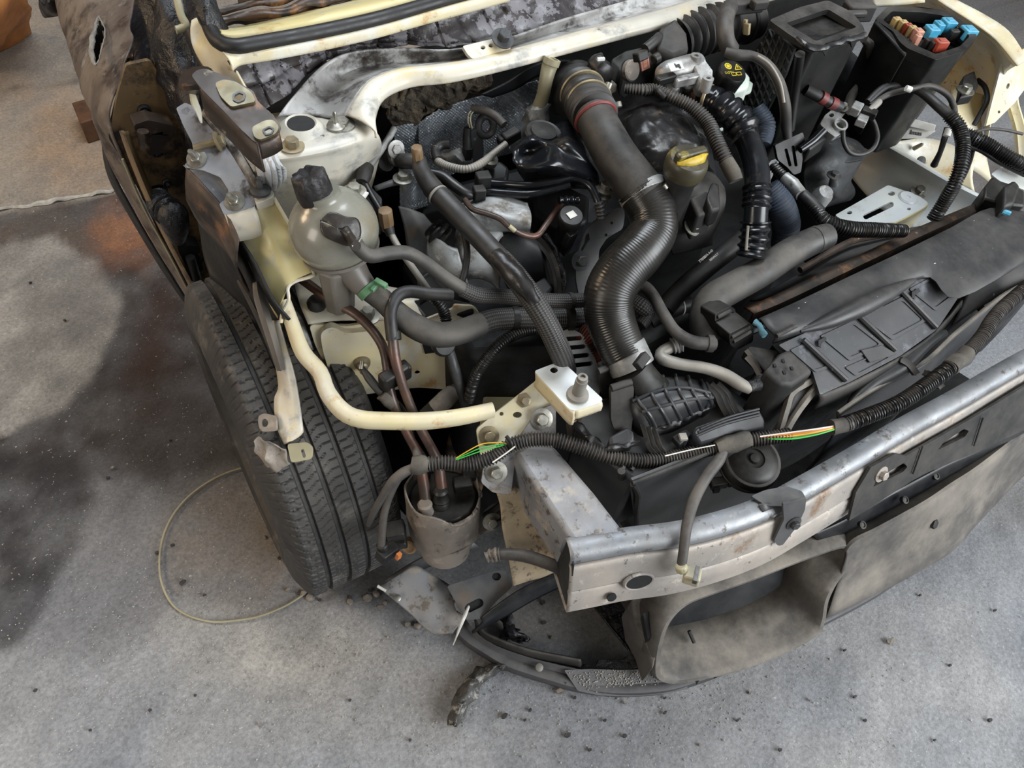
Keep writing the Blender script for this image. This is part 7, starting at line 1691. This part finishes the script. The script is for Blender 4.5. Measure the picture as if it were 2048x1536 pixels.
# large lower hose with the green clamp
o = hose('coolant_hose', 'thick black coolant hose curving from the green clamp under the tank', 'hose', [(736, 580, .77), (765, 600, .76), (800, 632, .745), (840, 658, .735), (880, 670, .728), (920, 664, .725), (962, 648, .72)], [22, 23, 25, 26, 26, 25, 24], 'hosegrey', n=20)
sub(o, 'braided_sleeve', [(955, 651, .72), (985, 640, .718), (1050, 636, .712), (1110, 638, .705), (1165, 634, .70)], 22, 'braid', n=18)
for x in (1030, 1140): band(o, 'sleeve_band', (x, 637, .713), (x+20, 637, .712), 24, .005, 'blk')
text('35-H', .009, P(772, 592, .785), (P(790, 610, .78)-P(770, 590, .785)).normalized(), Vector((.5, .4, .8)).normalized(), (Vector((0, 0, CAMH))-P(772, 592, .78)).normalized(), MT['tan'], o, 'hose_print')
# air conditioning pipe
o = hose('aircon_pipe', 'long black air conditioning pipe crossing the engine bay with a tan cap', 'pipe', [(862, 375, .855), (885, 398, .85), (940, 455, .84), (990, 508, .83), (1012, 530, .825)], [20, 22, 22, 22, 22], 'rubber', n=20)
sub(o, 'braided_sleeve', [(1000, 518, .828), (1030, 552, .82), (1060, 592, .808), (1090, 640, .785), (1112, 685, .75), (1128, 725, .69), (1135, 765, .62)], [23, 24, 24, 23, 23, 22, 22], 'braid', n=20)
sub(o, 'melted_sleeve', [(990, 510, .836), (1020, 540, .832), (1048, 575, .824), (1070, 605, .812)], [17, 21, 20, 12], 'melt', n=16, disp=wob(70, .004))
sub(o, 'elbow', [(838, 318, .885), (842, 338, .88), (852, 358, .868), (868, 380, .855)], [14, 17, 19, 21], 'rubber', n=18)
sub(o, 'cap_stem', [(836, 305, .895), (838, 322, .883)], [12, 13], 'rubber')
g = G(); a = (P(836, 296, .905)-P(840, 325, .88)).normalized(); r = rm_(12, P(836, 310, .9)); g.lathe(P(837, 324, .885), a, [(r*.9, 0), (r*.95, .004), (r*1.0, .012), (r*1.0, .024), (r*.85, .026)], 8); g.build('tan_cap', MT['tan'], o)
band(o, 'pale_ring', (876, 390, .853), (900, 415, .85), 22, .0012, 'palepipe')
o = hose('aircon_line', 'thin metal line with a tan cap running beside the coolant tank', 'pipe', [(788, 258, .87), (772, 285, .865), (752, 315, .86), (735, 338, .855)], 7, 'alu')
sub(o, 'rubber_joint', [(738, 332, .857), (728, 350, .853), (724, 366, .85)], [11, 16, 12], 'rubber')
sub(o, 'green_line', [(726, 360, .85), (740, 385, .843), (752, 405, .838), (764, 425, .835)], [8, 6, 6, 6], 'melt')
g = G(); a = (P(768, 412, .852)-P(774, 452, .815)).normalized(); r = rm_(15, P(772, 435, .84)); g.lathe(P(775, 455, .815), a, [(r*.8, -.004), (r*.85, .004), (r*1.0, .007), (r*1.02, .028), (r*.92, .032), (r*.5, .033)], 8); g.build('tan_cap', MT['tan'], o)
sub(o, 'cap_stem', [(775, 450, .82), (782, 470, .812)], [12, 9], 'rubber')
sub(o, 'lower_line', [(782, 468, .812), (800, 500, .80), (825, 535, .78), (850, 570, .755), (868, 595, .735)], 7, 'palepipe')
sub(o, 'ribbed_end', [(862, 588, .74), (880, 610, .725), (890, 630, .71), (893, 650, .70)], 11, 'corr', corr=(.004, .12))
# fuel pipes (copper brown) down to the filter
o = hose('fuel_pipe', 'copper brown fuel pipe curving down in front of the chassis plate', 'pipe', [(600, 556, .735), (630, 578, .735), (665, 604, .73), (705, 624, .725), (740, 655, .72), (765, 692, .71), (774, 730, .695), (778, 770, .67), (790, 815, .64), (812, 862, .60), (832, 900, .57), (842, 930, .55)], 10, 'copper')
sub(o, 'lower_end', [(838, 918, .556), (845, 955, .53), (850, 990, .505), (851, 1018, .485)], [10, 11, 12, 12], 'copper')
o = hose('fuel_return_pipe', 'looped dark fuel pipe crossing in front of the chassis plate', 'pipe', [(905, 590, .765), (860, 588, .77), (820, 583, .772), (795, 592, .77), (782, 620, .762), (782, 650, .75), (786, 680, .735)], 13, 'rubber')
sub(o, 'lower_pipe', [(785, 672, .738), (790, 715, .715), (802, 760, .685), (818, 805, .65), (840, 855, .61), (862, 895, .575), (876, 925, .55), (880, 955, .53), (884, 985, .51)], [11, 11, 10, 10, 10, 10, 11, 12, 12], 'copper')
band(o, 'pipe_clip', (787, 672, .737), (789, 700, .725), 15, .006, 'blk')
pc_ = G(); pc_.box(P(790, 752, .68), .05, .02, .03, Vector((1, .2, 0))); pc_.box(P(805, 742, .69), .02, .012, .02, Vector((1, .2, 0))); tag(pc_.build('pipe_holder', MT['blk'], bev=.004), 'black double clip holding the two fuel pipes on the chassis plate', 'clip')
# earth cable
o = hose('earth_cable', 'black earth lead from the stud on the chassis plate', 'cable', [(724, 735, .672), (738, 756, .67), (758, 780, .66), (785, 802, .64), (805, 825, .62), (818, 855, .60), (826, 885, .58), (830, 905, .57)], [5, 9, 9, 10, 9, 8, 6, 5], 'rubber')
sub(o, 'dirty_tape', [(764, 788, .659), (778, 800, .65), (790, 812, .64)], [13, 15, 12], 'tape', disp=wob(80, .003))
sub(o, 'lug', [(724, 722, .682), (722, 738, .675)], [4, 5], 'zinc')
# speed sensor by the axle
sn_ = thing('cylinder_sensor', 'dirty metal sensor with a black plug hanging beside the wheel', 'sensor', P(885, 810, .50))
g = G(); g.tube([P(868, 818, .56), P(890, 800, .57), P(905, 785, .57)], [.014, .016, .014], 14, step=.006); g.build('body', MT['dirtysteel'], sn_)
g = G(); g.tube([P(850, 835, .55), P(872, 815, .56)], .015, 8); g.build('plug', MT['blk'], sn_, bev=.001)
g = G(); g.tube([P(905, 785, .57), P(925, 775, .575)], .013, 10); g.build('collar', MT['castdark'], sn_)
o = hose('drop_rod', 'grimy rod hanging down beside the chassis plate', 'rod', [(895, 690, .68), (910, 740, .65), (925, 790, .60), (940, 850, .54)], [10, 11, 10, 9], 'castdark')
g = G(); g.lathe(P(888, 688, .69), Vector((0, -.8, .6)), [(.018, -.01), (.02, 0), (.016, .006), (.008, .007)], 18); g.build('end_boot', MT['rubber'], o)
# corrugated loom from the bay to the rail
o = hose('wiring_conduit', 'black corrugated conduit arching over the dark bay by the chassis rail', 'conduit', [(1130, 652, .69), (1090, 658, .695), (1050, 662, .70), (1010, 680, .70), (975, 715, .685), (950, 755, .65), (938, 800, .60)], 11, 'corr', corr=(.0042, .12))
# front harness
HP = [(828, 931, .60), (880, 926, .605), (940, 927, .605), (985, 914, .612), (1018, 892, .622), (1060, 880, .63), (1110, 880, .635), (1160, 894, .635), (1220, 914, .632), (1290, 922, .628), (1350, 914, .628), (1410, 900, .632), (1480, 884, .64), (1540, 875, .65), (1580, 870, .655)]
o = hose('front_wiring_harness', 'dusty corrugated wiring harness stretched across the front above the bumper beam', 'wiring', HP, 14, 'corrdust', corr=(.0046, .13))
g = G(); ts = [PP(HP)[i] for i in (0, 1)]; sub(o, 'dusty_tape', [(826, 930, .60), (840, 930, .602), (856, 929, .603)], [17, 19, 15], 'tape', disp=wob(60, .004))
sub(o, 'junction_tape', [(1430, 896, .636), (1455, 888, .64), (1480, 882, .643), (1500, 879, .645)], [16, 20, 20, 16], 'tape', disp=wob(60, .004))
sub(o, 'white_thread', [(985, 925, .621), (1010, 908, .63), (1030, 893, .64)], 1.5, 'wwht')
sub(o, 'conduit_slit', [(1330, 912, .643), (1380, 900, .645), (1430, 890, .65)], 1.3, 'wwht')
sub(o, 'cable_tie', [(1012, 872, .645), (1022, 885, .64), (1024, 902, .628)], 4, 'blk')
sub(o, 'far_conduit', [(1690, 848, .665), (1740, 830, .67), (1800, 805, .68), (1860, 765, .69), (1910, 728, .70)], 15, 'corr', corr=(.0046, .11))
sub(o, 'tape_end', [(1662, 856, .662), (1680, 852, .664), (1706, 842, .667)], [15, 16, 14], 'tape', disp=wob(60, .003))
sub(o, 'upper_conduit', [(1895, 738, .70), (1935, 705, .705), (1965, 672, .71), (1985, 640, .715), (2010, 612, .72), (2070, 560, .73)], 13, 'corrdust', corr=(.0044, .11))
sub(o, 'splice_tape', [(1900, 735, .70), (1920, 720, .703), (1935, 706, .705)], 17, 'tape', disp=wob(60, .003))
for k, (m_, dz, dy) in enumerate((('wora', .008, 0), ('wyel', .004, 4), ('wwht', .010, -3), ('wyel', .006, 1), ('wgreen', 0, 7), ('wgreen', .002, 10), ('wora', .003, 5))):
    g = G(); g.tube(PP([(1520, 874+dy*.3, .652+dz*.5), (1580, 868+dy, .66+dz*.6), (1630, 861+dy*.9, .664+dz), (1672, 853+dy*.5, .668)]), .0012, 6); g.build('bare_wire', MT[m_], o)
for k, (m_, dy) in enumerate((('wyel', -9), ('wgreen', -1), ('wgreen', 6))):
    g = G(); g.tube(PP([(905, 922+dy*.1, .612), (935, 908+dy*.6, .622), (965, 896+dy*.9, .628), (998, 890+dy*.5, .63), (1016, 888, .63)]), .0008, 6); g.build('bare_wire', MT[m_], o)
sub(o, 'branch', [(1452, 890, .64), (1438, 920, .632), (1412, 955, .625), (1388, 1000, .618), (1374, 1050, .608), (1368, 1095, .59), (1362, 1138, .565)], [8, 12, 12, 12, 11, 10, 10], 'rubdust')
g = G(); g.tube([P(1362, 1130, .575), P(1364, 1142, .565)], .0095, 10); g.box(P(1384, 1152, .56), .024, .022, .022, Vector((1, -1.2, .2))); cpl = g.build('beige_plug', MT['dip'], o, bev=.003)
g = G(); g.box(P(1392, 1150, .572), .006, .024, .01, Vector((1, -1.2, .2))); g.build('plug_slot', MT['tankburn'], cpl)
sub(o, 'left_branch', [(836, 932, .60), (808, 945, .59), (785, 965, .575), (765, 995, .55), (748, 1025, .52), (738, 1050, .49)], [8, 11, 11, 9, 8, 6], 'rubdust')
sub(o, 'inner_branch', [(800, 955, .585), (782, 985, .56), (770, 1020, .53), (765, 1055, .50), (763, 1090, .47)], [6, 8, 8, 8, 8], 'rubdust')
sub(o, 'cut_lead', [(830, 895, .60), (832, 908, .60), (836, 925, .60)], [5, 7, 9], 'rubdust')
g = G(); g.box(P(775, 1105, .45), .035, .02, .02, Vector((1, .3, -.3))); g.tube([P(764, 1088, .47), P(768, 1102, .455)], .01, 8); pg1 = g.build('black_plug', MT['blk'], o, bev=.002)
g = G(); g.box(P(797, 1112, .452), .008, .006, .012, Vector((1, .3, -.3))); g.build('orange_lock', MT['wora'], pg1)
# hoses behind and below
hose('printed_hose', 'black hose with small white print passing behind the big intake hose', 'hose', [(1330, 618, .70), (1345, 598, .71), (1375, 568, .725), (1420, 530, .74), (1465, 495, .75), (1500, 465, .755)], 20, 'rubber', n=18)
ph_o = bpy.data.objects['printed_hose']
ux_ = (P(1440, 500, .78)-P(1400, 535, .77)).normalized(); nn_ = (Vector((0, 0, CAMH))-P(1420, 520, .76)).normalized(); vx_ = nn_.cross(ux_).normalized()
text('7700804-A40', .0062, P(1412, 512, .768), ux_, vx_, nn_, MT['whiteink'], ph_o, 'white_print'); text('RENAULT', .0048, P(1428, 514, .770), ux_, vx_, nn_, MT['whiteink'], ph_o, 'white_print')
o = hose('radiator_hose', 'fat dusty grey radiator hose lying along the back of the radiator cover', 'hose', [(1655, 472, .775), (1630, 480, .775), (1580, 505, .77), (1520, 545, .765), (1465, 575, .76), (1425, 600, .75), (1408, 635, .735), (1415, 680, .71)], [25, 27, 29, 30, 31, 32, 31, 29], 'hosegrey', n=24)
band(o, 'hose_rim', (1630, 480, .775), (1655, 472, .775), 27, .004, 'hosegrey')
text('L42', .012, P(1522, 540, .795), (P(1530, 530, .79)-P(1515, 558, .79)).normalized(), Vector((.8, .3, .2)).normalized(), (Vector((0, 0, CAMH))-P(1522, 540, .795)).normalized(), MT['redink'], o, 'red_print')
o = hose('bypass_hose', 'thin grey hose bending past the big intake hose to the radiator', 'hose', [(1258, 572, .765), (1285, 572, .77), (1305, 590, .768), (1325, 625, .76), (1350, 662, .752), (1385, 684, .747), (1430, 688, .745)], [13, 13, 12, 12, 12, 14, 13], 'rubdust')
band(o, 'hose_clamp', (1420, 687, .745), (1435, 688, .745), 17, .005, 'rubdust')
o = hose('aluminium_pipe', 'dusty bent aluminium pipe between the air filter and radiator', 'pipe', [(1362, 688, .725), (1340, 695, .72), (1322, 706, .715), (1326, 718, .715), (1360, 728, .715), (1410, 736, .715), (1450, 750, .71), (1480, 768, .705), (1500, 778, .70)], [10, 12, 12, 13, 12, 12, 13, 13, 11], 'palepipe')
sub(o, 'pipe_nut', [(1345, 692, .723), (1358, 688, .726), (1368, 688, .728)], [15, 17, 14], 'alu', corr=(.006, .12))
sub(o, 'black_end', [(1495, 775, .702), (1512, 770, .70), (1522, 758, .70)], [12, 14, 13], 'soot', disp=wob(70, .004))
hose('short_hose', 'short black hose stub with a white ring behind the thin grey hose', 'hose', [(1300, 640, .68), (1330, 625, .69), (1360, 612, .69), (1378, 608, .69)], 18, 'rubber', n=18)
band(bpy.data.objects['short_hose'], 'white_ring', (1360, 612, .69), (1378, 608, .69), 18.5, .0012, 'wwht')
hose('braided_loop', 'black braided hose loop under the big intake hose', 'hose', [(1262, 600, .70), (1285, 615, .70), (1296, 628, .69), (1280, 650, .68)], [16, 18, 16, 14], 'braid')
o = hose('floor_hose', 'short dusty hose with a ribbed end poking out beside the beam end', 'hose', [(985, 1110, .475), (1010, 1108, .48), (1050, 1112, .485), (1100, 1128, .485), (1150, 1152, .47)], [11, 12, 13, 13, 13], 'rubdust')
sub(o, 'ribbed_end', [(972, 1115, .472), (985, 1110, .475), (1000, 1108, .478)], [10, 13, 13], 'dirtysteel', corr=(.008, .15))
# engine wiring loom
o = hose('engine_loom', 'corrugated wiring loom curving over the engine beside the charge pipe', 'wiring', [(1250, 178, .935), (1285, 180, .94), (1310, 180, .94), (1345, 195, .94), (1385, 215, .935), (1415, 245, .925), (1432, 280, .915), (1446, 310, .905), (1466, 345, .89)], [9, 11, 11, 12, 13, 14, 14, 14, 13], 'corrdust', corr=(.0044, .10))
sub(o, 'taped_end', [(1452, 322, .90), (1465, 345, .892), (1472, 362, .885)], [15, 16, 14], 'tape')
sub(o, 'loom_tail', [(1320, 172, .94), (1318, 182, .945), (1330, 195, .94)], [4, 6, 6], 'rubber')
# injector leak off lines and clips
o = hose('fuel_line', 'pair of shiny black fuel lines sweeping under the crumpled cover', 'pipe', [(968, 365, .845), (1010, 368, .85), (1060, 370, .86), (1110, 362, .87), (1150, 355, .875), (1180, 372, .87), (1195, 400, .86), (1200, 420, .85)], 8, 'gloss')
sub(o, 'second_line', [(965, 382, .84), (1010, 386, .845), (1060, 388, .852), (1105, 378, .86), (1140, 368, .868)], 8, 'gloss')
sub(o, 'ribbed_end', [(1196, 405, .862), (1200, 420, .852), (1202, 438, .84)], [9, 9, 8], 'rubber', corr=(.006, .15))
g = G(); g.box(P(966, 360, .855), .022, .018, .022, Vector((1, -.2, 0))); g.box(P(958, 388, .845), .018, .016, .024, Vector((1, -.2, 0))); g.build('line_clip', MT['blk'], o, bev=.002)
o = hose('beige_wire_sleeve', 'beige ribbed wire sleeve looping in front of the foil shield', 'wiring', [(872, 296, .85), (868, 310, .845), (880, 325, .845), (905, 335, .85), (935, 338, .855), (965, 325, .86), (990, 305, .865), (1012, 288, .87)], [9, 9, 8, 8, 8, 8, 7, 7], 'palepipe', corr=(.004, .05))
sub(o, 'dark_part', [(900, 288, .855), (882, 290, .852), (870, 302, .848), (876, 320, .846)], 10, 'rubber')
hose('grey_stub_hose', 'short grey hose behind the drilled sensor bracket', 'hose', [(945, 218, .885), (965, 220, .89), (990, 232, .89), (1008, 250, .885)], 9, 'rubdust')
hose('burnt_brown_wire', 'burnt brown wire lying across the white alloy housing', 'wire', [(930, 400, .85), (945, 418, .853), (975, 428, .855), (1000, 438, .853), (1020, 455, .845), (1050, 470, .83), (1075, 470, .825), (1095, 445, .83), (1120, 410, .835), (1130, 398, .84)], 6, 'copper')
o = bpy.data.objects['burnt_brown_wire']
sub(o, 'pale_joint', [(1018, 452, .848), (1030, 462, .842)], 5, 'dip'); sub(o, 'gloss_plug', [(1118, 400, .85), (1140, 398, .85), (1158, 400, .848)], [8, 9, 8], 'gloss', corr=(.010, .12))
hose('thin_black_cable', 'thin black cable hanging across the gap by the guard plate', 'cable', [(905, 420, .83), (925, 455, .825), (934, 500, .81), (930, 540, .79), (920, 575, .77)], 7, 'rubber')
hose('wire_bundle', 'flat bundle of black wires running from the tan cap to the line clip', 'wiring', [(860, 345, .855), (885, 352, .855), (910, 372, .85), (935, 388, .845), (958, 388, .84)], [9, 10, 11, 10, 8], 'corr')
# right side looms
o = hose('fan_loom', 'thick corrugated loom bending along the slotted tray bracket', 'wiring', [(1545, 330, .80), (1565, 352, .795), (1600, 385, .79), (1630, 420, .785), (1655, 445, .78), (1700, 458, .775), (1750, 460, .77), (1808, 462, .76)], [9, 10, 11, 12, 14, 15, 14, 12], 'corr', corr=(.0048, .11))
sub(o, 'silver_tape', [(1568, 355, .80), (1585, 370, .798), (1602, 388, .795)], [13, 15, 12], 'alu', disp=wob(90, .003))
sub(o, 'plain_cable', [(1600, 385, .792), (1622, 405, .79), (1640, 425, .785)], [12, 12, 13], 'rubber')
o = hose('main_loom', 'heavy black corrugated loom arching over the white tray at the right', 'wiring', [(1735, 205, .86), (1765, 178, .875), (1800, 172, .88), (1840, 182, .885), (1880, 215, .88), (1908, 240, .87)], [7, 8, 9, 9, 10, 11], 'rubber')
sub(o, 'corrugated_part', [(1898, 230, .875), (1918, 255, .865), (1926, 290, .85), (1922, 330, .83), (1908, 370, .80), (1888, 405, .765), (1866, 440, .73)], 13, 'corr', corr=(.0046, .11))
sub(o, 'second_lead', [(1740, 212, .86), (1775, 190, .87), (1820, 178, .89), (1860, 172, .89), (1895, 190, .88), (1908, 215, .865), (1910, 235, .855)], [5, 6, 6, 6, 6, 6, 5], 'rubdust')
sub(o, 'white_tip', [(1908, 232, .858), (1912, 245, .85)], 6, 'white2'); sub(o, 'white_tie', [(1812, 176, .897), (1822, 180, .895)], 6, 'white2')
o = hose('headlamp_loom', 'corrugated loom leading off to the right headlamp', 'wiring', [(1930, 272, .82), (1955, 282, .82), (1990, 300, .815), (2030, 322, .81), (2065, 340, .80)], [16, 15, 14, 13, 13], 'corr', corr=(.0046, .11))
sub(o, 'plain_lead', [(1925, 290, .81), (1960, 300, .81), (2000, 325, .80), (2050, 350, .79)], 5, 'rubber'); sub(o, 'fallen_lead', [(1945, 300, .80), (1938, 325, .77), (1925, 355, .73), (1912, 365, .70)], 5, 'rubber')
sub(o, 'short_branch', [(1895, 255, .82), (1888, 280, .80), (1880, 305, .77), (1868, 330, .735)], [6, 6, 5, 7], 'rubber'); sub(o, 'branch_white', [(1898, 258, .825), (1893, 272, .815)], 7, 'white2')
sub(o, 'twisted_wire', [(1948, 264, .80), (1975, 258, .80), (2010, 260, .80), (2045, 268, .795)], 3, 'rubdust')
hose('wing_cable', 'thin black cable clipped to the cream wing beside the fuse box', 'cable', [(1955, 160, .84), (1970, 175, .84), (1974, 200, .83), (1962, 225, .81), (1948, 250, .79)], 5, 'rubber')
o = hose('black_wire_loop', 'thin black wire loop hanging below the battery clamp', 'wire', [(1686, 262, .845), (1688, 285, .83), (1700, 305, .815), (1722, 309, .81), (1745, 298, .815), (1755, 275, .83), (1750, 250, .845), (1742, 235, .855)], 4.5, 'rubber')
hose('air_box_cable', 'split black cable running down the lattice side of the air box', 'cable', [(1450, 104, .985), (1475, 110, .985), (1505, 112, .985), (1535, 130, .975), (1558, 165, .955), (1570, 210, .925), (1572, 250, .89), (1575, 275, .87)], [9, 11, 9, 10, 11, 11, 11, 9], 'rubdust')
sub(bpy.data.objects['air_box_cable'], 'pale_strand', [(1515, 112, .992), (1540, 130, .985), (1560, 165, .965), (1568, 205, .94)], 3, 'palepipe')
hose('red_tipped_cable', 'black cable crossing from the slotted bracket to the battery clamp', 'cable', [(1600, 300, .82), (1625, 282, .83), (1645, 262, .84)], [7, 9, 10], 'gloss')
# ------------------------------------------------ fuel filter
ff = thing('fuel_filter', 'dirt caked fuel filter canister in a torn metal sleeve beside the wheel', 'fuel filter', P(880, 1150, .24))
fa0 = P(886, 985, .49)
fax = Vector((.04, .20, .97)).normalized(); fb0 = fa0 - fax*.165; fr_m = rm_(76, fa0)
def fcp(h, a, r): 
    u = Vector((1, 0, 0)); u = (u-fax*u.dot(fax)).normalized(); w = fax.cross(u)
    return fa0 + fax*h + (u*math.cos(a)+w*math.sin(a))*r
L_ = (fa0-fb0).length
g = G(); rws = []
hs_ = [.008, -.008, -.05, -.075, -.09]
for h in hs_:
    rws.append([fcp(h + (.007*math.sin(a*2+.6)+.006*math.sin(a*5)+.012*math.sin(a) if h > 0 else 0) + (.012*math.sin(a*3) if h < -.07 else 0), a, fr_m*(1.0 if h > -.06 else .97)) for a in [2*math.pi*k/24 for k in range(25)]])
g.sheet(rws, 3, 4, bump=wob(20, .0025)); g.build('metal_sleeve', MT['dirtysteel'], ff, solid=.003)
g = G(); g.lathe(fa0, fax, [(fr_m*.86, -.085), (fr_m*.90, -.014), (fr_m*.84, -.008), (fr_m*.2, -.006)], 36); g.build('black_top', MT['blk'], ff)
g = G(); g.lathe(fa0, fax, [(fr_m*.28, -L_+.0), (fr_m*.55, -L_+.004), (fr_m*.70, -L_+.016), (fr_m*.74, -L_+.035), (fr_m*.80, -L_+.045), (fr_m*.82, -.10), (fr_m*.86, -.095), (fr_m*.86, -.08)], 36); g.build('canister', MT['dirtysteel'], ff)
g = G(); g.lathe(fa0, fax, [(fr_m*.84, -.100), (fr_m*.90, -.099), (fr_m*.90, -.092), (fr_m*.84, -.091)], 36); g.build('canister_band', MT['dirtysteel'], ff)
for (x, y, z) in ((850, 1012, .50), (881, 985, .515)):
    c = P(x, y, z); g = G(); g.lathe(c - fax*.022, fax, [(.0155, -.012), (.0155, 0), (.013, .004), (.0145, .008), (.0125, .012), (.011, .022), (.012, .026), (.009, .030)], 18); g.build('pipe_connector', MT['dirtysteel' if x < 860 else 'blk'], ff)
g = G(); g.box(P(925, 968, .515), .030, .022, .024, Vector((1, -.3, 0))); g.box(P(938, 950, .52), .022, .018, .018, Vector((1, -.3, 0))); g.build('plug', MT['blk'], ff, bev=.003)
g = G(); g.sheet([[P(958, 1035, .43), P(975, 1015, .45), P(1000, 1000, .47)], [P(950, 1060, .41), P(975, 1045, .43), P(1004, 1035, .45)], [P(935, 1085, .39), P(960, 1068, .41), P(985, 1060, .43)]], 4, 4); g.build('mounting_strap', MT['dirtysteel'], ff, solid=.004)
g = G(); g.tube([P(968, 1032, .45), P(985, 1022, .462), P(1003, 1008, .475)], .006, 8, prof=[1, .6]*4); g.tube([P(985, 1052, .45), P(996, 1046, .455), P(1006, 1042, .462)], .006, 8, prof=[1, .6]*4); g.build('strap_fork', MT['dark'], ff)
g = G(); g.bolt(P(983, 1042, .452), Vector((-.2, -.8, .5)), .009); g.build('bolt', MT['zinc'], ff)
g = G(); c = P(818, 1092, .385); g.lathe(c, Vector((-.6, -.7, .4)), [(.014, -.008), (.014, .004), (.010, .006), (.008, .002)], 18); g.build('side_boss', MT['tan'], ff)
g = G(); g.box(P(792, 1062, .44), .030, .03, .026, Vector((1, -.4, .2))); g.box(P(800, 1083, .42), .022, .022, .018, Vector((1, -.4, .2))); o = g.build('black_plug', MT['blk'], bev=.003); tag(o, 'black wiring plug hanging left of the fuel filter', 'connector')
# low black gadget beneath the filter and behind
hose('bay_post', 'slim dirty post standing behind the cap bracket', 'post', [(1142, 830, .62), (1145, 870, .57), (1150, 920, .50)], 11, 'dirtysteel')
g = G(); g.sheet([[P(905, 840, .42), P(960, 850, .42), P(1000, 880, .42)], [P(890, 900, .36), P(930, 910, .36), P(980, 930, .36)], [P(870, 960, .30), P(920, 970, .30), P(960, 990, .30)]], 4, 4); o = g.build('brown_guard_sheet', MT['pillar'], solid=.003); tag(o, 'dull brown splash sheet in the gap between wheel and crash box', 'sheet')
g = G(); g.prism([P(820, 600, .70), P(880, 590, .715), P(945, 605, .71), P(950, 622, .70), P(850, 635, .69)], .03); o = g.build('oil_stained_tray', MT['slate'], bev=.004); tag(o, 'black shallow moulding behind the cream chassis plate lip', 'moulding')
